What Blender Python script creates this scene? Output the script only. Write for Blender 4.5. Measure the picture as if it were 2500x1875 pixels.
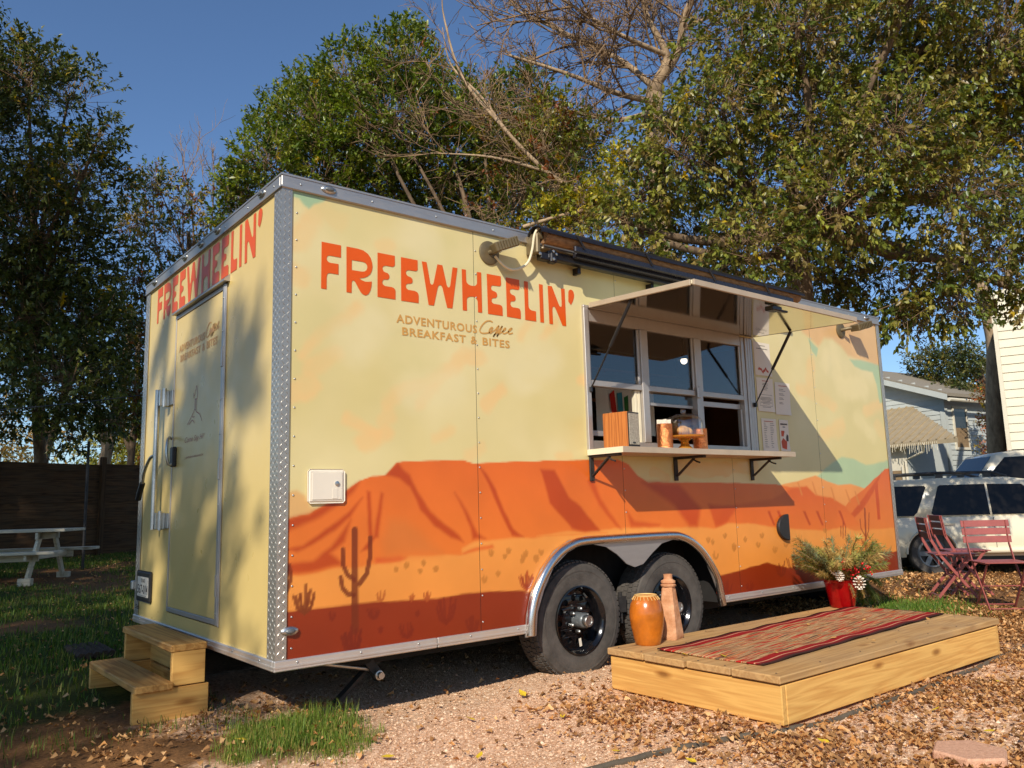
import bpy, bmesh, math, random
import numpy as np
from mathutils import Vector, Matrix, Euler
from mathutils.geometry import tessellate_polygon

for o in list(bpy.data.objects): bpy.data.objects.remove(o)
SC = bpy.context.scene
COL = SC.collection

# ------------------------------------------------------------------ camera
cam_d = bpy.data.cameras.new('camera'); CAM = bpy.data.objects.new('camera', cam_d); COL.objects.link(CAM)
cam_d.sensor_width = 36.0; cam_d.lens = 28.254; cam_d.clip_end = 2000; cam_d.clip_start = 0.05
CR = Matrix(((0.78315, -0.07124, -0.61773), (-0.62122, -0.13363, -0.77216), (-0.02754, 0.98847, -0.14891)))
CAM.matrix_world = Matrix.Translation((-1.5662, -3.8020, 0.7506)) @ CR.to_4x4()
SC.camera = CAM

# ------------------------------------------------------------------ sky, sun, exposure
SUN = Vector((-1.36, -1.0, 1.15)).normalized()           # towards the sun
EL = math.asin(SUN.z); AZ = math.atan2(SUN.x, SUN.y)
W = bpy.data.worlds.new('World'); SC.world = W; W.use_nodes = True
wn = W.node_tree; bg = wn.nodes['Background']
sky = wn.nodes.new('ShaderNodeTexSky'); sky.sky_type = 'NISHITA'; sky.sun_disc = False
sky.sun_elevation = EL; sky.sun_rotation = AZ
sky.air_density = 1.0; sky.dust_density = 0.2; sky.ozone_density = 6.0; sky.altitude = 150
wn.links.new(sky.outputs[0], bg.inputs[0]); bg.inputs[1].default_value = 0.115
sun_d = bpy.data.lights.new('sun', 'SUN'); sun_o = bpy.data.objects.new('sun', sun_d); COL.objects.link(sun_o)
sun_d.energy = 4.3; sun_d.angle = math.radians(0.55); sun_d.color = (1.0, 0.935, 0.84)
sun_o.rotation_euler = SUN.to_track_quat('Z', 'Y').to_euler(); sun_o.location = SUN * 40
SC.view_settings.view_transform = 'Standard'; SC.view_settings.look = 'None'
SC.view_settings.gamma = 1.0; SC.view_settings.exposure = 0.18
SC.render.engine = 'CYCLES'
SC.cycles.max_bounces = 8; SC.cycles.transparent_max_bounces = 16

rng = np.random.default_rng(11); random.seed(7)

# ------------------------------------------------------------------ colour + material helpers
def s2l(c):
    c = c / 255.0
    return c / 12.92 if c <= 0.04045 else ((c + 0.055) / 1.055) ** 2.4
def lin(r, g, b, k=1.0): return (min(s2l(r) * k, .9), min(s2l(g) * k * .945, .9), min(s2l(b) * k * .79, .9), 1.0)  # channel factors put part of the sunlight's warmth into every colour

MATS = {}
def base(name):
    m = bpy.data.materials.new(name); m.use_nodes = True; MATS[name] = m
    nt = m.node_tree; return m, nt, nt.nodes['Principled BSDF']
def N(nt, typ, **kw):
    n = nt.nodes.new(typ)
    for k, v in kw.items(): setattr(n, k, v)
    return n
def ramp(nt, fac, stops):
    r = N(nt, 'ShaderNodeValToRGB'); e = r.color_ramp.elements
    while len(e) < len(stops): e.new(0.5)
    for i, (p, c) in enumerate(stops): e[i].position = p; e[i].color = c
    nt.links.new(fac, r.inputs[0]); return r.outputs[0]
def mul(c, k): return (min(c[0] * k, 1), min(c[1] * k, 1), min(c[2] * k, 1), 1)
def nmat(name, col, rough=.55, metal=0., var=.12, scale=6., bump=0., bscale=80., spec=.5, col2=None, stretch=(1, 1, 1), detail=5, coat=0, rvar=.12):
    m, nt, b = base(name); L = nt.links
    tc = N(nt, 'ShaderNodeTexCoord'); mp = N(nt, 'ShaderNodeMapping'); mp.inputs['Scale'].default_value = stretch
    L.new(tc.outputs['Object'], mp.inputs[0])
    nz = N(nt, 'ShaderNodeTexNoise'); nz.inputs['Scale'].default_value = scale; nz.inputs['Detail'].default_value = detail; nz.inputs['Roughness'].default_value = .62
    L.new(mp.outputs[0], nz.inputs[0])
    c2 = col2 or mul(col, 1 + var)
    L.new(ramp(nt, nz.outputs[0], [(.3, mul(col, 1 - var)), (.7, c2)]), b.inputs['Base Color'])
    mr = N(nt, 'ShaderNodeMapRange'); mr.inputs[3].default_value = max(rough - rvar, .02); mr.inputs[4].default_value = min(rough + rvar, 1)
    n2 = N(nt, 'ShaderNodeTexNoise'); n2.inputs['Scale'].default_value = scale * 3.1; L.new(mp.outputs[0], n2.inputs[0])
    L.new(n2.outputs[0], mr.inputs[0]); L.new(mr.outputs[0], b.inputs['Roughness'])
    b.inputs['Metallic'].default_value = metal; b.inputs['Specular IOR Level'].default_value = spec
    if coat: b.inputs['Coat Weight'].default_value = coat
    if bump:
        n3 = N(nt, 'ShaderNodeTexNoise'); n3.inputs['Scale'].default_value = bscale; n3.inputs['Detail'].default_value = 6; L.new(mp.outputs[0], n3.inputs[0])
        bp = N(nt, 'ShaderNodeBump'); bp.inputs['Strength'].default_value = bump; bp.inputs['Distance'].default_value = .01
        L.new(n3.outputs[0], bp.inputs['Height']); L.new(bp.outputs[0], b.inputs['Normal'])
    return m
def wood(name, ca, cb, rough=.6, gs=1.0, knots=True, grey=None, gamt=.0):
    """grain runs along the piece's local x"""
    m, nt, b = base(name); L = nt.links
    tc = N(nt, 'ShaderNodeTexCoord'); oi = N(nt, 'ShaderNodeObjectInfo')
    ad = N(nt, 'ShaderNodeVectorMath', operation='ADD'); sc = N(nt, 'ShaderNodeVectorMath', operation='SCALE'); sc.inputs['Scale'].default_value = 37.
    cb3 = N(nt, 'ShaderNodeCombineXYZ')
    for i in range(3): L.new(oi.outputs['Random'], cb3.inputs[i])
    L.new(cb3.outputs[0], sc.inputs[0]); L.new(tc.outputs['Object'], ad.inputs[0]); L.new(sc.outputs[0], ad.inputs[1])
    mp = N(nt, 'ShaderNodeMapping'); mp.inputs['Scale'].default_value = (.42 * gs, 8 * gs, 8 * gs); L.new(ad.outputs[0], mp.inputs[0])
    nz = N(nt, 'ShaderNodeTexNoise'); nz.inputs['Scale'].default_value = 1.4; nz.inputs['Detail'].default_value = 3; nz.inputs['Distortion'].default_value = .25; L.new(mp.outputs[0], nz.inputs[0])
    ml = N(nt, 'ShaderNodeMath', operation='MULTIPLY'); ml.inputs[1].default_value = 14.; L.new(nz.outputs[0], ml.inputs[0])
    fr = N(nt, 'ShaderNodeMath', operation='PINGPONG'); fr.inputs[1].default_value = 1.; L.new(ml.outputs[0], fr.inputs[0])
    mp2 = N(nt, 'ShaderNodeMapping'); mp2.inputs['Scale'].default_value = (4 * gs, 120 * gs, 120 * gs); L.new(ad.outputs[0], mp2.inputs[0])
    n2 = N(nt, 'ShaderNodeTexNoise'); n2.inputs['Scale'].default_value = 1.; n2.inputs['Detail'].default_value = 4; L.new(mp2.outputs[0], n2.inputs[0])
    mx = N(nt, 'ShaderNodeMath', operation='MULTIPLY_ADD'); mx.inputs[1].default_value = .55; L.new(fr.outputs[0], mx.inputs[0])
    m3 = N(nt, 'ShaderNodeMath', operation='MULTIPLY'); m3.inputs[1].default_value = .5; L.new(n2.outputs[0], m3.inputs[0]); L.new(m3.outputs[0], mx.inputs[2])
    c = ramp(nt, mx.outputs[0], [(.15, ca), (.75, cb)])
    if knots:
        mk = N(nt, 'ShaderNodeMapping'); mk.inputs['Scale'].default_value = (2.2, 6.5, 6.5); L.new(ad.outputs[0], mk.inputs[0])
        vk = N(nt, 'ShaderNodeTexVoronoi'); vk.inputs['Scale'].default_value = 1.; L.new(mk.outputs[0], vk.inputs[0])
        kc = ramp(nt, vk.outputs['Distance'], [(.05, (.28, .17, .10, 1)), (.10, (.62, .50, .40, 1)), (.17, (1, 1, 1, 1))])
        mk2 = N(nt, 'ShaderNodeMix', data_type='RGBA', blend_type='MULTIPLY'); mk2.inputs[0].default_value = .8; L.new(c, mk2.inputs[6]); L.new(kc, mk2.inputs[7]); c = mk2.outputs[2]
    hs = N(nt, 'ShaderNodeHueSaturation'); mr = N(nt, 'ShaderNodeMapRange'); mr.inputs[3].default_value = .82; mr.inputs[4].default_value = 1.12
    L.new(oi.outputs['Random'], mr.inputs[0]); L.new(mr.outputs[0], hs.inputs['Value']); L.new(c, hs.inputs['Color']); c = hs.outputs[0]
    if grey:
        n4 = N(nt, 'ShaderNodeTexNoise'); n4.inputs['Scale'].default_value = 3.; n4.inputs['Detail'].default_value = 6; L.new(ad.outputs[0], n4.inputs[0])
        g = ramp(nt, n4.outputs[0], [(.35, (0, 0, 0, 1)), (.65, (gamt,) * 3 + (1,))])
        mm = N(nt, 'ShaderNodeMix', data_type='RGBA'); L.new(g, mm.inputs[0]); L.new(c, mm.inputs[6]); mm.inputs[7].default_value = grey; c = mm.outputs[2]
    L.new(c, b.inputs['Base Color']); b.inputs['Roughness'].default_value = rough; b.inputs['Specular IOR Level'].default_value = .3
    bp = N(nt, 'ShaderNodeBump'); bp.inputs['Strength'].default_value = .25; bp.inputs['Distance'].default_value = .004
    L.new(mx.outputs[0], bp.inputs['Height']); L.new(bp.outputs[0], b.inputs['Normal'])
    return m
def tintmat(name, rough=.5, transl=.0, spec=.4, noise=0., nscale=30., bump=0.):
    """colour comes from the mesh's own paint attribute 'tint'"""
    m, nt, b = base(name); L = nt.links
    at = N(nt, 'ShaderNodeAttribute'); at.attribute_name = 'tint'; c = at.outputs['Color']
    if noise:
        tc = N(nt, 'ShaderNodeTexCoord'); nz = N(nt, 'ShaderNodeTexNoise'); nz.inputs['Scale'].default_value = nscale; nz.inputs['Detail'].default_value = 5
        L.new(tc.outputs['Object'], nz.inputs[0]); mr = N(nt, 'ShaderNodeMapRange'); mr.inputs[1].default_value = .3; mr.inputs[2].default_value = .7
        mr.inputs[3].default_value = 1 - noise; mr.inputs[4].default_value = 1 + noise; L.new(nz.outputs[0], mr.inputs[0])
        hs = N(nt, 'ShaderNodeHueSaturation'); L.new(mr.outputs[0], hs.inputs['Value']); L.new(c, hs.inputs['Color']); c = hs.outputs[0]
        if bump:
            bp = N(nt, 'ShaderNodeBump'); bp.inputs['Strength'].default_value = bump; bp.inputs['Distance'].default_value = .01
            L.new(nz.outputs[0], bp.inputs['Height']); L.new(bp.outputs[0], b.inputs['Normal'])
    L.new(c, b.inputs['Base Color']); b.inputs['Roughness'].default_value = rough; b.inputs['Specular IOR Level'].default_value = spec
    if transl:
        t = N(nt, 'ShaderNodeBsdfTranslucent'); hs2 = N(nt, 'ShaderNodeHueSaturation'); hs2.inputs['Value'].default_value = 1.5; hs2.inputs['Saturation'].default_value = 1.1
        L.new(c, hs2.inputs['Color']); L.new(hs2.outputs[0], t.inputs[0])
        ms = N(nt, 'ShaderNodeMixShader'); ms.inputs[0].default_value = transl
        L.new(b.outputs[0], ms.inputs[1]); L.new(t.outputs[0], ms.inputs[2]); L.new(ms.outputs[0], nt.nodes['Material Output'].inputs[0])
    return m
def glassmat(name, tint=(1, 1, 1, 1), ior=1.45, rough=.0, dark=.0):
    """thin clear pane: fresnel mix of see-through and mirror"""
    m, nt, b = base(name); L = nt.links; nt.nodes.remove(b)
    tr = N(nt, 'ShaderNodeBsdfTransparent'); tr.inputs[0].default_value = tint
    gl = N(nt, 'ShaderNodeBsdfGlossy'); gl.inputs['Roughness'].default_value = rough; gl.inputs[0].default_value = (1, 1, 1, 1)
    lw = N(nt, 'ShaderNodeLayerWeight'); lw.inputs[0].default_value = .5
    pw = N(nt, 'ShaderNodeMath', operation='POWER'); pw.inputs[1].default_value = 5.; L.new(lw.outputs['Facing'], pw.inputs[0])
    f0 = ((ior - 1) / (ior + 1)) ** 2 * 2
    fr = N(nt, 'ShaderNodeMath', operation='MULTIPLY_ADD'); fr.inputs[1].default_value = 1 - f0; fr.inputs[2].default_value = f0; L.new(pw.outputs[0], fr.inputs[0])
    ms = N(nt, 'ShaderNodeMixShader'); L.new(fr.outputs[0], ms.inputs[0]); L.new(tr.outputs[0], ms.inputs[1]); L.new(gl.outputs[0], ms.inputs[2])
    L.new(ms.outputs[0], nt.nodes['Material Output'].inputs[0]); return m

# ------------------------------------------------------------------ geometry helpers
LOC = {}                                                  # world translation of things' empties
class MB:
    def __init__(s): s.v = []; s.f = []
    def add(s, v, f):
        o = len(s.v); s.v += [tuple(p) for p in v]; s.f += [tuple(i + o for i in q) for q in f]; return s
    def box(s, c, d, rot=None):
        x, y, z = d[0] / 2, d[1] / 2, d[2] / 2
        v = [Vector((a * x, b * y, e * z)) for a in (-1, 1) for b in (-1, 1) for e in (-1, 1)]
        if rot is not None:
            R = rot if isinstance(rot, Matrix) else Euler(rot).to_matrix(); v = [R @ p for p in v]
        c = Vector(c)
        return s.add([p + c for p in v], [(0, 1, 3, 2), (4, 6, 7, 5), (0, 4, 5, 1), (2, 3, 7, 6), (0, 2, 6, 4), (1, 5, 7, 3)])
    def bb(s, x0, x1, y0, y1, z0, z1): return s.box(((x0 + x1) / 2, (y0 + y1) / 2, (z0 + z1) / 2), (x1 - x0, y1 - y0, z1 - z0))
    def prism(s, pts, a, b, fn):
        """2d outline extruded from a to b; fn(u,v,w)->xyz"""
        n = len(pts)
        tri = tessellate_polygon([[Vector((p[0], p[1], 0)) for p in pts]])
        v = [fn(p[0], p[1], a) for p in pts] + [fn(p[0], p[1], b) for p in pts]
        f = [tuple(t) for t in tri] + [tuple(i + n for i in reversed(t)) for t in tri]
        f += [(i, (i + 1) % n, (i + 1) % n + n, i + n) for i in range(n)]
        return s.add(v, f)
    def sheet(s, loops, fn):
        ls = [[Vector((p[0], p[1], 0)) for p in l] for l in loops]
        tri = tessellate_polygon(ls); allp = [p for l in ls for p in l]
        return s.add([fn(p.x, p.y) for p in allp], [tuple(t) for t in tri])
    def tube(s, path, r, n=8, cap=True):
        P = [Vector(p) for p in path]; m = len(P); rr = r if hasattr(r, '__len__') else [r] * m
        v = []; up = None
        for i in range(m):
            t = (P[min(i + 1, m - 1)] - P[max(i - 1, 0)])
            t = t.normalized() if t.length > 1e-9 else Vector((0, 0, 1))
            if up is None: up = t.orthogonal().normalized()
            up = (up - t * up.dot(t)); up = up.normalized() if up.length > 1e-6 else t.orthogonal().normalized()
            sd = t.cross(up)
            for k in range(n):
                a = 2 * math.pi * k / n; v.append(P[i] + (up * math.cos(a) + sd * math.sin(a)) * rr[i])
        f = [(i * n + k, i * n + (k + 1) % n, (i + 1) * n + (k + 1) % n, (i + 1) * n + k) for i in range(m - 1) for k in range(n)]
        if cap: f += [tuple(reversed(range(n))), tuple(range((m - 1) * n, m * n))]
        return s.add(v, f)
    def bar(s, a, b, w, t, side=None):
        """flat bar from a to b, width w along side, thickness t"""
        a = Vector(a); b = Vector(b); d = b - a; l = d.length; d.normalize()
        sd = Vector(side) if side is not None else d.orthogonal(); sd = (sd - d * sd.dot(d)).normalized(); u = d.cross(sd)
        R = Matrix((d, sd, u)).transposed()
        return s.box((a + b) / 2, (l, w, t), R)
    def lathe(s, prof, c, n=24, ax='Z', cap=True):
        """prof: (r, h) list"""
        c = Vector(c); v = []
        for r, h in prof:
            for k in range(n):
                a = 2 * math.pi * k / n; x, y = r * math.cos(a), r * math.sin(a)
                v.append(c + (Vector((x, y, h)) if ax == 'Z' else Vector((x, h, -y)) if ax == 'Y' else Vector((h, x, y))))
        m = len(prof)
        f = [(i * n + k, i * n + (k + 1) % n, (i + 1) * n + (k + 1) % n, (i + 1) * n + k) for i in range(m - 1) for k in range(n)]
        if cap: f += [tuple(reversed(range(n))), tuple(range((m - 1) * n, m * n))]
        return s.add(v, f)
    def ball(s, c, r, n=8, sq=(1, 1, 1)):
        m = max(n // 2, 3); c = Vector(c); v = []
        for i in range(m + 1):
            p = math.pi * i / m
            for k in range(n):
                a = 2 * math.pi * k / n; v.append(c + Vector((math.sin(p) * math.cos(a) * r * sq[0], math.sin(p) * math.sin(a) * r * sq[1], math.cos(p) * r * sq[2])))
        return s.add(v, [(i * n + k, (i + 1) * n + k, (i + 1) * n + (k + 1) % n, i * n + (k + 1) % n) for i in range(m) for k in range(n)])
    def mesh(s, name, bevel=0, smooth=None, fix=True):
        me = bpy.data.meshes.new(name); me.from_pydata(s.v, [], s.f); me.update()
        if fix or bevel:
            bm = bmesh.new(); bm.from_mesh(me)
            if fix: bmesh.ops.remove_doubles(bm, verts=bm.verts, dist=1e-5); bmesh.ops.recalc_face_normals(bm, faces=bm.faces)
            if bevel:
                ed = [e for e in bm.edges if len(e.link_faces) == 2 and e.calc_face_angle(0) > .6]
                bmesh.ops.bevel(bm, geom=ed, offset=bevel, segments=1, profile=.5, affect='EDGES')
            bm.to_mesh(me); bm.free()
        if smooth is not None:
            me.polygons.foreach_set('use_smooth', [True] * len(me.polygons)); me.set_sharp_from_angle(angle=math.radians(smooth))
        return me
    def build(s, name, mat, parent=None, bevel=0, smooth=None, fix=True):
        return put(name, s.mesh(name, bevel, smooth, fix), mat, parent)
def put(name, me, mat, parent=None):
    if mat is not None and len(me.materials) == 0: me.materials.append(MATS[mat] if isinstance(mat, str) else mat)
    o = bpy.data.objects.new(name, me); COL.objects.link(o)
    if parent is not None:
        o.parent = parent
        p = LOC.get(parent.name)
        if p is not None: o.location = -p
    return o
def thing(name, label, cat, loc=(0, 0, 0), group=None):
    o = bpy.data.objects.new(name, None); COL.objects.link(o); o.location = loc; o.empty_display_size = .1
    LOC[o.name] = Vector(loc); tag(o, label, cat, group); return o
def tag(o, label, cat=None, group=None, kind=None):
    if label: o['label'] = label
    if cat: o['category'] = cat
    if group: o['group'] = group
    if kind: o['kind'] = kind
    return o
BOARDS = {}
def board(name, c, size, mat, parent=None, rot=(0, 0, 0), bevel=.003):
    """one plank: own local frame, x along its length"""
    key = (tuple(round(a, 4) for a in size), mat, bevel)
    if key not in BOARDS:
        m = MB().box((0, 0, 0), size).mesh(name, bevel); m.materials.append(MATS[mat]); BOARDS[key] = m
    o = bpy.data.objects.new(name, BOARDS[key]); COL.objects.link(o)
    if parent is not None:
        o.parent = parent; c = Vector(c) - LOC.get(parent.name, Vector((0, 0, 0)))
    o.location = c; o.rotation_euler = rot if not isinstance(rot, Matrix) else rot.to_euler(); return o
def npmesh(name, V, F, mat, parent=None, tint=None, smooth=False):
    """V (n,3), F (m,k) arrays of equal-sized faces; tint per vertex (n,3)"""
    V = np.asarray(V, np.float32); F = np.asarray(F, np.int32); k = F.shape[1]
    me = bpy.data.meshes.new(name); me.vertices.add(len(V)); me.vertices.foreach_set('co', V.ravel())
    me.loops.add(F.size); me.loops.foreach_set('vertex_index', F.ravel())
    me.polygons.add(len(F)); me.polygons.foreach_set('loop_start', np.arange(0, F.size, k, dtype=np.int32))
    me.polygons.foreach_set('loop_total', np.full(len(F), k, np.int32))
    if smooth: me.polygons.foreach_set('use_smooth', np.ones(len(F), bool))
    me.update(calc_edges=True)
    if tint is not None:
        a = me.color_attributes.new('tint', 'FLOAT_COLOR', 'POINT'); t = np.ones((len(V), 4), np.float32); t[:, :3] = tint; a.data.foreach_set('color', t.ravel())
    return put(name, me, mat, parent)
def text2d(body, offset=0., spacing=1., shear=0.):
    cu = bpy.data.curves.new('t', 'FONT'); cu.body = body; cu.size = 1; cu.offset = offset; cu.space_character = spacing; cu.shear = shear; cu.resolution_u = 3
    o = bpy.data.objects.new('t', cu); COL.objects.link(o)
    me = bpy.data.meshes.new_from_object(o.evaluated_get(bpy.context.evaluated_depsgraph_get()))
    v = [(p.co.x, p.co.y) for p in me.vertices]; f = [tuple(p.vertices) for p in me.polygons]
    bpy.data.objects.remove(o); bpy.data.curves.remove(cu); bpy.data.meshes.remove(me)
    return np.array(v), f
def addtext(mb, body, u0, u1, v0, v1, fn, **kw):
    v, f = text2d(body, **kw); lo = v.min(0); hi = v.max(0)
    mb.add([fn(u0 + (p[0] - lo[0]) / (hi[0] - lo[0]) * (u1 - u0), v0 + (p[1] - lo[1]) / (hi[1] - lo[1]) * (v1 - v0)) for p in v], f)
def ribbon(mb, pts, w, fn):
    """flat stroke of half-width w along 2-d points"""
    P = np.array(pts, float); n = len(P); t = np.zeros_like(P)
    t[1:-1] = P[2:] - P[:-2]; t[0] = P[1] - P[0]; t[-1] = P[-1] - P[-2]
    t /= np.maximum(np.linalg.norm(t, axis=1, keepdims=True), 1e-9); nn = np.stack([-t[:, 1], t[:, 0]], 1) * w
    v = [fn(*p) for p in P + nn] + [fn(*p) for p in P - nn]
    mb.add(v, [(i, i + n, i + n + 1, i + 1) for i in range(n - 1)])
def spline(pts, k=5):
    P = np.array(pts, float); Q = np.vstack([2 * P[0] - P[1], P, 2 * P[-1] - P[-2]]); o = []
    for i in range(1, len(Q) - 2):
        for t in np.linspace(0, 1, k, endpoint=False):
            a, b, c, d = Q[i - 1:i + 3]
            o.append(.5 * ((2 * b) + (c - a) * t + (2 * a - 5 * b + 4 * c - d) * t * t + (3 * b - a - 3 * c + d) * t ** 3))
    o.append(P[-1]); return [tuple(p) for p in o]
def smst(a, b, x): t = np.clip((x - a) / (b - a), 0, 1); return t * t * (3 - 2 * t)
def vnoise(x, y, sc, seed=0):
    """smooth 2-d value noise 0..1 (vectorised)"""
    x = np.asarray(x, float) * sc + 1000.3; y = np.asarray(y, float) * sc + 2000.7
    xi = np.floor(x).astype(np.int64); yi = np.floor(y).astype(np.int64); fx = x - xi; fy = y - yi
    def h(a, b):
        n = (a * 374761393 + b * 668265263 + seed * 974634777) & 0xffffffff
        n = ((n ^ (n >> 13)) * 1274126177) & 0xffffffff
        return ((n ^ (n >> 16)) & 0xffff) / 65535.
    fx = fx * fx * (3 - 2 * fx); fy = fy * fy * (3 - 2 * fy)
    return (h(xi, yi) * (1 - fx) + h(xi + 1, yi) * fx) * (1 - fy) + (h(xi, yi + 1) * (1 - fx) + h(xi + 1, yi + 1) * fx) * fy
def fbm(x, y, sc, seed=0, o=4): return sum(vnoise(x, y, sc * 2 ** i, seed + i) * .5 ** (i + 1) for i in range(o)) / (1 - .5 ** o)
def gz(x, y):
    x = np.asarray(x, float); y = np.asarray(y, float)
    z = -.32 + .02 * np.clip(y, -30, 40) + .006 * np.clip(y - 3, 0, 30) - .40 * smst(8, 14, x)
    z = z + .38 * smst(15.2, 17.5, x)
    near = smst(14, 6, np.hypot(x - 1, y + 1))
    z = z + near * ((fbm(x, y, 1.3, 3) - .5) * .05 + (fbm(x, y, 7., 9, 3) - .5) * .022)
    z = z + .03 * np.exp(-((x - 1.75) ** 2 / .12 + (y - .0) ** 2 / .05)) + .05 * np.exp(-((x - .05) ** 2 / .3 + (y - .05) ** 2 / .15))
    return z
def G(x, y): return float(gz(x, y))
# ------------------------------------------------------------------ measured outlines (metres)
LETTERS={
 'F':[[(0.214,2.153),(0.326,2.153),(0.326,2.085),(0.262,2.085),(0.251,2.083),(0.245,2.075),(0.243,2.065),(0.247,2.055),(0.256,2.048),(0.266,2.046),(0.312,2.047),(0.312,1.989),(0.263,1.989),(0.252,1.986),(0.246,1.976),(0.244,1.962),(0.244,1.899),(0.213,1.899)]],
 'R':[[(0.358,2.153),(0.426,2.153),(0.459,2.149),(0.487,2.135),(0.504,2.115),(0.513,2.09),(0.516,2.065),(0.512,2.043),(0.502,2.022),(0.483,2.005),(0.463,1.995),(0.436,1.989),(0.449,1.98),(0.47,1.975),(0.49,1.977),(0.511,1.982),(0.509,1.954),(0.502,1.928),(0.491,1.909),(0.481,1.901),(0.47,1.898),(0.456,1.902),(0.443,1.913),(0.431,1.93),(0.419,1.95),(0.408,1.967),(0.399,1.971),(0.393,1.967),(0.39,1.958),(0.389,1.9),(0.359,1.9)],[(0.39,2.083),(0.456,2.084),(0.473,2.08),(0.482,2.069),(0.484,2.055),(0.478,2.04),(0.466,2.031),(0.449,2.028),(0.39,2.027)]],
 'E1':[[(0.547,2.153),(0.656,2.153),(0.657,2.102),(0.653,2.093),(0.643,2.086),(0.601,2.086),(0.585,2.082),(0.577,2.071),(0.58,2.06),(0.586,2.051),(0.597,2.047),(0.611,2.045),(0.62,2.036),(0.622,2.025),(0.617,2.013),(0.607,2.007),(0.586,2.005),(0.578,1.996),(0.576,1.985),(0.582,1.975),(0.593,1.969),(0.635,1.969),(0.649,1.966),(0.658,1.957),(0.66,1.946),(0.659,1.901),(0.546,1.901)]],
 'E2':[[(0.696,2.153),(0.806,2.153),(0.806,2.097),(0.801,2.09),(0.792,2.086),(0.751,2.085),(0.735,2.082),(0.727,2.07),(0.73,2.059),(0.738,2.05),(0.751,2.047),(0.762,2.044),(0.77,2.036),(0.772,2.023),(0.767,2.012),(0.756,2.007),(0.738,2.004),(0.728,1.997),(0.727,1.984),(0.732,1.975),(0.743,1.969),(0.785,1.969),(0.801,1.964),(0.809,1.954),(0.811,1.941),(0.81,1.901),(0.696,1.9)]],
 'W':[[(0.834,2.152),(0.867,2.152),(0.885,2.059),(0.889,2.033),(0.895,2.025),(0.902,2.023),(0.909,2.027),(0.914,2.038),(0.941,2.152),(0.976,2.152),(0.998,2.064),(1.004,2.037),(1.011,2.026),(1.018,2.024),(1.025,2.028),(1.03,2.04),(1.048,2.152),(1.083,2.153),(1.042,1.901),(1.005,1.9),(0.975,2.012),(0.97,2.023),(0.963,2.029),(0.956,2.029),(0.947,2.023),(0.941,2.01),(0.914,1.901),(0.877,1.9)]],
 'H':[[(1.114,2.152),(1.144,2.153),(1.145,2.09),(1.148,2.076),(1.157,2.067),(1.172,2.061),(1.188,2.06),(1.208,2.062),(1.219,2.07),(1.225,2.082),(1.226,2.152),(1.258,2.154),(1.259,1.903),(1.228,1.902),(1.227,1.968),(1.222,1.98),(1.211,1.99),(1.197,1.994),(1.178,1.992),(1.161,1.987),(1.15,1.978),(1.147,1.965),(1.147,1.901),(1.116,1.9)]],
 'E3':[[(1.3,2.153),(1.408,2.154),(1.41,2.105),(1.407,2.094),(1.396,2.088),(1.349,2.086),(1.336,2.083),(1.33,2.07),(1.334,2.058),(1.344,2.052),(1.358,2.05),(1.371,2.045),(1.377,2.032),(1.375,2.019),(1.364,2.009),(1.343,2.006),(1.334,1.998),(1.332,1.985),(1.338,1.976),(1.349,1.971),(1.396,1.971),(1.41,1.966),(1.416,1.955),(1.416,1.903),(1.303,1.902)]],
 'E4':[[(1.448,2.154),(1.555,2.154),(1.556,2.103),(1.551,2.09),(1.539,2.086),(1.498,2.086),(1.482,2.082),(1.477,2.071),(1.482,2.057),(1.493,2.049),(1.508,2.047),(1.519,2.041),(1.522,2.029),(1.52,2.017),(1.508,2.008),(1.488,2.006),(1.48,1.998),(1.479,1.985),(1.487,1.972),(1.498,1.969),(1.539,1.969),(1.553,1.965),(1.56,1.951),(1.56,1.902),(1.449,1.903)]],
 'L':[[(1.594,2.153),(1.626,2.153),(1.625,1.999),(1.628,1.984),(1.637,1.974),(1.65,1.969),(1.686,1.967),(1.686,1.901),(1.595,1.901)]],
 'I':[[(1.718,2.152),(1.75,2.152),(1.751,1.901),(1.72,1.901)]],
 'N':[[(1.793,2.152),(1.829,2.154),(1.881,2.046),(1.89,2.03),(1.9,2.025),(1.908,2.029),(1.91,2.04),(1.909,2.152),(1.941,2.153),(1.943,1.901),(1.91,1.901),(1.858,2.002),(1.849,2.016),(1.839,2.02),(1.831,2.015),(1.827,2.001),(1.828,1.9),(1.797,1.9)]],
 'Q':[[(1.974,2.137),(1.98,2.149),(1.993,2.156),(2.008,2.155),(2.02,2.144),(2.025,2.126),(2.023,2.106),(2.012,2.079),(1.993,2.05),(1.97,2.072)]],
}
COFFEE=[[(1.337,1.854),(1.317,1.86),(1.29,1.854),(1.262,1.832),(1.242,1.804),(1.239,1.786),(1.257,1.777),(1.288,1.781),(1.31,1.788),(1.329,1.807),(1.336,1.819),(1.325,1.819),(1.311,1.805),(1.308,1.788),(1.319,1.784),(1.335,1.796),(1.356,1.81),(1.375,1.831),(1.384,1.837),(1.374,1.816),(1.355,1.788),(1.339,1.764),(1.346,1.776),(1.374,1.797)],[(1.374,1.797),(1.398,1.826),(1.41,1.839),(1.397,1.815),(1.378,1.787),(1.366,1.767),(1.373,1.779),(1.397,1.796),(1.42,1.81),(1.437,1.825),(1.43,1.828),(1.416,1.813),(1.413,1.798),(1.424,1.793),(1.448,1.804),(1.467,1.815),(1.486,1.831),(1.479,1.833),(1.462,1.82),(1.457,1.803),(1.466,1.796),(1.492,1.805)]]
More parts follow.
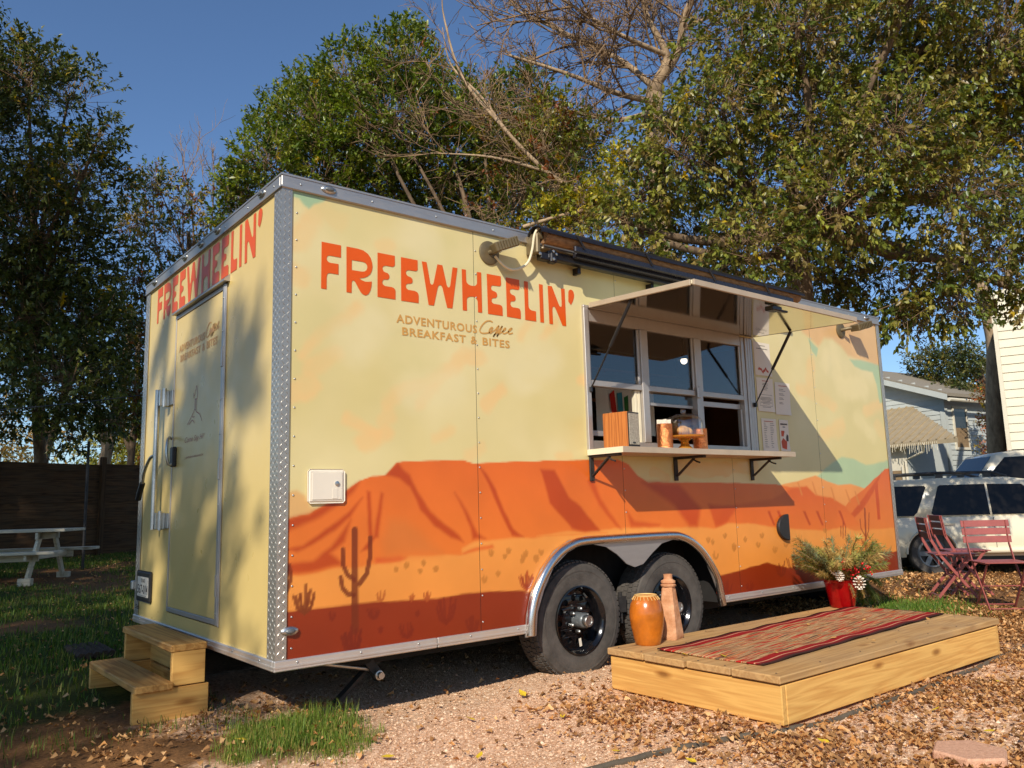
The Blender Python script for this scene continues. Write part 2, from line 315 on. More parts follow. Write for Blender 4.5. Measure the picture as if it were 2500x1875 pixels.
MURAL=[
 ([(0.046,2.418),(0.246,2.411),(0.221,2.376),(0.17,2.353),(0.142,2.319),(0.112,2.34),(0.088,2.367),(0.047,2.37)],(164, 194, 162),0.01,None),
 ([(2.819,2.349),(3.134,2.357),(2.966,2.284),(2.824,2.245),(2.799,2.253)],(164, 194, 162),0.008,None),
 ([(4.639,2.422),(6.062,2.425),(6.074,1.969),(5.892,2.0),(5.688,2.012),(5.493,2.04),(5.381,2.118),(5.241,2.177),(5.106,2.163),(4.989,2.078),(4.893,2.125),(4.751,2.181)],(224, 184, 132),0.03,None),
 ([(4.832,2.133),(4.985,2.056),(4.952,1.977),(4.878,2.024)],(164, 194, 162),0.012,None),
 ([(5.515,2.004),(5.747,2.018),(6.064,1.996),(6.071,1.635),(6.002,1.623),(5.976,1.806),(5.921,1.918),(5.73,1.925),(5.591,1.951)],(164, 194, 162),0.015,None),
 ([(4.811,0.926),(4.947,0.995),(5.224,1.095),(5.411,1.084),(5.626,1.029),(5.801,1.037),(6.064,1.078),(6.075,0.748),(4.543,0.743)],(164, 194, 162),0.015,None),
 ([(0.035,0.842),(0.089,0.85),(0.134,0.824),(0.162,0.772),(0.237,0.744),(0.275,0.7),(0.038,0.675)],(222, 172, 112),0.015,None),
 ([(4.243,0.852),(4.487,0.882),(4.775,0.928),(4.943,0.88),(5.119,0.847),(5.339,0.854),(5.574,0.81),(5.915,0.903),(5.823,0.425),(4.194,0.491)],(230, 152, 84),0.006,None),
 ([(0.028,0.707),(0.163,0.738),(0.303,0.812),(0.37,0.855),(0.44,0.9),(0.511,0.922),(0.594,0.927),(0.658,0.992),(0.701,1.003),(0.902,1.009),(1.102,1.016),(1.175,0.995),(1.431,1.007),(1.747,1.019),(2.106,1.029),(2.265,1.029),(2.365,1.033),(2.47,1.0),(2.558,0.925),(2.666,0.876),(2.648,0.879),(3.187,0.879),(4.166,0.86),(4.425,0.825),(4.619,0.835),(4.75,0.763),(5.038,0.727),(5.21,0.656),(5.149,0.293),(1.441,0.495),(0.033,0.412)],(222, 106, 38),0.004,(228, 126, 50)),
 ([(5.21,0.656),(5.316,0.722),(5.556,0.802),(5.776,0.903),(5.927,0.963),(5.975,0.993),(6.058,0.997),(6.125,0.885),(6.096,0.379),(5.019,0.426)],(216, 98, 36),0.004,(224, 126, 54)),
 ([(4.426,0.828),(4.633,0.834),(4.75,0.763),(5.038,0.727),(5.21,0.656),(5.351,0.558),(5.435,0.49),(4.875,0.448),(4.274,0.502),(3.369,0.538),(3.496,0.698),(4.1,0.743)],(208, 92, 32),0.02,(224, 116, 46)),
 ([(0.032,0.445),(0.103,0.438),(0.211,0.448),(0.305,0.457),(0.45,0.456),(0.53,0.467),(0.675,0.476),(0.739,0.497),(1.078,0.481),(1.079,0.52),(1.164,0.549),(1.508,0.56),(1.615,0.551),(1.727,0.563),(2.235,0.552),(1.63,0.56),(1.889,0.579),(2.048,0.564),(2.424,0.581),(2.814,0.562),(3.156,0.557),(3.346,0.536),(3.505,0.571),(3.806,0.56),(4.096,0.521),(4.326,0.497),(4.877,0.46),(5.18,0.48),(5.33,0.442),(6.144,0.438),(6.113,-0.236),(1.423,-0.011),(0.038,0.091)],(232, 152, 74),0.012,(228, 140, 60)),
 ([(0.594,0.927),(0.668,0.992),(0.744,0.927),(0.787,0.842),(0.875,0.727),(0.965,0.658),(1.057,0.597),(1.092,0.553),(1.01,0.58),(0.896,0.651),(0.808,0.739),(0.743,0.861),(0.678,0.908)],(180, 62, 16),0.014,None),
 ([(1.038,0.83),(1.085,0.771),(1.143,0.691),(1.189,0.592),(1.25,0.564),(1.152,0.564),(1.142,0.633),(1.096,0.731)],(180, 62, 16),0.016,None),
 ([(1.2,0.992),(1.273,0.927),(1.334,0.836),(1.395,0.714),(1.457,0.61),(1.534,0.561),(1.442,0.571),(1.393,0.653),(1.332,0.766),(1.26,0.907)],(180, 62, 16),0.012,None),
 ([(1.681,0.965),(1.802,0.96),(1.856,0.874),(1.911,0.787),(2.013,0.73),(2.173,0.566),(2.049,0.565),(1.93,0.592),(1.846,0.67),(1.75,0.757),(1.713,0.875)],(180, 62, 16),0.014,None),
 ([(0.028,0.707),(0.163,0.738),(0.274,0.795),(0.37,0.851),(0.44,0.898),(0.41,0.846),(0.303,0.769),(0.218,0.719),(0.118,0.68),(0.029,0.642)],(180, 62, 16),0.02,None),
 ([(0.031,0.566),(0.128,0.579),(0.237,0.65),(0.371,0.732),(0.46,0.81),(0.39,0.714),(0.294,0.648),(0.182,0.585),(0.101,0.551)],(180, 62, 16),0.015,None),
 ([(0.032,0.494),(0.183,0.509),(0.276,0.571),(0.39,0.696),(0.352,0.593),(0.276,0.537),(0.352,0.473),(0.23,0.46),(0.103,0.444),(0.032,0.453)],(180, 62, 16),0.018,None),
 ([(0.485,0.845),(0.505,0.836),(0.517,0.603),(0.492,0.613)],(180, 62, 16),0.012,None),
 ([(0.567,0.835),(0.581,0.826),(0.549,0.602),(0.522,0.603)],(180, 62, 16),0.014,None),
 ([(0.445,0.536),(0.51,0.603),(0.53,0.602),(0.49,0.543)],(180, 62, 16),0.012,None),
 ([(0.53,0.496),(0.675,0.505),(0.716,0.486),(0.675,0.474),(0.53,0.465)],(214, 92, 40),0.012,None),
 ([(1.079,0.496),(1.175,0.519),(1.299,0.528),(1.311,0.507),(1.187,0.499),(1.09,0.486)],(218, 110, 46),0.01,None),
 ([(0.571,0.583),(0.613,0.689),(0.72,0.686),(0.85,0.588),(0.939,0.499),(0.739,0.501),(0.592,0.506)],(212, 118, 52),0.05,None),
 ([(2.118,0.92),(2.194,0.775),(2.37,0.571),(2.319,0.591),(2.174,0.739),(2.083,0.884)],(196, 76, 24),0.02,None),
 ([(2.592,0.882),(2.925,0.711),(3.074,0.563),(3.157,0.559),(3.212,0.691),(2.979,0.867)],(196, 76, 24),0.03,None),
 ([(3.3,0.716),(3.37,0.551),(3.506,0.574),(3.656,0.694)],(196, 76, 24),0.02,None),
 ([(5.293,0.592),(5.47,0.687),(5.77,0.869),(5.928,0.972),(5.717,0.767),(5.526,0.636),(5.351,0.558)],(196, 76, 24),0.012,None),
 ([(5.76,0.817),(5.822,0.868),(5.808,0.527),(5.756,0.525)],(196, 76, 24),0.008,None),
 ([(2.432,0.697),(2.499,0.621),(2.758,0.587),(2.738,0.575),(2.46,0.586)],(196, 76, 24),0.02,None),
 ([(4.037,0.649),(4.072,0.648),(4.134,0.537),(4.108,0.535)],(184, 70, 24),0.008,None),
 ([(4.164,0.646),(4.2,0.645),(4.262,0.532),(4.236,0.53)],(184, 70, 24),0.008,None),
 ([(4.535,0.636),(4.573,0.635),(4.639,0.519),(4.611,0.517)],(184, 70, 24),0.008,None),
 ([(4.73,0.631),(4.77,0.63),(4.838,0.511),(4.809,0.509)],(184, 70, 24),0.008,None),
 ([(5.082,0.622),(5.124,0.621),(5.196,0.498),(5.165,0.496)],(184, 70, 24),0.008,None),
 ([(4.486,0.874),(4.503,0.874),(4.553,0.766),(4.531,0.763)],(212, 128, 64),0.01,None),
 ([(4.71,0.873),(4.727,0.873),(4.779,0.763),(4.755,0.76)],(212, 128, 64),0.01,None),
 ([(4.994,0.824),(5.012,0.824),(5.066,0.711),(5.041,0.708)],(212, 128, 64),0.01,None),
 ([(5.236,0.805),(5.254,0.805),(5.31,0.69),(5.284,0.687)],(212, 128, 64),0.01,None),
 ([(5.391,0.787),(5.41,0.787),(5.467,0.67),(5.441,0.667)],(212, 128, 64),0.01,None),
 ([(0.035,0.276),(0.186,0.271),(0.306,0.276),(0.53,0.275),(0.737,0.267),(0.912,0.258),(1.097,0.267),(1.242,0.263),(1.367,0.258),(1.562,0.246),(1.516,0.238),(2.363,0.206),(3.376,0.196),(3.602,0.213),(3.79,0.234),(3.986,0.25),(4.232,0.194),(4.441,0.18),(4.663,0.191),(5.018,0.237),(5.457,0.252),(5.992,0.218),(6.102,0.233),(6.149,-0.24),(1.416,-0.216),(0.041,-0.146)],(140, 48, 16),0.006,(120, 36, 12)),
]
STROKES=[
 ([(0.411,0.643),(0.411,0.469),(0.414,0.143)],0.0195,(112, 42, 18)),
 ([(0.344,0.552),(0.347,0.473),(0.37,0.424),(0.409,0.395)],0.012,(112, 42, 18)),
 ([(0.333,0.414),(0.343,0.362),(0.37,0.329),(0.406,0.319)],0.012,(112, 42, 18)),
 ([(0.5,0.602),(0.5,0.507),(0.48,0.42),(0.438,0.373)],0.0135,(112, 42, 18)),
 ([(0.06,0.488),(0.068,0.426),(0.049,0.37)],0.011,(112, 42, 18)),
 ([(5.541,0.627),(5.52,0.421),(5.465,0.049)],0.014,(140, 58, 28)),
 ([(5.443,0.535),(5.445,0.457),(5.507,0.385)],0.0075,(150, 62, 28)),
 ([(5.61,0.587),(5.575,0.435),(5.508,0.355)],0.0075,(150, 62, 28)),
 ([(5.426,0.405),(5.441,0.342),(5.505,0.303)],0.0075,(150, 62, 28)),
 ([(5.108,0.486),(5.095,0.407)],0.0075,(150, 62, 28)),
 ([(5.15,0.516),(5.128,0.389)],0.0075,(150, 62, 28)),
 ([(5.187,0.483),(5.168,0.403)],0.0075,(150, 62, 28)),
 ([(0.141,0.256),(0.103,0.281),(0.083,0.344)],0.007,(120, 52, 20)),
 ([(0.141,0.256),(0.112,0.286),(0.098,0.34)],0.007,(120, 52, 20)),
 ([(0.141,0.256),(0.124,0.297),(0.115,0.351)],0.007,(120, 52, 20)),
 ([(0.141,0.256),(0.126,0.297),(0.119,0.349)],0.007,(120, 52, 20)),
 ([(0.141,0.256),(0.146,0.316),(0.147,0.391)],0.007,(120, 52, 20)),
 ([(0.141,0.256),(0.154,0.297),(0.16,0.352)],0.007,(120, 52, 20)),
 ([(0.141,0.256),(0.161,0.301),(0.171,0.364)],0.007,(120, 52, 20)),
 ([(0.141,0.256),(0.174,0.286),(0.19,0.347)],0.007,(120, 52, 20)),
 ([(0.141,0.256),(0.173,0.274),(0.189,0.327)],0.007,(120, 52, 20)),
 ([(0.562,0.274),(0.546,0.284),(0.539,0.309)],0.004,(176, 92, 40)),
 ([(0.562,0.274),(0.549,0.293),(0.543,0.32)],0.004,(176, 92, 40)),
 ([(0.562,0.274),(0.562,0.297),(0.562,0.324)],0.004,(176, 92, 40)),
 ([(0.562,0.274),(0.577,0.294),(0.584,0.326)],0.004,(176, 92, 40)),
 ([(0.562,0.274),(0.579,0.287),(0.587,0.314)],0.004,(176, 92, 40)),
 ([(0.966,0.117),(0.926,0.14),(0.907,0.202)],0.006,(122, 36, 14)),
 ([(0.966,0.117),(0.927,0.149),(0.909,0.212)],0.006,(122, 36, 14)),
 ([(0.966,0.117),(0.936,0.167),(0.921,0.237)],0.006,(122, 36, 14)),
 ([(0.966,0.117),(0.943,0.172),(0.932,0.244)],0.006,(122, 36, 14)),
 ([(0.966,0.117),(0.958,0.178),(0.955,0.254)],0.006,(122, 36, 14)),
 ([(0.966,0.117),(0.989,0.175),(1.001,0.254)],0.006,(122, 36, 14)),
 ([(0.966,0.117),(1.011,0.161),(1.034,0.241)],0.006,(122, 36, 14)),
 ([(0.966,0.117),(0.996,0.154),(1.011,0.213)],0.006,(122, 36, 14)),
 ([(0.966,0.117),(1.008,0.142),(1.031,0.204)],0.006,(122, 36, 14)),
 ([(1.14,0.051),(1.116,0.067),(1.105,0.102)],0.006,(118, 34, 14)),
 ([(1.14,0.051),(1.113,0.078),(1.101,0.123)],0.006,(118, 34, 14)),
 ([(1.14,0.051),(1.127,0.085),(1.121,0.128)],0.006,(118, 34, 14)),
 ([(1.14,0.051),(1.137,0.09),(1.137,0.138)],0.006,(118, 34, 14)),
 ([(1.14,0.051),(1.146,0.089),(1.15,0.136)],0.006,(118, 34, 14)),
 ([(1.14,0.051),(1.16,0.073),(1.171,0.11)],0.006,(118, 34, 14)),
 ([(1.14,0.051),(1.171,0.065),(1.188,0.109)],0.006,(118, 34, 14)),
 ([(1.14,0.051),(1.167,0.06),(1.182,0.098)],0.006,(118, 34, 14)),
 ([(0.397,0.036),(0.359,0.062),(0.34,0.124)],0.007,(112, 32, 14)),
 ([(0.397,0.036),(0.369,0.075),(0.355,0.134)],0.007,(112, 32, 14)),
 ([(0.397,0.036),(0.374,0.077),(0.363,0.135)],0.007,(112, 32, 14)),
 ([(0.397,0.036),(0.388,0.081),(0.383,0.136)],0.007,(112, 32, 14)),
 ([(0.397,0.036),(0.396,0.095),(0.395,0.167)],0.007,(112, 32, 14)),
 ([(0.397,0.036),(0.412,0.085),(0.42,0.15)],0.007,(112, 32, 14)),
 ([(0.397,0.036),(0.43,0.075),(0.447,0.143)],0.007,(112, 32, 14)),
 ([(0.397,0.036),(0.425,0.068),(0.44,0.125)],0.007,(112, 32, 14)),
 ([(0.397,0.036),(0.43,0.049),(0.447,0.099)],0.007,(112, 32, 14)),
 ([(0.719,0.073),(0.687,0.081),(0.672,0.133)],0.004,(118, 34, 14)),
 ([(0.719,0.073),(0.692,0.091),(0.679,0.134)],0.004,(118, 34, 14)),
 ([(0.719,0.073),(0.69,0.099),(0.675,0.149)],0.004,(118, 34, 14)),
 ([(0.719,0.073),(0.702,0.102),(0.694,0.143)],0.004,(118, 34, 14)),
 ([(0.719,0.073),(0.72,0.106),(0.72,0.147)],0.004,(118, 34, 14)),
 ([(0.719,0.073),(0.734,0.105),(0.742,0.149)],0.004,(118, 34, 14)),
 ([(0.719,0.073),(0.739,0.092),(0.75,0.128)],0.004,(118, 34, 14)),
 ([(0.719,0.073),(0.741,0.086),(0.752,0.119)],0.004,(118, 34, 14)),
 ([(0.719,0.073),(0.744,0.076),(0.757,0.112)],0.004,(118, 34, 14)),
 ([(0.519,0.191),(0.501,0.197),(0.492,0.226)],0.004,(120, 36, 14)),
 ([(0.519,0.191),(0.496,0.204),(0.484,0.242)],0.004,(120, 36, 14)),
 ([(0.519,0.191),(0.503,0.21),(0.495,0.242)],0.004,(120, 36, 14)),
 ([(0.519,0.191),(0.51,0.215),(0.505,0.245)],0.004,(120, 36, 14)),
 ([(0.519,0.191),(0.521,0.214),(0.522,0.242)],0.004,(120, 36, 14)),
 ([(0.519,0.191),(0.533,0.209),(0.54,0.238)],0.004,(120, 36, 14)),
 ([(0.519,0.191),(0.532,0.206),(0.538,0.23)],0.004,(120, 36, 14)),
 ([(0.519,0.191),(0.538,0.199),(0.547,0.227)],0.004,(120, 36, 14)),
 ([(0.519,0.191),(0.543,0.195),(0.554,0.23)],0.004,(120, 36, 14)),
 ([(0.846,0.252),(0.831,0.262),(0.824,0.285)],0.004,(170, 80, 34)),
 ([(0.846,0.252),(0.832,0.267),(0.826,0.292)],0.004,(170, 80, 34)),
 ([(0.846,0.252),(0.843,0.27),(0.842,0.292)],0.004,(170, 80, 34)),
 ([(0.846,0.252),(0.847,0.273),(0.847,0.298)],0.004,(170, 80, 34)),
 ([(0.846,0.252),(0.851,0.272),(0.854,0.297)],0.004,(170, 80, 34)),
 ([(0.846,0.252),(0.859,0.265),(0.866,0.289)],0.004,(170, 80, 34)),
 ([(0.846,0.252),(0.857,0.259),(0.864,0.277)],0.004,(170, 80, 34)),
 ([(0.748,0.261),(0.739,0.268),(0.735,0.282)],0.004,(172, 84, 36)),
 ([(0.748,0.261),(0.741,0.272),(0.738,0.286)],0.004,(172, 84, 36)),
 ([(0.748,0.261),(0.746,0.274),(0.745,0.29)],0.004,(172, 84, 36)),
 ([(0.748,0.261),(0.753,0.276),(0.756,0.296)],0.004,(172, 84, 36)),
 ([(0.748,0.261),(0.757,0.27),(0.761,0.286)],0.004,(172, 84, 36)),
 ([(0.748,0.261),(0.758,0.267),(0.764,0.283)],0.004,(172, 84, 36)),
 ([(1.542,0.248),(1.505,0.274),(1.488,0.329)],0.005,(170, 70, 30)),
 ([(1.542,0.248),(1.514,0.284),(1.501,0.339)],0.005,(170, 70, 30)),
 ([(1.542,0.248),(1.545,0.296),(1.548,0.355)],0.005,(170, 70, 30)),
 ([(1.542,0.248),(1.55,0.296),(1.555,0.356)],0.005,(170, 70, 30)),
 ([(1.542,0.248),(1.574,0.279),(1.592,0.333)],0.005,(170, 70, 30)),
 ([(1.542,0.248),(1.575,0.264),(1.593,0.308)],0.005,(170, 70, 30)),
 ([(0.287,0.208),(0.279,0.216),(0.275,0.231)],0.004,(122, 36, 14)),
 ([(0.287,0.208),(0.278,0.221),(0.273,0.241)],0.004,(122, 36, 14)),
 ([(0.287,0.208),(0.282,0.226),(0.28,0.249)],0.004,(122, 36, 14)),
 ([(0.287,0.208),(0.291,0.224),(0.293,0.245)],0.004,(122, 36, 14)),
 ([(0.287,0.208),(0.297,0.219),(0.302,0.238)],0.004,(122, 36, 14)),
 ([(0.287,0.208),(0.298,0.215),(0.303,0.232)],0.004,(122, 36, 14)),
 ([(0.785,0.177),(0.776,0.182),(0.772,0.195)],0.004,(122, 36, 14)),
 ([(0.785,0.177),(0.777,0.184),(0.774,0.196)],0.004,(122, 36, 14)),
 ([(0.785,0.177),(0.783,0.188),(0.783,0.202)],0.004,(122, 36, 14)),
 ([(0.785,0.177),(0.789,0.188),(0.791,0.204)],0.004,(122, 36, 14)),
 ([(0.785,0.177),(0.789,0.186),(0.791,0.199)],0.004,(122, 36, 14)),
 ([(0.785,0.177),(0.792,0.181),(0.796,0.192)],0.004,(122, 36, 14)),
 ([(0.559,0.118),(0.551,0.124),(0.547,0.138)],0.004,(120, 34, 14)),
 ([(0.559,0.118),(0.552,0.127),(0.548,0.142)],0.004,(120, 34, 14)),
 ([(0.559,0.118),(0.558,0.13),(0.558,0.144)],0.004,(120, 34, 14)),
 ([(0.559,0.118),(0.558,0.132),(0.557,0.148)],0.004,(120, 34, 14)),
 ([(0.559,0.118),(0.564,0.128),(0.567,0.143)],0.004,(120, 34, 14)),
 ([(0.559,0.118),(0.567,0.127),(0.571,0.142)],0.004,(120, 34, 14)),
 ([(0.559,0.118),(0.569,0.122),(0.574,0.137)],0.004,(120, 34, 14)),
 ([(4.159,0.13),(4.115,0.154),(4.098,0.205)],0.006,(120, 40, 18)),
 ([(4.159,0.13),(4.126,0.161),(4.114,0.208)],0.006,(120, 40, 18)),
 ([(4.159,0.13),(4.149,0.169),(4.148,0.217)],0.006,(120, 40, 18)),
 ([(4.159,0.13),(4.142,0.174),(4.138,0.23)],0.006,(120, 40, 18)),
 ([(4.159,0.13),(4.194,0.179),(4.217,0.245)],0.006,(120, 40, 18)),
 ([(4.159,0.13),(4.177,0.166),(4.189,0.212)],0.006,(120, 40, 18)),
 ([(4.159,0.13),(4.2,0.153),(4.225,0.197)],0.006,(120, 40, 18)),
 ([(4.159,0.13),(4.206,0.149),(4.234,0.195)],0.006,(120, 40, 18)),
 ([(4.332,0.161),(4.272,0.196),(4.249,0.265)],0.005,(128, 48, 22)),
 ([(4.332,0.161),(4.289,0.198),(4.273,0.258)],0.005,(128, 48, 22)),
 ([(4.332,0.161),(4.325,0.221),(4.328,0.294)],0.005,(128, 48, 22)),
 ([(4.332,0.161),(4.345,0.227),(4.359,0.307)],0.005,(128, 48, 22)),
 ([(4.332,0.161),(4.372,0.214),(4.398,0.285)],0.005,(128, 48, 22)),
 ([(4.332,0.161),(4.384,0.199),(4.417,0.262)],0.005,(128, 48, 22)),
 ([(4.332,0.161),(4.387,0.179),(4.421,0.231)],0.005,(128, 48, 22)),
 ([(3.461,0.063),(3.419,0.085),(3.402,0.135)],0.006,(122, 36, 14)),
 ([(3.461,0.063),(3.438,0.093),(3.429,0.135)],0.006,(122, 36, 14)),
 ([(3.461,0.063),(3.453,0.099),(3.452,0.144)],0.006,(122, 36, 14)),
 ([(3.461,0.063),(3.466,0.104),(3.472,0.154)],0.006,(122, 36, 14)),
 ([(3.461,0.063),(3.469,0.098),(3.476,0.142)],0.006,(122, 36, 14)),
 ([(3.461,0.063),(3.5,0.082),(3.523,0.125)],0.006,(122, 36, 14)),
 ([(3.461,0.063),(3.494,0.077),(3.514,0.111)],0.006,(122, 36, 14)),
 ([(3.733,0.053),(3.7,0.068),(3.688,0.106)],0.005,(122, 36, 14)),
 ([(3.733,0.053),(3.712,0.075),(3.704,0.108)],0.005,(122, 36, 14)),
 ([(3.733,0.053),(3.718,0.079),(3.713,0.115)],0.005,(122, 36, 14)),
 ([(3.733,0.053),(3.746,0.085),(3.755,0.127)],0.005,(122, 36, 14)),
 ([(3.733,0.053),(3.754,0.075),(3.767,0.108)],0.005,(122, 36, 14)),
 ([(3.733,0.053),(3.763,0.077),(3.781,0.117)],0.005,(122, 36, 14)),
 ([(3.733,0.053),(3.767,0.062),(3.788,0.095)],0.005,(122, 36, 14)),
 ([(5.65,0.233),(5.617,0.245),(5.605,0.277)],0.004,(150, 66, 30)),
 ([(5.65,0.233),(5.627,0.261),(5.62,0.301)],0.004,(150, 66, 30)),
 ([(5.65,0.233),(5.654,0.264),(5.66,0.303)],0.004,(150, 66, 30)),
 ([(5.65,0.233),(5.681,0.254),(5.7,0.287)],0.004,(150, 66, 30)),
 ([(5.65,0.233),(5.694,0.242),(5.722,0.278)],0.004,(150, 66, 30)),
 ([(5.786,0.058),(5.755,0.076),(5.744,0.11)],0.006,(122, 36, 14)),
 ([(5.786,0.058),(5.755,0.082),(5.745,0.119)],0.006,(122, 36, 14)),
 ([(5.786,0.058),(5.773,0.092),(5.772,0.135)],0.006,(122, 36, 14)),
 ([(5.786,0.058),(5.797,0.092),(5.808,0.134)],0.006,(122, 36, 14)),
 ([(5.786,0.058),(5.807,0.086),(5.821,0.123)],0.006,(122, 36, 14)),
 ([(5.786,0.058),(5.831,0.076),(5.859,0.114)],0.006,(122, 36, 14)),
 ([(5.786,0.058),(5.833,0.068),(5.864,0.106)],0.006,(122, 36, 14)),
 ([(1.545,0.262),(1.52,0.283),(1.509,0.323)],0.005,(150, 54, 24)),
 ([(1.545,0.262),(1.525,0.287),(1.516,0.325)],0.005,(150, 54, 24)),
 ([(1.545,0.262),(1.538,0.296),(1.535,0.339)],0.005,(150, 54, 24)),
 ([(1.545,0.262),(1.558,0.29),(1.565,0.328)],0.005,(150, 54, 24)),
 ([(1.545,0.262),(1.567,0.285),(1.579,0.323)],0.005,(150, 54, 24)),
 ([(1.545,0.262),(1.579,0.273),(1.598,0.317)],0.005,(150, 54, 24)),
 ([(3.272,0.442),(3.261,0.447),(3.257,0.461)],0.006,(196, 124, 54)),
 ([(3.272,0.442),(3.261,0.452),(3.256,0.47)],0.006,(196, 124, 54)),
 ([(3.272,0.442),(3.273,0.457),(3.274,0.475)],0.006,(196, 124, 54)),
 ([(3.272,0.442),(3.283,0.453),(3.29,0.47)],0.006,(196, 124, 54)),
 ([(3.272,0.442),(3.285,0.448),(3.292,0.462)],0.006,(196, 124, 54)),
 ([(3.471,0.466),(3.459,0.471),(3.454,0.486)],0.006,(196, 124, 54)),
 ([(3.471,0.466),(3.463,0.475),(3.46,0.489)],0.006,(196, 124, 54)),
 ([(3.471,0.466),(3.475,0.479),(3.477,0.495)],0.006,(196, 124, 54)),
 ([(3.471,0.466),(3.48,0.478),(3.485,0.495)],0.006,(196, 124, 54)),
 ([(3.471,0.466),(3.486,0.472),(3.494,0.488)],0.006,(196, 124, 54)),
 ([(3.719,0.426),(3.708,0.431),(3.704,0.444)],0.006,(196, 124, 54)),
 ([(3.719,0.426),(3.711,0.438),(3.709,0.453)],0.006,(196, 124, 54)),
 ([(3.719,0.426),(3.72,0.441),(3.722,0.46)],0.006,(196, 124, 54)),
 ([(3.719,0.426),(3.731,0.434),(3.739,0.448)],0.006,(196, 124, 54)),
 ([(3.719,0.426),(3.73,0.431),(3.736,0.443)],0.006,(196, 124, 54)),
 ([(3.346,0.318),(3.325,0.327),(3.317,0.351)],0.006,(196, 124, 54)),
 ([(3.346,0.318),(3.331,0.332),(3.325,0.355)],0.006,(196, 124, 54)),
 ([(3.346,0.318),(3.337,0.342),(3.334,0.373)],0.006,(196, 124, 54)),
 ([(3.346,0.318),(3.364,0.329),(3.374,0.35)],0.006,(196, 124, 54)),
 ([(3.346,0.318),(3.368,0.325),(3.381,0.348)],0.006,(196, 124, 54)),
 ([(3.575,0.379),(3.561,0.386),(3.556,0.403)],0.006,(196, 124, 54)),
 ([(3.575,0.379),(3.562,0.392),(3.557,0.412)],0.006,(196, 124, 54)),
 ([(3.575,0.379),(3.574,0.397),(3.575,0.419)],0.006,(196, 124, 54)),
 ([(3.575,0.379),(3.585,0.39),(3.591,0.407)],0.006,(196, 124, 54)),
 ([(3.575,0.379),(3.592,0.385),(3.602,0.403)],0.006,(196, 124, 54)),
 ([(3.937,0.444),(3.92,0.452),(3.913,0.472)],0.006,(196, 124, 54)),
 ([(3.937,0.444),(3.928,0.456),(3.925,0.472)],0.006,(196, 124, 54)),
 ([(3.937,0.444),(3.942,0.46),(3.947,0.48)],0.006,(196, 124, 54)),
 ([(3.937,0.444),(3.952,0.456),(3.961,0.474)],0.006,(196, 124, 54)),
 ([(3.937,0.444),(3.953,0.45),(3.962,0.466)],0.006,(196, 124, 54)),
 ([(4.254,0.356),(4.235,0.365),(4.228,0.385)],0.006,(196, 124, 54)),
 ([(4.254,0.356),(4.237,0.371),(4.231,0.394)],0.006,(196, 124, 54)),
 ([(4.254,0.356),(4.256,0.375),(4.259,0.397)],0.006,(196, 124, 54)),
 ([(4.254,0.356),(4.268,0.372),(4.278,0.395)],0.006,(196, 124, 54)),
 ([(4.254,0.356),(4.274,0.364),(4.287,0.383)],0.006,(196, 124, 54)),
 ([(3.88,0.376),(3.863,0.384),(3.857,0.402)],0.006,(196, 124, 54)),
 ([(3.88,0.376),(3.871,0.39),(3.868,0.409)],0.006,(196, 124, 54)),
 ([(3.88,0.376),(3.88,0.39),(3.881,0.406)],0.006,(196, 124, 54)),
 ([(3.88,0.376),(3.893,0.387),(3.901,0.404)],0.006,(196, 124, 54)),
 ([(3.88,0.376),(3.897,0.382),(3.907,0.399)],0.006,(196, 124, 54)),
 ([(4.095,0.322),(4.077,0.331),(4.07,0.353)],0.006,(196, 124, 54)),
 ([(4.095,0.322),(4.086,0.341),(4.084,0.365)],0.006,(196, 124, 54)),
 ([(4.095,0.322),(4.099,0.34),(4.102,0.362)],0.006,(196, 124, 54)),
 ([(4.095,0.322),(4.108,0.338),(4.117,0.361)],0.006,(196, 124, 54)),
 ([(4.095,0.322),(4.119,0.331),(4.134,0.354)],0.006,(196, 124, 54)),
 ([(0.654,0.421),(0.648,0.425),(0.646,0.434)],0.006,(196, 124, 54)),
 ([(0.654,0.421),(0.649,0.428),(0.647,0.439)],0.006,(196, 124, 54)),
 ([(0.654,0.421),(0.653,0.43),(0.652,0.44)],0.006,(196, 124, 54)),
 ([(0.654,0.421),(0.659,0.427),(0.662,0.437)],0.006,(196, 124, 54)),
 ([(0.654,0.421),(0.661,0.424),(0.664,0.435)],0.006,(196, 124, 54)),
 ([(0.804,0.401),(0.798,0.406),(0.795,0.416)],0.006,(196, 124, 54)),
 ([(0.804,0.401),(0.799,0.41),(0.797,0.421)],0.006,(196, 124, 54)),
 ([(0.804,0.401),(0.803,0.41),(0.803,0.42)],0.006,(196, 124, 54)),
 ([(0.804,0.401),(0.807,0.408),(0.809,0.417)],0.006,(196, 124, 54)),
 ([(0.804,0.401),(0.81,0.405),(0.813,0.415)],0.006,(196, 124, 54)),
 ([(0.904,0.403),(0.894,0.408),(0.89,0.422)],0.006,(196, 124, 54)),
 ([(0.904,0.403),(0.9,0.412),(0.898,0.423)],0.006,(196, 124, 54)),
 ([(0.904,0.403),(0.905,0.415),(0.905,0.429)],0.006,(196, 124, 54)),
 ([(0.904,0.403),(0.91,0.413),(0.913,0.427)],0.006,(196, 124, 54)),
 ([(0.904,0.403),(0.913,0.407),(0.918,0.421)],0.006,(196, 124, 54)),
 ([(0.717,0.435),(0.71,0.439),(0.706,0.451)],0.006,(196, 124, 54)),
 ([(0.717,0.435),(0.714,0.443),(0.712,0.453)],0.006,(196, 124, 54)),
 ([(0.717,0.435),(0.717,0.446),(0.717,0.461)],0.006,(196, 124, 54)),
 ([(0.717,0.435),(0.725,0.443),(0.729,0.457)],0.006,(196, 124, 54)),
 ([(0.717,0.435),(0.725,0.438),(0.729,0.45)],0.006,(196, 124, 54)),
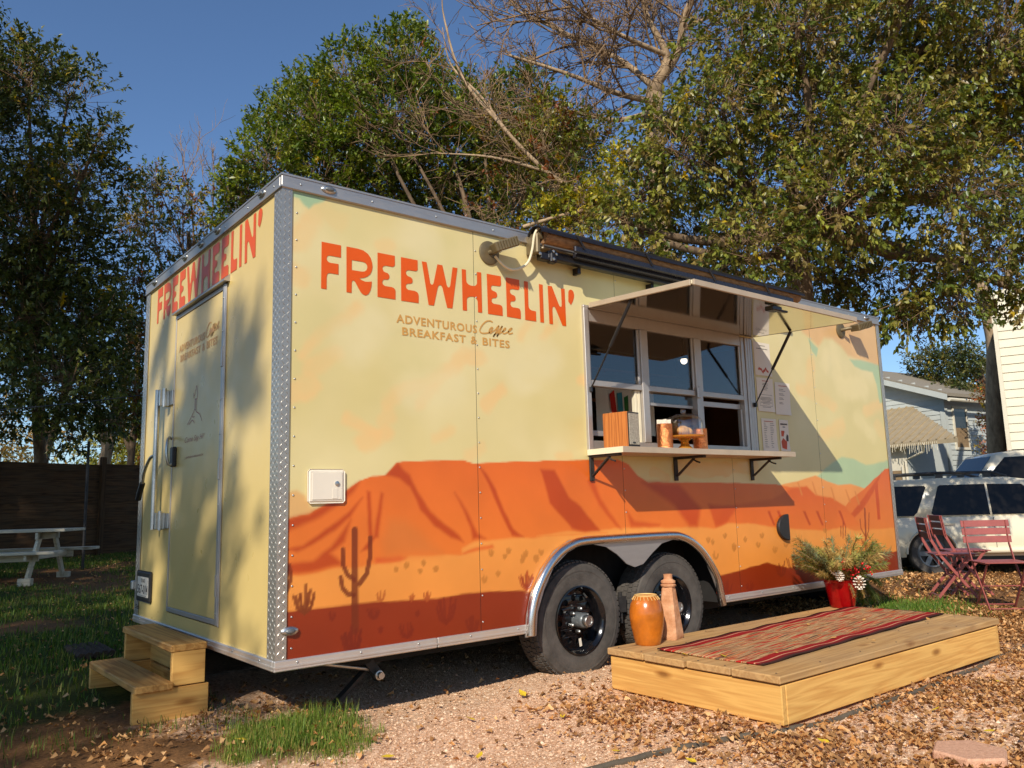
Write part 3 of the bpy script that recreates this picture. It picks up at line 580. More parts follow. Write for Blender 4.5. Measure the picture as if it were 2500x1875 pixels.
 ([(1.285,0.464),(1.276,0.47),(1.271,0.484)],0.006,(196, 124, 54)),
 ([(1.285,0.464),(1.275,0.475),(1.271,0.493)],0.006,(196, 124, 54)),
 ([(1.285,0.464),(1.286,0.479),(1.287,0.496)],0.006,(196, 124, 54)),
 ([(1.285,0.464),(1.291,0.476),(1.294,0.491)],0.006,(196, 124, 54)),
 ([(1.285,0.464),(1.296,0.468),(1.302,0.484)],0.006,(196, 124, 54)),
 ([(1.413,0.47),(1.405,0.475),(1.401,0.487)],0.006,(196, 124, 54)),
 ([(1.413,0.47),(1.407,0.481),(1.404,0.496)],0.006,(196, 124, 54)),
 ([(1.413,0.47),(1.415,0.483),(1.417,0.499)],0.006,(196, 124, 54)),
 ([(1.413,0.47),(1.419,0.478),(1.423,0.49)],0.006,(196, 124, 54)),
 ([(1.413,0.47),(1.424,0.475),(1.431,0.491)],0.006,(196, 124, 54)),
 ([(1.543,0.444),(1.532,0.45),(1.527,0.466)],0.006,(196, 124, 54)),
 ([(1.543,0.444),(1.538,0.454),(1.536,0.467)],0.006,(196, 124, 54)),
 ([(1.543,0.444),(1.546,0.461),(1.548,0.481)],0.006,(196, 124, 54)),
 ([(1.543,0.444),(1.553,0.455),(1.558,0.473)],0.006,(196, 124, 54)),
 ([(1.543,0.444),(1.553,0.448),(1.558,0.461)],0.006,(196, 124, 54)),
 ([(1.666,0.447),(1.657,0.452),(1.653,0.465)],0.006,(196, 124, 54)),
 ([(1.666,0.447),(1.656,0.458),(1.652,0.476)],0.006,(196, 124, 54)),
 ([(1.666,0.447),(1.668,0.458),(1.67,0.472)],0.006,(196, 124, 54)),
 ([(1.666,0.447),(1.677,0.456),(1.682,0.472)],0.006,(196, 124, 54)),
 ([(1.666,0.447),(1.675,0.451),(1.68,0.463)],0.006,(196, 124, 54)),
 ([(1.231,0.317),(1.221,0.325),(1.217,0.34)],0.006,(196, 124, 54)),
 ([(1.231,0.317),(1.225,0.328),(1.223,0.342)],0.006,(196, 124, 54)),
 ([(1.231,0.317),(1.23,0.334),(1.229,0.354)],0.006,(196, 124, 54)),
 ([(1.231,0.317),(1.241,0.328),(1.246,0.346)],0.006,(196, 124, 54)),
 ([(1.231,0.317),(1.244,0.323),(1.251,0.34)],0.006,(196, 124, 54)),
 ([(1.332,0.347),(1.324,0.351),(1.32,0.362)],0.006,(196, 124, 54)),
 ([(1.332,0.347),(1.326,0.355),(1.323,0.367)],0.006,(196, 124, 54)),
 ([(1.332,0.347),(1.333,0.358),(1.334,0.372)],0.006,(196, 124, 54)),
 ([(1.332,0.347),(1.339,0.354),(1.343,0.367)],0.006,(196, 124, 54)),
 ([(1.332,0.347),(1.341,0.351),(1.346,0.363)],0.006,(196, 124, 54)),
 ([(0.826,0.441),(0.818,0.445),(0.814,0.458)],0.006,(196, 124, 54)),
 ([(0.826,0.441),(0.822,0.449),(0.82,0.46)],0.006,(196, 124, 54)),
 ([(0.826,0.441),(0.827,0.452),(0.828,0.466)],0.006,(196, 124, 54)),
 ([(0.826,0.441),(0.83,0.448),(0.832,0.458)],0.006,(196, 124, 54)),
 ([(0.826,0.441),(0.833,0.444),(0.836,0.454)],0.006,(196, 124, 54)),
 ([(1.386,0.444),(1.378,0.448),(1.375,0.46)],0.006,(196, 124, 54)),
 ([(1.386,0.444),(1.378,0.45),(1.374,0.463)],0.006,(196, 124, 54)),
 ([(1.386,0.444),(1.386,0.453),(1.387,0.464)],0.006,(196, 124, 54)),
 ([(1.386,0.444),(1.392,0.451),(1.395,0.462)],0.006,(196, 124, 54)),
 ([(1.386,0.444),(1.393,0.448),(1.397,0.458)],0.006,(196, 124, 54)),
 ([(1.515,0.41),(1.507,0.415),(1.503,0.427)],0.006,(196, 124, 54)),
 ([(1.515,0.41),(1.512,0.419),(1.51,0.431)],0.006,(196, 124, 54)),
 ([(1.515,0.41),(1.513,0.421),(1.512,0.435)],0.006,(196, 124, 54)),
 ([(1.515,0.41),(1.525,0.418),(1.53,0.433)],0.006,(196, 124, 54)),
 ([(1.515,0.41),(1.525,0.415),(1.53,0.427)],0.006,(196, 124, 54)),
 ([(1.623,0.419),(1.612,0.423),(1.607,0.439)],0.006,(196, 124, 54)),
 ([(1.623,0.419),(1.618,0.429),(1.615,0.442)],0.006,(196, 124, 54)),
 ([(1.623,0.419),(1.622,0.431),(1.622,0.446)],0.006,(196, 124, 54)),
 ([(1.623,0.419),(1.629,0.426),(1.633,0.438)],0.006,(196, 124, 54)),
 ([(1.623,0.419),(1.634,0.422),(1.639,0.436)],0.006,(196, 124, 54)),
 ([(1.523,0.425),(1.515,0.431),(1.512,0.443)],0.006,(196, 124, 54)),
 ([(1.523,0.425),(1.515,0.436),(1.512,0.451)],0.006,(196, 124, 54)),
 ([(1.523,0.425),(1.524,0.436),(1.524,0.449)],0.006,(196, 124, 54)),
 ([(1.523,0.425),(1.527,0.435),(1.529,0.448)],0.006,(196, 124, 54)),
 ([(1.523,0.425),(1.533,0.429),(1.539,0.443)],0.006,(196, 124, 54)),
 ([(1.623,0.408),(1.613,0.414),(1.608,0.429)],0.006,(196, 124, 54)),
 ([(1.623,0.408),(1.616,0.421),(1.612,0.439)],0.006,(196, 124, 54)),
 ([(1.623,0.408),(1.628,0.423),(1.63,0.441)],0.006,(196, 124, 54)),
 ([(1.623,0.408),(1.633,0.422),(1.639,0.442)],0.006,(196, 124, 54)),
 ([(1.623,0.408),(1.637,0.413),(1.644,0.43)],0.006,(196, 124, 54)),
 ([(3.324,0.426),(3.313,0.432),(3.308,0.446)],0.006,(196, 124, 54)),
 ([(3.324,0.426),(3.315,0.437),(3.311,0.453)],0.006,(196, 124, 54)),
 ([(3.324,0.426),(3.325,0.441),(3.326,0.459)],0.006,(196, 124, 54)),
 ([(3.324,0.426),(3.33,0.434),(3.334,0.446)],0.006,(196, 124, 54)),
 ([(3.324,0.426),(3.334,0.433),(3.34,0.446)],0.006,(196, 124, 54)),
 ([(4.846,0.449),(4.829,0.457),(4.823,0.474)],0.006,(196, 124, 54)),
 ([(4.846,0.449),(4.836,0.459),(4.832,0.475)],0.006,(196, 124, 54)),
 ([(4.846,0.449),(4.847,0.462),(4.849,0.477)],0.006,(196, 124, 54)),
 ([(4.846,0.449),(4.857,0.458),(4.863,0.471)],0.006,(196, 124, 54)),
 ([(4.846,0.449),(4.865,0.453),(4.876,0.47)],0.006,(196, 124, 54)),
 ([(3.573,0.365),(3.56,0.371),(3.555,0.387)],0.006,(196, 124, 54)),
 ([(3.573,0.365),(3.56,0.375),(3.555,0.393)],0.006,(196, 124, 54)),
 ([(3.573,0.365),(3.572,0.381),(3.573,0.4)],0.006,(196, 124, 54)),
 ([(3.573,0.365),(3.584,0.375),(3.591,0.39)],0.006,(196, 124, 54)),
 ([(3.573,0.365),(3.586,0.37),(3.594,0.383)],0.006,(196, 124, 54)),
]
CLOUDS=[
 ([(0.074,2.119),(0.138,2.252),(0.221,2.335),(0.325,2.29)],0.05,(234, 196, 140),0.03),
 ([(0.069,1.944),(0.101,1.934)],0.05,(234, 196, 140),0.03),
 ([(0.13,1.548),(0.227,1.652),(0.344,1.737),(0.414,1.835)],0.03,(234, 196, 140),0.03),
 ([(0.171,1.467),(0.253,1.513),(0.311,1.558)],0.04,(234, 196, 140),0.03),
 ([(0.611,1.316),(0.714,1.413),(0.859,1.449),(1.043,1.54),(1.129,1.627),(1.259,1.63)],0.04,(234, 196, 140),0.03),
 ([(0.818,1.328),(0.918,1.419)],0.03,(234, 196, 140),0.03),
 ([(1.55,1.789),(1.638,1.895)],0.03,(234, 196, 140),0.03),
 ([(1.746,1.811),(1.84,1.929)],0.025,(234, 196, 140),0.03),
 ([(1.272,1.336),(1.387,1.433)],0.04,(234, 196, 140),0.03),
 ([(0.559,2.193),(0.634,2.206)],0.03,(234, 196, 140),0.03),
 ([(0.061,1.33),(0.148,1.381)],0.06,(234, 196, 140),0.03),
 ([(2.069,1.547),(2.109,1.54)],0.04,(234, 196, 140),0.03),
 ([(0.369,1.214),(0.532,1.138)],0.03,(234, 196, 140),0.03),
 ([(0.904,1.13),(1.022,1.193)],0.03,(234, 196, 140),0.03),
 ([(0.45,1.089),(0.595,1.14)],0.04,(234, 196, 140),0.03),
 ([(1.14,1.047),(1.215,1.088)],0.03,(234, 196, 140),0.03),
 ([(1.85,1.048),(1.925,1.054)],0.025,(234, 196, 140),0.03),
 ([(0.574,1.223),(0.627,1.244)],0.04,(234, 196, 140),0.03),
 ([(0.221,2.376),(0.325,2.29),(0.395,2.229)],0.07,(213, 203, 150),0.08),
 ([(0.769,2.126),(1.026,2.278)],0.08,(213, 203, 150),0.08),
 ([(0.226,1.73),(0.144,1.72)],0.07,(213, 203, 150),0.08),
 ([(0.861,1.593),(0.668,1.617)],0.1,(213, 203, 150),0.08),
 ([(1.075,2.105),(1.413,2.254)],0.06,(213, 203, 150),0.08),
 ([(0.397,1.63),(0.503,1.723)],0.1,(226, 216, 176),0.08),
 ([(0.761,1.391),(1.04,1.436)],0.08,(226, 216, 176),0.08),
 ([(0.87,2.25),(0.771,2.338)],0.09,(226, 216, 176),0.08),
 ([(1.565,1.566),(1.752,1.677)],0.12,(226, 216, 176),0.08),
 ([(4.814,1.765),(4.861,1.909)],0.06,(234, 200, 142),0.04),
 ([(4.63,1.682),(4.92,1.632),(5.166,1.547)],0.05,(234, 200, 142),0.04),
 ([(4.968,1.285),(5.269,1.366)],0.06,(234, 200, 142),0.04),
 ([(5.927,1.391),(6.004,1.318)],0.06,(234, 200, 142),0.04),
 ([(5.717,1.532),(5.996,1.592)],0.05,(234, 200, 142),0.04),
 ([(5.252,2.075),(5.272,1.872)],0.07,(232, 218, 170),0.06),
 ([(5.33,1.731),(5.7,1.756)],0.1,(232, 218, 170),0.06),
 ([(5.56,1.451),(5.823,1.313)],0.06,(232, 218, 170),0.06),
 ([(5.112,2.032),(5.067,1.913)],0.04,(232, 218, 170),0.06),
 ([(2.959,0.993),(3.314,0.961),(3.911,1.0)],0.05,(222, 184, 120),0.01),
 ([(2.72,0.947),(2.851,0.925)],0.04,(222, 184, 120),0.01),
 ([(3.101,1.005),(3.174,1.018)],0.03,(222, 184, 120),0.01),
]
LOBES={
 'left':[(0.05,11.03,7.99,0.78),(0.75,11.56,8.19,0.75),(0.91,9.62,6.76,0.37),(0.11,12.25,7.23,1.16),(0.7,10.33,6.19,0.83),(0.2,11.16,5.46,1.15),(0.98,11.63,5.24,0.82),(0.42,11.22,4.08,1.07),(1.08,11.06,4.06,0.74),(0.65,10.26,2.95,0.8),(1.5,11.4,3.27,0.48),(-0.86,11.99,7.12,1.41),(-0.72,11.81,4.68,1.52),(0.31,12.52,2.84,0.73),(1.36,10.52,2.36,0.38),(-0.99,11.57,8.65,0.93),(0.92,10.48,2.11,0.37)],
 'slim':[(2.59,13.1,7.49,0.48),(3.12,12.82,7.12,0.53),(2.55,14.35,7.07,0.6),(3.45,12.21,6.7,0.42),(2.97,13.69,6.44,0.64),(3.58,13.48,6.39,0.55),(2.47,13.41,5.57,0.57),(2.11,13.58,4.78,0.52),(2.47,13.88,4.1,0.58),(2.72,14.31,4.91,0.55),(2.43,14.61,3.52,0.54),(2.61,13.63,3.4,0.52),(2.51,14.42,2.81,0.49),(2.95,14.55,2.85,0.45)],
 'mid':[(5.43,7.84,8.74,0.63),(4.89,8.75,8.71,0.64),(4.92,10.41,9.09,0.61),(4.4,10.32,8.21,0.77),(3.67,9.6,7.08,0.63),(3.77,10.64,6.75,0.53),(4.95,9.62,7.89,1.02),(5.47,8.24,7.76,1.01),(6.9,8.69,8.75,0.74),(6.65,7.13,7.83,0.55),(4.78,9.66,6.93,0.88),(5.74,9.24,7.2,0.98),(6.58,8.25,7.43,0.97),(7.49,7.98,7.57,0.72),(6.6,9.3,6.85,0.83),(7.63,9.14,6.93,0.76),(3.4,10.47,6.79,0.35),(6.12,8.8,9.98,0.32),(3.77,11.49,6.55,0.46),(7.41,6.98,8.36,0.52),(7.23,6.41,7.35,0.58),(9.09,7.87,7.75,0.72),(7.6,7.14,6.82,0.69),(8.32,6.68,6.47,0.61),(8.13,8.54,6.95,0.66),(8.9,6.86,7.52,0.45)],
 'brush':[(6.22,5.82,6.66,0.53),(6.33,5.05,6.16,0.58),(6.49,5.84,5.78,0.68),(6.26,4.49,5.28,0.55),(6.48,4.98,6.79,0.44),(5.61,5.58,5.12,0.43),(7.21,4.8,6.53,0.45)],
 'yellow':[(6.28,4.23,4.99,0.4),(5.92,4.55,4.87,0.34),(6.58,3.66,5.56,0.3),(6.37,3.75,5.06,0.33)],
 'right':[(5.82,2.6,4.55,0.52),(5.32,2.63,4.1,0.39),(5.91,2.06,4.92,0.62),(6.23,1.71,5.47,0.62),(6.94,2.79,4.34,0.66),(6.94,1.87,4.81,0.71),(6.8,1.77,6.43,0.71),(6.8,0.98,6.35,0.73),(7.56,1.33,5.59,0.83),(6.32,1.4,3.65,0.62),(6.84,0.74,4.06,0.74),(8.39,0.87,6.62,0.92),(7.21,0.2,4.79,0.79),(8.34,1.77,3.73,0.56),(8.66,1.17,3.64,0.7),(9.13,0.26,5.93,0.97),(7.87,-0.1,4.12,0.79),(8.06,0.29,3.21,0.55),(9.78,0.02,5.24,0.86),(8.89,-0.43,6.22,0.85),(9.37,0.14,3.68,0.65),(7.69,0.48,2.75,0.32),(8.26,0.14,2.92,0.38),(9.78,-0.63,4.38,0.86),(10.2,-0.7,6.16,0.96),(5.89,2.36,5.52,0.29),(5.22,2.27,3.52,0.27),(7.62,1.3,7.75,0.74),(7.64,-0.21,6.75,0.81),(9.48,-0.29,3.11,0.34),(6.28,2.53,3.59,0.35),(6.34,1.88,3.44,0.33)],
 'ever':[(34.27,11.05,5.93,1.19),(34.15,12.13,6.29,0.71),(35.72,10.58,5.37,1.4),(33.57,9.98,6.3,0.76),(34.76,9.84,3.65,1.15),(36.41,10.98,2.41,1.01),(32.57,10.31,4.35,1.03)],
 'vine':[(29.65,7.89,4.24,0.46),(30.5,8.24,3.31,0.42),(29.91,8.05,2.26,0.46)],
 'farleft':[(2.51,27.51,3.53,0.94),(3.29,24.69,3.17,0.73),(1.4,27.26,4.08,1.21),(4.67,25.5,3.12,0.77),(5.34,24.71,3.23,0.61),(3.1,27.09,4.14,0.78)],
}
PATHS={
 'right_trunk':[(7.66,1.83,1.76),(7.52,1.65,3.27),(7.45,1.6,3.82),(7.4,1.47,4.02)],
 'right_l1':[(7.4,1.47,4.02),(7.27,1.66,4.26),(6.9,1.97,4.84),(6.58,1.95,5.62)],
 'right_l2':[(7.4,1.47,4.02),(7.33,1.32,4.47),(7.25,1.24,5.15),(7.35,0.95,6.29)],
 'right_l3':[(7.4,1.47,4.02),(7.49,1.09,4.25),(7.91,0.57,4.59),(8.67,-0.12,5.01)],
 'right_l4':[(7.4,1.47,4.02),(6.95,1.77,3.69),(6.19,2.23,3.79),(5.64,2.62,4.04)],
 'right_l5':[(7.33,1.32,4.47),(7.75,0.85,5.14),(8.14,0.38,5.97),(8.55,-0.06,6.53)],
 'right_l6':[(7.49,1.09,4.25),(7.88,0.76,3.7),(8.55,0.25,3.57),(8.89,-0.14,3.52)],
 'bare_trunk':[(8.96,5.16,4.59),(8.73,4.89,6.99),(8.68,4.75,7.94)],
 'bare_a':[(8.68,4.75,7.94),(8.78,4.57,8.42),(8.49,4.68,9.06),(8.24,4.73,9.87)],
 'bare_b':[(8.68,4.75,7.94),(8.79,4.32,8.38),(8.68,4.04,8.89),(8.85,3.63,9.66)],
 'bare_c':[(8.67,4.77,7.86),(8.3,5.21,8.47),(7.76,5.8,9.01),(6.99,6.54,9.65)],
 'bare_d':[(8.69,4.8,7.62),(8.0,5.08,7.7),(7.22,5.4,7.93),(6.34,5.91,8.22)],
 'bare_e':[(8.78,4.57,8.42),(7.72,4.75,8.55),(6.69,5.09,9.01)],
 'bare_f':[(8.85,4.19,8.77),(9.21,3.86,8.99),(9.64,3.58,9.36)],
 'bare_g':[(8.7,4.82,7.47),(7.89,5.01,7.14),(7.01,5.32,7.17),(6.3,5.54,6.97)],
 'limb':[(6.95,4.09,5.08),(6.48,4.42,5.31),(6.02,4.72,5.66),(5.55,4.99,6.22),(5.3,5.32,6.88),(5.01,5.7,7.49),(4.91,5.78,8.12)],
 'limb2':[(6.02,4.72,5.66),(5.24,5.06,5.81),(4.49,5.52,5.85)],
 'limb3':[(5.5,4.68,4.68),(6.01,4.24,4.86),(6.52,3.81,4.97)],
 'limb4':[(5.55,4.99,6.22),(5.06,5.46,7.17),(4.82,5.59,8.14),(4.76,5.55,8.63)],
 'pale_trunk':[(24.69,6.14,1.46),(24.61,5.86,3.24),(24.49,5.64,4.88),(24.33,5.61,5.7),(24.01,5.65,6.8)],
 'pale_a':[(24.49,5.64,4.88),(24.59,5.38,5.83),(24.41,5.09,6.73),(24.27,4.74,7.75)],
 'pale_b':[(24.01,5.65,6.8),(23.65,5.78,7.63),(23.46,5.72,8.73)],
}
# ------------------------------------------------------------------ materials
CRM = lin(222, 206, 150)
nmat('alu', (.50, .465, .42, 1), .46, .8, .06, 5, .05, 200, stretch=(1, 1, 6))
nmat('alu_bright', (.66, .61, .55, 1), .34, .65, .05, 5, .03, 150)
nmat('polished', (.72, .67, .61, 1), .24, 1., .05, 5)
nmat('mirror_alu', (.60, .56, .50, 1), .09, 1., .05, 2, rvar=.03)
nmat('alu_frame', (.50, .455, .405, 1), .42, .6, .05, 9)
nmat('shelf_edge', lin(178, 164, 150), .45, 0, .08, 9)
nmat('white_trim', lin(228, 222, 205), .4, 0, .05, 9)
nmat('rear_paint', lin(222, 198, 134), .32, 0, .03, 2.2, .05, 1.6, spec=.45, detail=3)
nmat('orange_print', lin(222, 90, 12), .36, 0, .05, 4, spec=.4)
nmat('ochre_print', lin(204, 154, 84), .36, 0, .05, 6, spec=.4)
nmat('brown_print', lin(176, 84, 30), .36, 0, .05, 6, spec=.4)
tintmat('mural', .30, 0, .5, .025, 2.6, .22)
nmat('black_paint', (.012, .012, .013, 1), .35, 0, .3, 30, spec=.5)
nmat('gloss_black', (.006, .006, .007, 1), .14, 0, .3, 30, spec=.6, rvar=.05)
nmat('dark_plastic', (.022, .019, .017, 1), .45, 0, .25, 40)
nmat('rubber', (.088, .076, .063, 1), .82, 0, .35, 9, .25, 90, spec=.25)
nmat('zinc', (.55, .55, .52, 1), .38, 1., .15, 30)
nmat('hub_grey', (.16, .17, .17, 1), .4, .4, .15, 30)
nmat('dark_steel', (.05, .045, .04, 1), .6, .5, .3, 20)
nmat('underside', (.014, .012, .010, 1), .9, 0, .3, 5)
nmat('interior', (.17, .12, .08, 1), .6, 0, .2, 3)
nmat('interior_pale', lin(186, 116, 62), .5, 0, .1, 3)
nmat('bronze', lin(118, 106, 84), .45, .4, .12, 30)
nmat('white_cord', lin(230, 222, 200), .5, 0, .04, 9)
nmat('awning_black', (.016, .013, .013, 1), .32, .2, .2, 20)
nmat('awning_navy', (.022, .020, .026, 1), .30, .2, .2, 20)
nmat('awning_fabric', lin(120, 86, 54), .85, 0, .22, 20, .3, 90, stretch=(1, 3, 3), col2=lin(164, 126, 90))
nmat('white_plastic', lin(232, 226, 220), .4, 0, .03, 5)
glassmat('pane', (.74, .71, .68, 1), 1.58)
glassmat('clear_glass', (.98, .98, .98, 1), 1.62)
wood('new_pine', lin(196, 146, 82), lin(220, 176, 106), .6)
wood('deck_wood', lin(160, 122, 78), lin(192, 156, 108), .7, grey=lin(168, 140, 108), gamt=.6)
wood('tread_wood', lin(164, 116, 62), lin(204, 160, 98), .65)
wood('fence_wood', lin(58, 40, 27), lin(104, 76, 52), .9, grey=lin(92, 78, 64), gamt=.4)
wood('red_fence', lin(150, 74, 34), lin(190, 110, 60), .8)
wood('white_wood', lin(196, 186, 170), lin(222, 212, 196), .6)
wood('walnut', lin(150, 84, 42), lin(192, 120, 64), .4, gs=1.4, knots=False)
nmat('copper', lin(232, 150, 100, 1.15), .2, 1., .1, 30, .9, 110)
nmat('bread', lin(206, 140, 60), .6, 0, .3, 14, .2, 60, col2=lin(238, 196, 128))
nmat('amber', lin(206, 130, 40), .2, 0, .2, 12)
nmat('clay', lin(196, 128, 80), .85, 0, .25, 16, .4, 70, col2=lin(222, 172, 138), detail=8)
nmat('glaze', lin(150, 78, 22), .22, 0, .4, 5, .05, 20, spec=.6, col2=lin(212, 122, 36), detail=7)
nmat('pale_thread', lin(216, 178, 116), .7)
nmat('red_pot', lin(160, 8, 14), .22, .35, .2, 12, .0, spec=.6)
nmat('berry_red', lin(200, 14, 20), .25, 0, .2, 40, spec=.6)
nmat('cone', lin(120, 84, 60), .8, 0, .2, 60)
nmat('snow_tip', lin(236, 230, 224), .8, 0, .05, 60)
nmat('paper', lin(226, 220, 214), .7, 0, .03, 6)
nmat('ink', lin(80, 70, 66), .7, 0, .1, 9)
nmat('ink_red', lin(190, 84, 56), .7, 0, .1, 9)
nmat('chair_paint', lin(150, 78, 76), .42, 0, .14, 12, .1, 90)
nmat('car_white', lin(228, 220, 204), .22, 0, .03, 2, spec=.5, coat=.6)
nmat('car_glass', (.010, .009, .008, 1), .05, 0, .2, 3, spec=.22, rvar=.02)
nmat('car_black', (.015, .014, .013, 1), .4, 0, .2, 20)
nmat('house_blue', lin(186, 194, 200), .8, 0, .05, 4, .1, 60)
nmat('house_white', lin(216, 212, 202), .75, 0, .05, 4)
nmat('cool_white', lin(226, 222, 210), .75, 0, .05, 3)
nmat('shingle', lin(140, 132, 122), .9, 0, .2, 20, .4, 60)
nmat('metal_roof', lin(172, 158, 136), .6, .2, .12, 4)
nmat('curtain', lin(140, 118, 92), .9, 0, .2, 8)
nmat('window_dark', (.03, .03, .03, 1), .1, 0, .2, 3, spec=.6)
nmat('brown_trim', lin(120, 100, 84), .8, 0, .1, 6)
nmat('red_sign', lin(206, 40, 26), .5, 0, .05, 4)
nmat('bark', lin(86, 70, 56), .95, 0, .35, 14, .6, 40, stretch=(1, 1, .3), col2=lin(132, 112, 92))
nmat('bark_pale', lin(150, 128, 106), .95, 0, .3, 10, .6, 40, stretch=(1, 1, .35), col2=lin(190, 166, 140))
nmat('twig', lin(132, 108, 84), .9, 0, .25, 20)
tintmat('leaf', .38, .28, .45)
tintmat('dead_leaf', .75, .12, .25)
tintmat('grass_blade', .55, .3, .3)
tintmat('stone', .85, 0, .25)
nmat('berry_dark', (.022, .017, .020, 1), .5, 0, .3, 40)
nmat('paver', lin(206, 156, 132), .9, 0, .16, 60, .5, 160, col2=lin(226, 180, 156))
nmat('edging', lin(92, 84, 74), .7, 0, .25, 18, .2, 60)
nmat('mat_dark', lin(74, 58, 46), .95, 0, .3, 40, .8, 60)

m, nt, b = base('lamp_glow'); b.inputs['Emission Color'].default_value = (1, .93, .8, 1); b.inputs['Emission Strength'].default_value = 6.0
# diamond plate: bright aluminium, bars are geometry
nmat('tread_plate', (.46, .43, .37, 1), .34, .7, .08, 12, .1, 120, rvar=.08)

# ground: dirt, gravel, turf soil mixed by the ground's own zone attribute
m, nt, b = base('ground'); L = nt.links
at = N(nt, 'ShaderNodeAttribute'); at.attribute_name = 'tint'; tc = N(nt, 'ShaderNodeTexCoord')
sp = N(nt, 'ShaderNodeSeparateColor'); L.new(at.outputs['Color'], sp.inputs[0])
def gn(scale, detail=6, rough=.65):
    n = N(nt, 'ShaderNodeTexNoise'); n.inputs['Scale'].default_value = scale; n.inputs['Detail'].default_value = detail; n.inputs['Roughness'].default_value = rough
    L.new(tc.outputs['Object'], n.inputs[0]); return n.outputs[0]
fine = gn(55, 8, .75); mid = gn(7, 8, .7)
vor = N(nt, 'ShaderNodeTexVoronoi'); vor.inputs['Scale'].default_value = 70; L.new(tc.outputs['Object'], vor.inputs[0])
gravel = ramp(nt, vor.outputs['Color'], [(.1, lin(190, 148, 120)), (.45, lin(218, 180, 152)), (.9, lin(238, 206, 184))])
soil = ramp(nt, fine, [(.3, lin(84, 60, 40)), (.55, lin(132, 96, 64)), (.75, lin(170, 128, 88))])
turf = ramp(nt, fine, [(.3, lin(38, 44, 16)), (.6, lin(74, 82, 32)), (.8, lin(110, 104, 52))])
def blend(fac, a, c, edge):
    ad = N(nt, 'ShaderNodeMath', operation='ADD'); sb = N(nt, 'ShaderNodeMath', operation='SUBTRACT'); sb.inputs[1].default_value = .5
    L.new(mid, sb.inputs[0]); L.new(fac, ad.inputs[0]); L.new(sb.outputs[0], ad.inputs[1])
    mr = N(nt, 'ShaderNodeMapRange'); mr.inputs[1].default_value = .5 - edge; mr.inputs[2].default_value = .5 + edge; L.new(ad.outputs[0], mr.inputs[0])
    mm = N(nt, 'ShaderNodeMix', data_type='RGBA'); L.new(mr.outputs[0], mm.inputs[0]); L.new(a, mm.inputs[6]); L.new(c, mm.inputs[7]); return mm.outputs[2]
c = blend(sp.outputs[0], soil, gravel, .12); c = blend(sp.outputs[1], c, turf, .15)
L.new(c, b.inputs['Base Color']); b.inputs['Roughness'].default_value = .95; b.inputs['Specular IOR Level'].default_value = .15
bp = N(nt, 'ShaderNodeBump'); bp.inputs['Strength'].default_value = .7; bp.inputs['Distance'].default_value = .015
L.new(fine, bp.inputs['Height']); L.new(bp.outputs[0], b.inputs['Normal'])

# rug: woven stripes along its length, dark red borders
m, nt, b = base('rug'); L = nt.links
tc = N(nt, 'ShaderNodeTexCoord'); sx = N(nt, 'ShaderNodeSeparateXYZ'); L.new(tc.outputs['Object'], sx.inputs[0])
mp = N(nt, 'ShaderNodeMapping'); mp.inputs['Scale'].default_value = (2.4, 42, 1); mp.inputs['Rotation'].default_value = (0, 0, .06); L.new(tc.outputs['Object'], mp.inputs[0])
nz = N(nt, 'ShaderNodeTexNoise'); nz.inputs['Scale'].default_value = 1.0; nz.inputs['Detail'].default_value = 1; L.new(mp.outputs[0], nz.inputs[0])
mpb = N(nt, 'ShaderNodeMapping'); mpb.inputs['Scale'].default_value = (4, 130, 1); mpb.inputs['Rotation'].default_value = (0, 0, -.07); L.new(tc.outputs['Object'], mpb.inputs[0])
nz2 = N(nt, 'ShaderNodeTexNoise'); nz2.inputs['Scale'].default_value = 1.0; nz2.inputs['Detail'].default_value = 1; L.new(mpb.outputs[0], nz2.inputs[0])
base_f = ramp(nt, nz2.outputs[0], [(.36, lin(96, 74, 58)), (.43, lin(190, 158, 118)), (.50, lin(140, 112, 86)), (.56, lin(204, 176, 138)), (.63, lin(150, 62, 48))])
patch_c = ramp(nt, nz.outputs[0], [(.40, lin(176, 44, 40)), (.5, lin(190, 84, 44)), (.60, lin(214, 108, 48)), (.66, lin(84, 82, 72))])
pm = ramp(nt, nz.outputs[0], [(.37, (1, 1, 1, 1)), (.42, (0, 0, 0, 1)), (.58, (0, 0, 0, 1)), (.61, (1, 1, 1, 1))])
fm = N(nt, 'ShaderNodeMix', data_type='RGBA'); L.new(pm, fm.inputs[0]); L.new(base_f, fm.inputs[6]); L.new(patch_c, fm.inputs[7]); field = fm.outputs[2]
ab = N(nt, 'ShaderNodeMath', operation='ABSOLUTE'); L.new(sx.outputs[1], ab.inputs[0])
wob = N(nt, 'ShaderNodeMath', operation='MULTIPLY_ADD'); wob.inputs[1].default_value = .05; L.new(nz.outputs[0], wob.inputs[0]); L.new(ab.outputs[0], wob.inputs[2])
edge = ramp(nt, wob.outputs[0], [(.0, (0, 0, 0, 1)), (.262, (0, 0, 0, 1)), (.266, (1, 1, 1, 1))])
bcol = ramp(nt, ab.outputs[0], [(.0, lin(132, 28, 32)), (.282, lin(148, 34, 38)), (.285, lin(222, 180, 150)), (.292, lin(140, 30, 36)), (.296, lin(130, 28, 34)), (.328, lin(60, 40, 38))])
mm = N(nt, 'ShaderNodeMix', data_type='RGBA'); L.new(edge, mm.inputs[0]); L.new(field, mm.inputs[6]); L.new(bcol, mm.inputs[7])
L.new(mm.outputs[2], b.inputs['Base Color']); b.inputs['Roughness'].default_value = .95; b.inputs['Specular IOR Level'].default_value = .1
bp = N(nt, 'ShaderNodeBump'); bp.inputs['Strength'].default_value = .5; bp.inputs['Distance'].default_value = .004; L.new(nz2.outputs[0], bp.inputs['Height']); L.new(bp.outputs[0], b.inputs['Normal'])

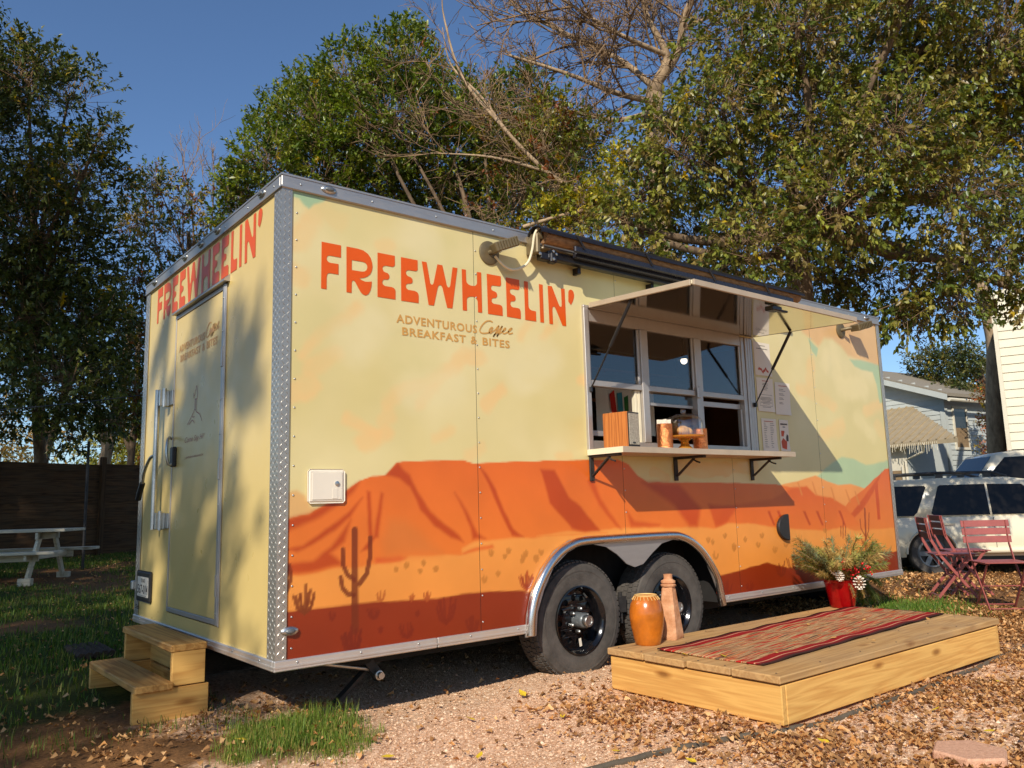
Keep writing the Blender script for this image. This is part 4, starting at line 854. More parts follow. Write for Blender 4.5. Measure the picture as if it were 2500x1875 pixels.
# ------------------------------------------------------------------ ground
def axis(parts):
    o = []
    for a, b_, st in parts: o += list(np.arange(a, b_, st))
    return np.array(o + [parts[-1][1]])
gx = axis([(-220, -40, 20), (-40, -10, 3), (-10, -2.5, .5), (-2.5, 6, .07), (6, 16, .3), (16, 60, 4), (60, 260, 25)])
gy = axis([(-220, -30, 20), (-30, -6, 3), (-6, -3.2, .3), (-3.2, 2.2, .07), (2.2, 18, .4), (18, 60, 4), (60, 260, 25)])
XX, YY = np.meshgrid(gx, gy); ZZ = gz(XX, YY)
def zones(x, y):
    n = (fbm(x, y, .9, 21) - .5); n2 = (fbm(x, y, 3., 31) - .5)
    drive = smst(-.9, .3, x + n * 1.0) * smst(5.8, 4.6, x + n) * smst(2.5, .9, y) 
    drive = np.maximum(drive, smst(-1.25, -1.7, y + n * .3) * smst(.2, 1.2, x) * smst(7.5, 5.5, x))
    gravel = drive * (1 - .9 * np.exp(-(((x - .05) / .42) ** 2 + ((y - .0) / .38) ** 2)))
    left = smst(.6, 1.6, y + n * .8) * smst(.6, -.3, x - np.clip((y - 2.7) * 3, 0, 60)) + smst(2.6, 3.2, y)
    grass = np.clip(left, 0, 1) * smst(.22, .6, fbm(x, y, .7, 41))
    grass = np.maximum(grass, .8 * np.exp(-(((x - .10) / .42) ** 2 + ((y + .08) / .34) ** 2)))
    grass = np.maximum(grass, np.exp(-(((x - 5.95) / .8) ** 2 + ((y - .05) / .55) ** 2)) * 1.0)
    grass = np.maximum(grass, .6 * smst(4.8, 6, x) * smst(.45, .75, fbm(x, y, .8, 51)))
    return np.clip(gravel, 0, 1), np.clip(grass, 0, 1)
gr, gs_ = zones(XX, YY)
nx, ny = len(gx), len(gy); idx = np.arange(nx * ny).reshape(ny, nx)
F = np.stack([idx[:-1, :-1], idx[:-1, 1:], idx[1:, 1:], idx[1:, :-1]], -1).reshape(-1, 4)
tint = np.stack([gr, gs_, np.zeros_like(gr)], -1).reshape(-1, 3)
tag(npmesh('ground', np.stack([XX, YY, ZZ], -1).reshape(-1, 3), F, 'ground', None, tint, True), None, kind='structure')
# ------------------------------------------------------------------ food trailer
LX, WY, HZ = 6.10, 2.565, 2.482
T = thing('food_trailer', 'cream food trailer with orange desert mural and open serving window', 'food trailer', (3.0, 1.28, -.32))
S = lambda y: (lambda u, v: (u, y, v))                    # print on the long side
Rr = lambda x: (lambda u, v: (x, u, v))                   # print on the rear, u = y
# --- mural paint (a colour for each point of the wrap)
def inpoly(px, pz, poly):
    P = np.array(poly); ins = np.zeros(px.shape, bool); d2 = np.full(px.shape, 1e9); n = len(P)
    for i in range(n):
        x0, z0 = P[i]; x1, z1 = P[(i + 1) % n]
        c = ((z0 > pz) != (z1 > pz)) & (px < (x1 - x0) * (pz - z0) / ((z1 - z0) if z1 != z0 else 1e-9) + x0); ins ^= c
        dx, dz = x1 - x0, z1 - z0; t = np.clip(((px - x0) * dx + (pz - z0) * dz) / max(dx * dx + dz * dz, 1e-12), 0, 1)
        d2 = np.minimum(d2, (px - x0 - t * dx) ** 2 + (pz - z0 - t * dz) ** 2)
    d = np.sqrt(d2); return np.where(ins, d, -d)
def segd(px, pz, pts):
    d2 = np.full(px.shape, 1e9)
    for (x0, z0), (x1, z1) in zip(pts[:-1], pts[1:]):
        dx, dz = x1 - x0, z1 - z0; t = np.clip(((px - x0) * dx + (pz - z0) * dz) / max(dx * dx + dz * dz, 1e-12), 0, 1)
        d2 = np.minimum(d2, (px - x0 - t * dx) ** 2 + (pz - z0 - t * dz) ** 2)
    return np.sqrt(d2)
KM = .98
LC = lambda c: np.array(lin(*c, KM)[:3])
def mural_colour(x, z):
    C = np.zeros(x.shape + (3,)); n = fbm(x, z, 1.6, 5); n2 = fbm(x * .6, z, 5., 8)
    C[:] = LC((219, 206, 154))
    C += (LC((226, 214, 168)) - LC((219, 206, 154))) * smst(.45, .75, n)[..., None]
    C += (LC((214, 201, 146)) - LC((219, 206, 154))) * smst(.5, .25, n)[..., None]
    wx = (fbm(x, z, 9., 15) - .5) * .03; wz = (fbm(x, z, 9., 16) - .5) * .03
    def lay(sub, a, c):
        C[sub] += a[..., None] * (c - C[sub])
    def box(pts, m):
        P = np.array(pts); q = (x >= P[:, 0].min() - m) & (x <= P[:, 0].max() + m) & (z >= P[:, 1].min() - m) & (z <= P[:, 1].max() + m); return q
    for pts, w, col, soft in CLOUDS:
        q = box(pts, w + soft + .05)
        if not q.any(): continue
        d = segd(x[q] + wx[q] * 2.2, z[q] + wz[q] * 2.2, pts); a = smst(w + soft, w - soft * .6, d) * (.55 + .35 * smst(.35, .6, n2[q])); lay(q, a * .8, LC(col))
    for pts, col, soft, col2 in MURAL:
        q = box(pts, soft + .03)
        if not q.any(): continue
        xs, zs = x[q], z[q]; jag = .35 if soft < .008 else .5
        d = inpoly(xs + wx[q] * jag, zs + wz[q] * jag, pts); a = smst(-soft, soft, d)
        c = np.broadcast_to(LC(col), xs.shape + (3,)).copy()
        if col2 is not None:
            P = np.array(pts); t = np.clip((P[:, 1].max() - zs) / (np.ptp(P[:, 1]) + 1e-6), 0, 1); c += t[:, None] * (LC(col2) - c)
        c *= (1 + .10 * (fbm(xs, zs, 4., 71) - .5) * 2)[:, None]
        lay(q, a * (.86 if .011 < soft < .03 and col2 is None else 1.), c)
    for pts, w, col in STROKES:
        q = box(pts, w + .01)
        if not q.any(): continue
        d = segd(x[q], z[q], pts); lay(q, smst(w + .003, w - .003, d) * .88, LC(col))
    return np.clip(C, 0.004, .88)
FO = [(1.514, -.02), (1.527, .103), (1.565, .228), (1.651, .362), (1.76, .466), (1.886, .522), (2.03, .541), (2.457, .542), (2.831, .540), (2.949, .526), (3.067, .484), (3.184, .407), (3.279, .302), (3.353, .178), (3.391, -.02)]
FI = [(1.593, -.02), (1.611, .116), (1.667, .241), (1.748, .367), (1.867, .449), (1.979, .488), (2.093, .488), (2.208, .465), (2.307, .412), (2.39, .347), (2.468, .320), (2.551, .336), (2.648, .404), (2.747, .461), (2.865, .481), (3.003, .464), (3.121, .403), (3.216, .306), (3.279, .196), (3.332, .087), (3.368, -.02)]
ARCH = [(1.56, -.1), (1.57, .12), (1.61, .24), (1.70, .37), (1.80, .46), (1.90, .505), (2.03, .52), (2.83, .52), (2.94, .505), (3.05, .46), (3.16, .38), (3.25, .28), (3.32, .16), (3.36, -.1)]
WX0, WX1, WZ0, WZ1 = 2.10, 3.99, 1.10, 2.035
SEAM = [.047, 1.203, 2.412, 3.622, 4.863, 6.055]
stp = .0085
for i in range(5):
    x0, x1 = SEAM[i] + (.0015 if i else 0), SEAM[i + 1] - .0015
    xs = np.linspace(x0, x1, int((x1 - x0) / stp) + 1); zs = np.linspace(.045, 2.405, 278)
    X, Z = np.meshgrid(xs, zs); col = mural_colour(X, Z)
    n, mm_ = len(xs), len(zs); id_ = np.arange(n * mm_).reshape(mm_, n)
    q = np.stack([id_[:-1, :-1], id_[:-1, 1:], id_[1:, 1:], id_[1:, :-1]], -1)
    cx = (X[:-1, :-1] + X[1:, 1:]) / 2; cz = (Z[:-1, :-1] + Z[1:, 1:]) / 2
    keep = ~((cx > WX0) & (cx < WX1) & (cz > WZ0) & (cz < WZ1)) & (inpoly(cx, cz, ARCH) < 0)
    npmesh('mural_panel', np.stack([X, np.zeros_like(X), Z], -1).reshape(-1, 3), q[keep], 'mural', T, col.reshape(-1, 3))
    if i:                                                  # dark joint behind each seam
        MB().bb(SEAM[i] - .004, SEAM[i] + .004, .001, .004, .045 if not 1.56 < SEAM[i] < 3.36 else .525, 2.405 if not WX0 < SEAM[i] < WX1 else 1.10).build('panel_joint', 'underside', T)
# screws
sc = MB()
for i, sx_ in enumerate([.075] + [s + .014 for s in SEAM[1:5]]):
    z = .10
    while z < 2.36:
        if not (WX0 - .03 < sx_ < WX1 + .03 and 1.06 < z < 2.06) and inpoly(np.array([sx_]), np.array([z]), ARCH)[0] < -.06:
            sc.lathe([(.0055, 0), (.005, -.002), (.002, -.0035)], (sx_, -.0005, z), 8, 'Y')
        z += .1455
tag(sc.build('screws', 'zinc', T, smooth=60), None, kind='stuff')
# inner shell
MB().bb(.05, WX0 - .01, .006, .05, .62, 2.42).build('inner_wall', 'interior', T)
MB().bb(.05, 1.495, .006, .05, .08, .61).build('inner_wall', 'interior', T)
MB().bb(WX1 + .01, 6.05, .006, .05, .62, 2.42).build('inner_wall', 'interior', T)
MB().bb(3.42, 6.05, .006, .05, .08, .61).build('inner_wall', 'interior', T)
MB().bb(WX0 - .01, WX1 + .01, .006, .05, .62, WZ0 - .01).build('inner_wall', 'interior', T)
MB().bb(WX0 - .01, WX1 + .01, .006, .05, WZ1 + .005, 2.42).build('inner_wall', 'interior', T)
MB().bb(.02, LX - .02, 2.50, 2.555, .05, 2.44).build('far_wall', 'interior', T)
MB().bb(LX - .045, LX - .003, .01, 2.55, .05, 2.44).build('front_wall', 'interior_pale', T)
MB().bb(.03, LX - .03, .365, 2.50, .02, .075).build('floor_pan', 'underside', T)
MB().bb(.03, 1.495, .05, .364, .02, .075).build('floor_pan', 'underside', T)
MB().bb(3.425, LX - .03, .05, .364, .02, .075).build('floor_pan', 'underside', T)
MB().bb(.0, LX, .0, WY, 2.452, 2.474).build('roof', 'alu', T)
MB().bb(.03, .06, .05, 2.5, .08, 2.44).build('inner_wall', 'interior', T)
# roof rail, bottom rail with rounded lip
def rail(name, z0, z1, proud, mat):
    for ax in range(3):
        mb = MB()
        if ax == 0: mb.bb(-proud, LX + proud, -proud, .012, z0, z1)
        elif ax == 1: mb.bb(-proud, .012, .013, WY + proud, z0, z1)
        else: mb.bb(LX - .012, LX + proud, .013, WY + proud, z0, z1)
        mb.build(name, mat, T, bevel=.004)
        lip = MB()
        if ax == 0: lip.bb(-proud - .004, LX + proud + .004, -proud - .004, -proud - .0005, z0 + .004, z0 + .012).bb(-proud - .004, LX + proud + .004, -proud - .004, -proud - .0005, z1 - .014, z1 - .004)
        elif ax == 1: lip.bb(-proud - .004, -proud - .0005, -proud, WY + proud, z0 + .004, z0 + .012).bb(-proud - .004, -proud - .0005, -proud, WY + proud, z1 - .014, z1 - .004)
        else: continue
        lip.build(name + '_lip', mat, T)
rail('roof_rail', 2.400, 2.482, .014, 'alu')
def low_rail(x0, x1):
    MB().bb(x0, x1, -.014, .012, 0, .052).build('bottom_rail', 'alu_bright', T, bevel=.005)
    MB().bb(x0, x1, -.018, -.0145, .018, .026).build('bottom_rail_lip', 'alu_bright', T)
low_rail(-.014, .90); low_rail(.903, 1.55); low_rail(3.365, LX + .014)
MB().bb(-.014, .012, .013, WY + .014, 0, .052).build('bottom_rail', 'alu_bright', T, bevel=.005)
MB().bb(-.018, -.0145, -.014, WY + .014, .018, .026).build('bottom_rail_lip', 'alu_bright', T)
rv = MB()
for x in np.arange(.09, 6.1, .42): rv.ball((x, -.015, 2.436), .006, 8, (1, .6, 1))
for y in np.arange(.09, 2.5, .37): rv.ball((-.015, y, 2.436), .006, 8, (.6, 1, 1)); rv.ball((-.016, y + .08, .036), .006, 8, (.6, 1, 1))
for x in list(np.arange(.10, 1.5, .34)) + list(np.arange(3.45, 6.1, .42)): rv.ball((x, -.016, .036), .006, 8, (1, .6, 1))
tag(rv.build('rivets', 'zinc', T, smooth=60), None, kind='stuff')
# diamond-plate corners
def plate_bars(mb, u0, u1, z0, z1, fn, pitch=.027):
    k = 0; z = z0 + .012
    while z < z1 - .01:
        nn = max(int(round((u1 - u0) / pitch)), 1)
        for j in range(nn):
            u = u0 + (j + .5) * (u1 - u0) / nn; s = 1 if (k + j) % 2 else -1; a = s * .7; l = .0125; w = .0022
            du, dz = math.sin(a), math.cos(a)
            pts = [(u - du * l, z - dz * l), (u + dz * w, z - du * w), (u + du * l, z + dz * l), (u - dz * w, z + du * w)]
            v = [fn(p, q, 0) for p, q in pts] + [fn(u, z, .0022)]
            mb.add(v, [(0, 1, 4), (1, 2, 4), (2, 3, 4), (3, 0, 4)])
        z += .0215; k += 1
def corner(name, side):
    if side == 'near':
        MB().bb(-.008, .047, -.008, -.0035, .052, 2.40).build('corner_plate', 'tread_plate', T)
        MB().bb(-.008, -.0035, -.0034, .095, .052, 2.40).build('corner_plate', 'tread_plate', T)
        mb = MB(); plate_bars(mb, -.004, .045, .055, 2.40, lambda u, z, h: (u, -.008 - h, z)); plate_bars(mb, -.006, .093, .055, 2.40, lambda u, z, h: (-.008 - h, u, z))
    elif side == 'far':
        MB().bb(-.008, -.0035, 2.475, WY + .008, .052, 2.40).build('corner_plate', 'tread_plate', T)
        mb = MB(); plate_bars(mb, 2.477, WY + .006, .055, 2.40, lambda u, z, h: (-.008 - h, u, z))
    else:
        MB().bb(6.055, LX + .008, -.008, -.0035, .052, 2.40).build('corner_plate', 'tread_plate', T)
        mb = MB(); plate_bars(mb, 6.057, LX + .006, .055, 2.40, lambda u, z, h: (u, -.008 - h, z))
    tag(mb.build('tread_bars', 'tread_plate', T), None, kind='stuff')
for s_ in ('near', 'far', 'front'): corner('c', s_)
MB().bb(LX - .002, LX + .002, .013, WY, .052, 2.4).build('front_panel', 'rear_paint', T)
MB().bb(.01, LX, WY - .004, WY, .052, 2.4).build('far_side_panel', 'rear_paint', T)
# --- rear wall panels and door
DY0, DY1, DZ0, DZ1 = .80, 1.79, .13, 2.09
MB().bb(0, .02, .095, DY0 - .001, .05, 2.405).build('rear_panel', 'rear_paint', T)
MB().bb(0, .02, DY1 + .003, 2.475, .05, 2.405).build('rear_panel', 'rear_paint', T)
MB().bb(0, .02, DY0, DY1, 2.095, 2.405).build('rear_panel', 'rear_paint', T)
MB().bb(0, .02, DY0, DY1, .05, .128).build('rear_panel', 'rear_paint', T)
door = MB().bb(.001, .03, DY0 + .05, DY1 - .01, .165, 2.055).build('door', 'rear_paint', T)
MB().bb(-.012, .02, DY0 + .012, DY0 + .048, .135, 2.085).build('frame', 'alu_frame', door, bevel=.003)
MB().bb(-.006, .02, DY0 + .05, DY1 - .004, .135, .163).build('frame', 'alu_frame', door, bevel=.003)
MB().bb(-.006, .02, DY1 - .009, DY1 + .002, .135, 2.085).build('frame', 'alu_frame', door, bevel=.002)
MB().bb(-.006, .02, DY0 + .05, DY1 - .004, 2.058, 2.085).build('frame', 'alu_frame', door, bevel=.003)
MB().prism([(0, 0), (0, .045), (-.035, .01), (-.035, 0)], DY0 - .04, DY1 + .006, lambda u, v, w: (u, w, 2.088 + v)).build('drip_cap', 'alu', door)
MB().bb(-.010, -.001, DY0 - .006, DY0 + .010, .13, 2.08).build('edge_trim', 'alu_frame', door, bevel=.002)
for z in (.35, 1.0, 1.65): MB().bb(-.018, -.0125, DY0 + .014, DY0 + .04, z - .06, z + .06).build('hinge', 'alu_frame', door, bevel=.002)
mb = MB()
for z in np.arange(.2, 2.05, .2): mb.ball((-.013, DY0 + .03, z), .006, 8, (.6, 1, 1))
tag(mb.build('hinge_rivets', 'zinc', door, smooth=60), None, kind='stuff')
# latch handle
hb = MB().bb(-.028, -.0, 1.69, 1.755, 1.06, 1.19).build('latch', 'dark_plastic', door, bevel=.006)
MB().tube(spline([(-.006, 1.80, 1.25), (-.03, 1.77, 1.255), (-.055, 1.715, 1.22), (-.062, 1.70, 1.15), (-.05, 1.70, 1.08), (-.03, 1.70, 1.075)], 5), .009, 8).build('handle', 'zinc', door, smooth=50)
# lock bar on the wall
lb = MB().tube([(-.055, 1.985, .655), (-.055, 1.985, 1.60)], .0165, 12).build('lock_bar', 'zinc', T, smooth=50)
for z in (1.53, .71):
    MB().bb(-.012, -.001, 1.80, 1.95, z - .05, z + .05).build('bracket', 'zinc', lb, bevel=.003)
    MB().bb(-.075, -.0125, 1.86, 1.885, z - .055, z + .055).build('bracket', 'zinc', lb, bevel=.003)
    MB().tube([(-.045, 1.86, z - .06), (-.045, 1.86, z + .065)], .014, 10).build('pin', 'zinc', lb, smooth=50)
    MB().bb(-.05, -.035, 1.885, 1.985, z - .02, z + .02).build('hook', 'zinc', lb, bevel=.003)
MB().tube(spline([(-.065, 1.985, 1.15), (-.075, 2.05, 1.13), (-.085, 2.13, 1.05), (-.085, 2.17, .97)], 4), .011, 8).build('lever', 'zinc', lb, smooth=50)
MB().tube([(-.085, 2.17, .97), (-.09, 2.22, .90), (-.09, 2.245, .86)], .019, 10).build('grip', 'black_paint', lb, smooth=50)
# number plate
pl = MB().bb(-.016, -.001, 2.145, 2.505, .155, .365).build('plate_holder', 'dark_plastic', T, bevel=.012)
pp = MB().bb(-.0185, -.0165, 2.185, 2.465, .19, .325).build('number_plate', 'paper', pl)
mb = MB(); fn = lambda u, v: (-.0192, -u, v)
addtext(mb, '567-014', -2.455, -2.195, .208, .272, fn, offset=.015); addtext(mb, 'TEXAS', -2.375, -2.275, .287, .312, fn, offset=.02); addtext(mb, '* The Lone Star State *', -2.43, -2.22, .194, .202, fn)
mb.build('plate_lettering', 'ink', pl, fix=False)
mb = MB()
for z_, w_ in ((.126, .05), (.116, .09), (.104, .10)): ribbon(mb, [(-2.50, z_), (-2.50 + w_, z_)], .003, fn)
mb.build('dealer_sticker', 'ink', T, fix=False)
# marker lamps
def marker(c, ax):
    o = MB().ball(c, .046, 16, (1, .28, .48) if ax == 'y' else (.28, 1, .48)).build('marker_lamp', 'zinc', T, smooth=60)
    d = .012
    cc = Vector(c) + (Vector((0, -d, 0)) if ax == 'y' else Vector((-d, 0, 0)))
    MB().ball(cc, .026, 12, (1, .35, .5) if ax == 'y' else (.35, 1, .5)).build('lens', 'hub_grey', o, smooth=60)
marker((.247, -.016, 2.442), 'y'); marker((.062, -.010, .183), 'y'); marker((5.88, -.016, 2.442), 'y')
for y in (.25, .96, 1.27, 1.60, 2.33): marker((-.016, y, 2.447), 'x')
o = MB().bb(-.03, .09, WY + .002, WY + .055, .22, .285).build('tail_lamp', 'zinc', T, bevel=.008)
# --- lettering
mb = MB()
for k_, l in LETTERS.items(): mb.sheet(l, S(-.0022))
tag(mb.build('lettering', 'orange_print', T, fix=False), 'large orange painted trailer name on the long side')
mb = MB(); f1 = S(-.0022)
addtext(mb, 'ADVENTUROUS', .664, 1.217, 1.771, 1.820, f1, offset=.022, spacing=1.12); addtext(mb, 'BREAKFAST', .701, 1.134, 1.703, 1.750, f1, offset=.022, spacing=1.12)
addtext(mb, '&', 1.170, 1.216, 1.703, 1.750, f1, offset=.022); addtext(mb, 'BITES', 1.257, 1.464, 1.704, 1.752, f1, offset=.022, spacing=1.12)
for s_ in COFFEE: ribbon(mb, spline(s_, 4), .0042, f1)
tag(mb.build('tagline_lettering', 'ochre_print', T, fix=False), 'small ochre tagline under the trailer name')
mb = MB(); rx = lambda u, v: (-.0022, 2.286 - (u - .213) * (2.286 - .366) / (1.943 - .213), 2.1305 + (v - 1.900))
for k_, l in LETTERS.items(): mb.sheet(l, rx)
tag(mb.build('lettering', 'orange_print', T, fix=False), 'orange painted trailer name above the rear door')
mb = MB(); fd = lambda u, v: (-.0012, 1.715 - (u - .664) * (1.715 - .955) / (1.464 - .664), 1.751 + (v - 1.704))
addtext(mb, 'ADVENTUROUS', .664, 1.217, 1.771, 1.820, fd, offset=.022, spacing=1.12); addtext(mb, 'BREAKFAST', .701, 1.134, 1.703, 1.750, fd, offset=.022, spacing=1.12)
addtext(mb, '&', 1.170, 1.216, 1.703, 1.750, fd, offset=.022); addtext(mb, 'BITES', 1.257, 1.464, 1.704, 1.752, fd, offset=.022, spacing=1.12)
for s_ in COFFEE: ribbon(mb, spline(s_, 4), .0042, fd)
mb.build('tagline_lettering', 'ochre_print', door, fix=False)
mb = MB(); fr_ = lambda u, v: (-.0012, u, v)
for s_ in [[(1.483, 1.314), (1.42, 1.35), (1.367, 1.383), (1.34, 1.398), (1.301, 1.376), (1.254, 1.362), (1.216, 1.335), (1.2, 1.313)], [(1.454, 1.311), (1.399, 1.333), (1.371, 1.33), (1.341, 1.31)], [(1.392, 1.359), (1.373, 1.352), (1.345, 1.354)],
           [(1.317, 1.544), (1.33, 1.542), (1.328, 1.524), (1.342, 1.514), (1.349, 1.491), (1.373, 1.488), (1.366, 1.472)], [(1.317, 1.544), (1.306, 1.521), (1.299, 1.491), (1.304, 1.462), (1.347, 1.464)], [(1.347, 1.464), (1.35, 1.402)], [(1.315, 1.46), (1.316, 1.392)], [(1.333, 1.459), (1.331, 1.397)], [(1.375, 1.506), (1.364, 1.469)]]:
    ribbon(mb, spline(s_, 3), .0028, fr_)
fd2 = lambda u, v: (-.0012, -u, v)
addtext(mb, 'Come Say Hi!', -1.525, -1.145, 1.19, 1.235, fd2, shear=.35, offset=-.004); addtext(mb, '@FREEWHEELINATX', -1.495, -1.155, 1.096, 1.111, fd2, offset=.01)
for a in ((-1.52, -1.503, 1.095, 1.112),): addtext(mb, 'O', *a[:2], *a[2:], fd2)
tag(mb.build('line_drawing', 'brown_print', door, fix=False), 'brown line drawing and handwritten greeting on the door')
# --- fender, wheels, well
fpoly = FO + FI[::-1]
fen = MB().prism(fpoly, -.006, -.016, lambda u, v, w: (u, w, v)).build('fender', 'alu', T)
MB().tube([(p[0], -.024, p[1]) for p in spline([(1.545, -.01), (1.556, .105), (1.595, .224), (1.676, .348), (1.778, .442), (1.894, .494), (2.03, .513), (2.457, .515), (2.831, .512), (2.94, .499), (3.05, .46), (3.16, .388), (3.252, .288), (3.325, .17), (3.364, -.01)], 5)], [.028] * 71, 10).build('bead', 'polished', fen, smooth=60)
mb = MB()
for i, (x, z) in enumerate(FO[2:13:1]): mb.ball((x, -.017, z - .012), .006, 8, (1, .6, 1))
tag(mb.build('fender_rivets', 'zinc', fen, smooth=60), None, kind='stuff')
MB().bb(1.50, 3.42, .34, .36, -.02, .60).build('wheel_well', 'underside', T)
MB().bb(1.50, 3.42, .003, .34, .585, .60).build('wheel_well', 'underside', T)
MB().bb(1.50, 1.52, .003, .34, .0, .58).build('wheel_well', 'underside', T)
MB().bb(3.40, 3.42, .003, .34, .0, .58).build('wheel_well', 'underside', T)
wheel_proto = None
def wheel(cx, ang):
    c = (cx, .05, .020)
    prof = [(.20, .19), (.31, .215), (.342, .21), (.358, .195), (.364, .16), (.364, .06), (.358, .022), (.345, .002), (.31, -.008), (.25, -.004), (.212, .004), (.206, .02)]
    ty = MB().lathe(prof, c, 56, 'Y', cap=False).build('wheel', 'rubber', T, smooth=35)
    # tread blocks
    tb = MB()
    for k in range(64):
        a = 2 * math.pi * k / 64
        for j, (y0, y1, off) in enumerate(((.012, .045, 0), (.05, .08, .5), (.085, .115, 0), (.12, .15, .5), (.155, .185, 0))):
            aa = a + off * math.pi / 64; d = Vector((math.cos(aa), 0, math.sin(aa)))
            rr = .365 if 0 < j < 4 else .359
            tb.box((c[0] + d.x * rr, c[1] + (y0 + y1) / 2, c[2] + d.z * rr), (.010, y1 - y0, .024), Matrix(((d.x, 0, -d.z), (0, 1, 0), (d.z, 0, d.x))))
    tag(tb.build('tread', 'rubber', ty), None, kind='stuff')
    MB().lathe([(.315, -.0085), (.308, -.0105), (.30, -.0085)], c, 56, 'Y', cap=False).build('sidewall_ring', 'rubber', ty, smooth=60)
    # rim: dish with holes
    rim = MB().lathe([(.213, .0), (.213, -.006), (.205, -.008), (.198, .004), (.19, .012), (.182, .03), (.178, .07)], c, 48, 'Y', cap=False).build('rim', 'gloss_black', ty, smooth=40)
    fc = MB(); outer = [(.180 * math.cos(a), .180 * math.sin(a)) for a in np.linspace(0, 2 * math.pi, 48, endpoint=False)]
    loops = [outer]
    for k in range(12):
        a = ang + 2 * math.pi * k / 12; loops.append([(.134 * math.cos(a) + .0195 * math.cos(t), .134 * math.sin(a) + .0195 * math.sin(t)) for t in np.linspace(0, -2 * math.pi, 12, endpoint=False)])
    loops.append([(.045 * math.cos(t), .045 * math.sin(t)) for t in np.linspace(0, -2 * math.pi, 20, endpoint=False)])
    fc.sheet(loops, lambda u, v: (c[0] + u, c[1] + .036 + .10 * (max(0, .11 - math.hypot(u, v))) * -.6 + .02 * (math.hypot(u, v) / .18), c[2] + v)); fc.build('rim_face', 'gloss_black', ty, smooth=50)
    MB().lathe([(.165, .075), (.10, .08)], c, 24, 'Y').build('brake_drum', 'dark_steel', ty)
    MB().lathe([(.047, .04), (.047, -.03), (.043, -.042), (.040, -.045)], c, 24, 'Y').build('hub', 'hub_grey', ty, smooth=40)
    MB().lathe([(.036, -.044), (.036, -.075), (.033, -.079), (.024, -.079), (.022, -.074)], c, 24, 'Y').build('hub_cap', 'zinc', ty, smooth=40)
    for k in range(6):
        a = ang + .26 + 2 * math.pi * k / 6
        MB().lathe([(.0125, .03), (.0125, .012), (.009, .002), (.004, -.002)], (c[0] + .070 * math.cos(a), c[1], c[2] + .070 * math.sin(a)), 6, 'Y').build('lug_nut', 'zinc', ty)
    a = 1.25
    MB().tube([(c[0] + .165 * math.cos(a), c[1] + .02, c[2] + .165 * math.sin(a)), (c[0] + .145 * math.cos(a), c[1] - .012, c[2] + .145 * math.sin(a))], .006, 8).build('valve', 'zinc', ty)
    a = -1.50
    st = MB().box((c[0] + .137 * math.cos(a) + .01, c[1] + .034, c[2] + .137 * math.sin(a) - .005), (.02, .002, .05), (0, -.15, 0)).build('sticker', 'white_plastic', ty)
wheel(2.02, .1); wheel(2.885, .35)
for x in (2.02, 2.885): MB().tube([(x, .2, .022), (x, 2.4, .022)], .04, 10).build('axle', 'dark_steel', T)
MB().bb(.3, 5.9, .36, .42, -.10, .019).build('frame_beam', 'underside', T); MB().bb(.3, 5.9, 2.1, 2.16, -.10, .019).build('frame_beam', 'underside', T)
sp_ = MB()
for i in range(3): sp_.bar((2.15 + .03 * i, .16, .02 - .022 * i), (2.74 - .03 * i, .16, .05 - .022 * i), .05, .009, (0, 1, 0))
sp_.build('leaf_spring', 'dark_steel', T); MB().tube([(2.453, .12, -.05), (2.453, .12, .15)], .014, 8).bb(2.42, 2.49, .10, .14, .02, .12).build('equaliser', 'dark_steel', T)
MB().bb(.1, LX - .1, WY - .05, WY - .03, -.30, .0).build('added_light_block', 'underside', T); MB().bb(LX - .06, LX - .04, .6, WY - .06, -.34, .0).build('added_light_block', 'underside', T)  # unseen sheets added to block sky light and darken the ground under the trailer
# stabiliser jack at the rear corner
jk = MB().bar((.33, .42, -.02), (.80, .46, -.10), .05, .05, (0, 1, 0)).build('stabiliser_jack', 'dark_steel', T)
MB().tube([(.34, .33, -.045), (.70, .38, -.135)], .012, 8).build('screw_rod', 'zinc', jk, smooth=50)
MB().bar((.66, .40, -.05), (.76, .37, -.19), .06, .05, (0, 1, 0)).build('jack_head', 'dark_steel', jk)
MB().lathe([(.026, 0), (.026, -.02), (.018, -.022), (.018, -.045)], (.735, .345, -.165), 16, 'Y').build('drive_nut', 'zinc', jk, smooth=40)
MB().bar((.78, .44, -.09), (.52, .44, -.30), .05, .02, (0, 1, 0)).build('jack_foot', 'dark_steel', jk)
# --- hatches and vents on the long side
o = MB().bb(.146, .349, -.016, -.0015, .785, .957).build('service_hatch', 'white_plastic', T, bevel=.012)
MB().bb(.166, .331, -.0195, -.0165, .803, .94).build('flap', 'white_plastic', o, bevel=.002); MB().bb(.275, .305, -.0212, -.0198, .808, .86).build('pull', 'white_plastic', o, bevel=.0008)
MB().lathe([(.012, 0), (.012, -.006), (.004, -.008)], (.300, -.0198, .884), 16, 'Y').build('lock', 'zinc', o, smooth=50)
vp = [(.105 * math.cos(a), .105 * math.sin(a)) for a in np.linspace(math.pi / 2, 3 * math.pi / 2, 20)]
o = MB().prism([(4.285 + p * 1.45, .513 + q) for p, q in vp], -.0015, -.03, lambda u, v, w: (u, w, v)).build('half_round_vent', 'dark_plastic', T, bevel=.006)
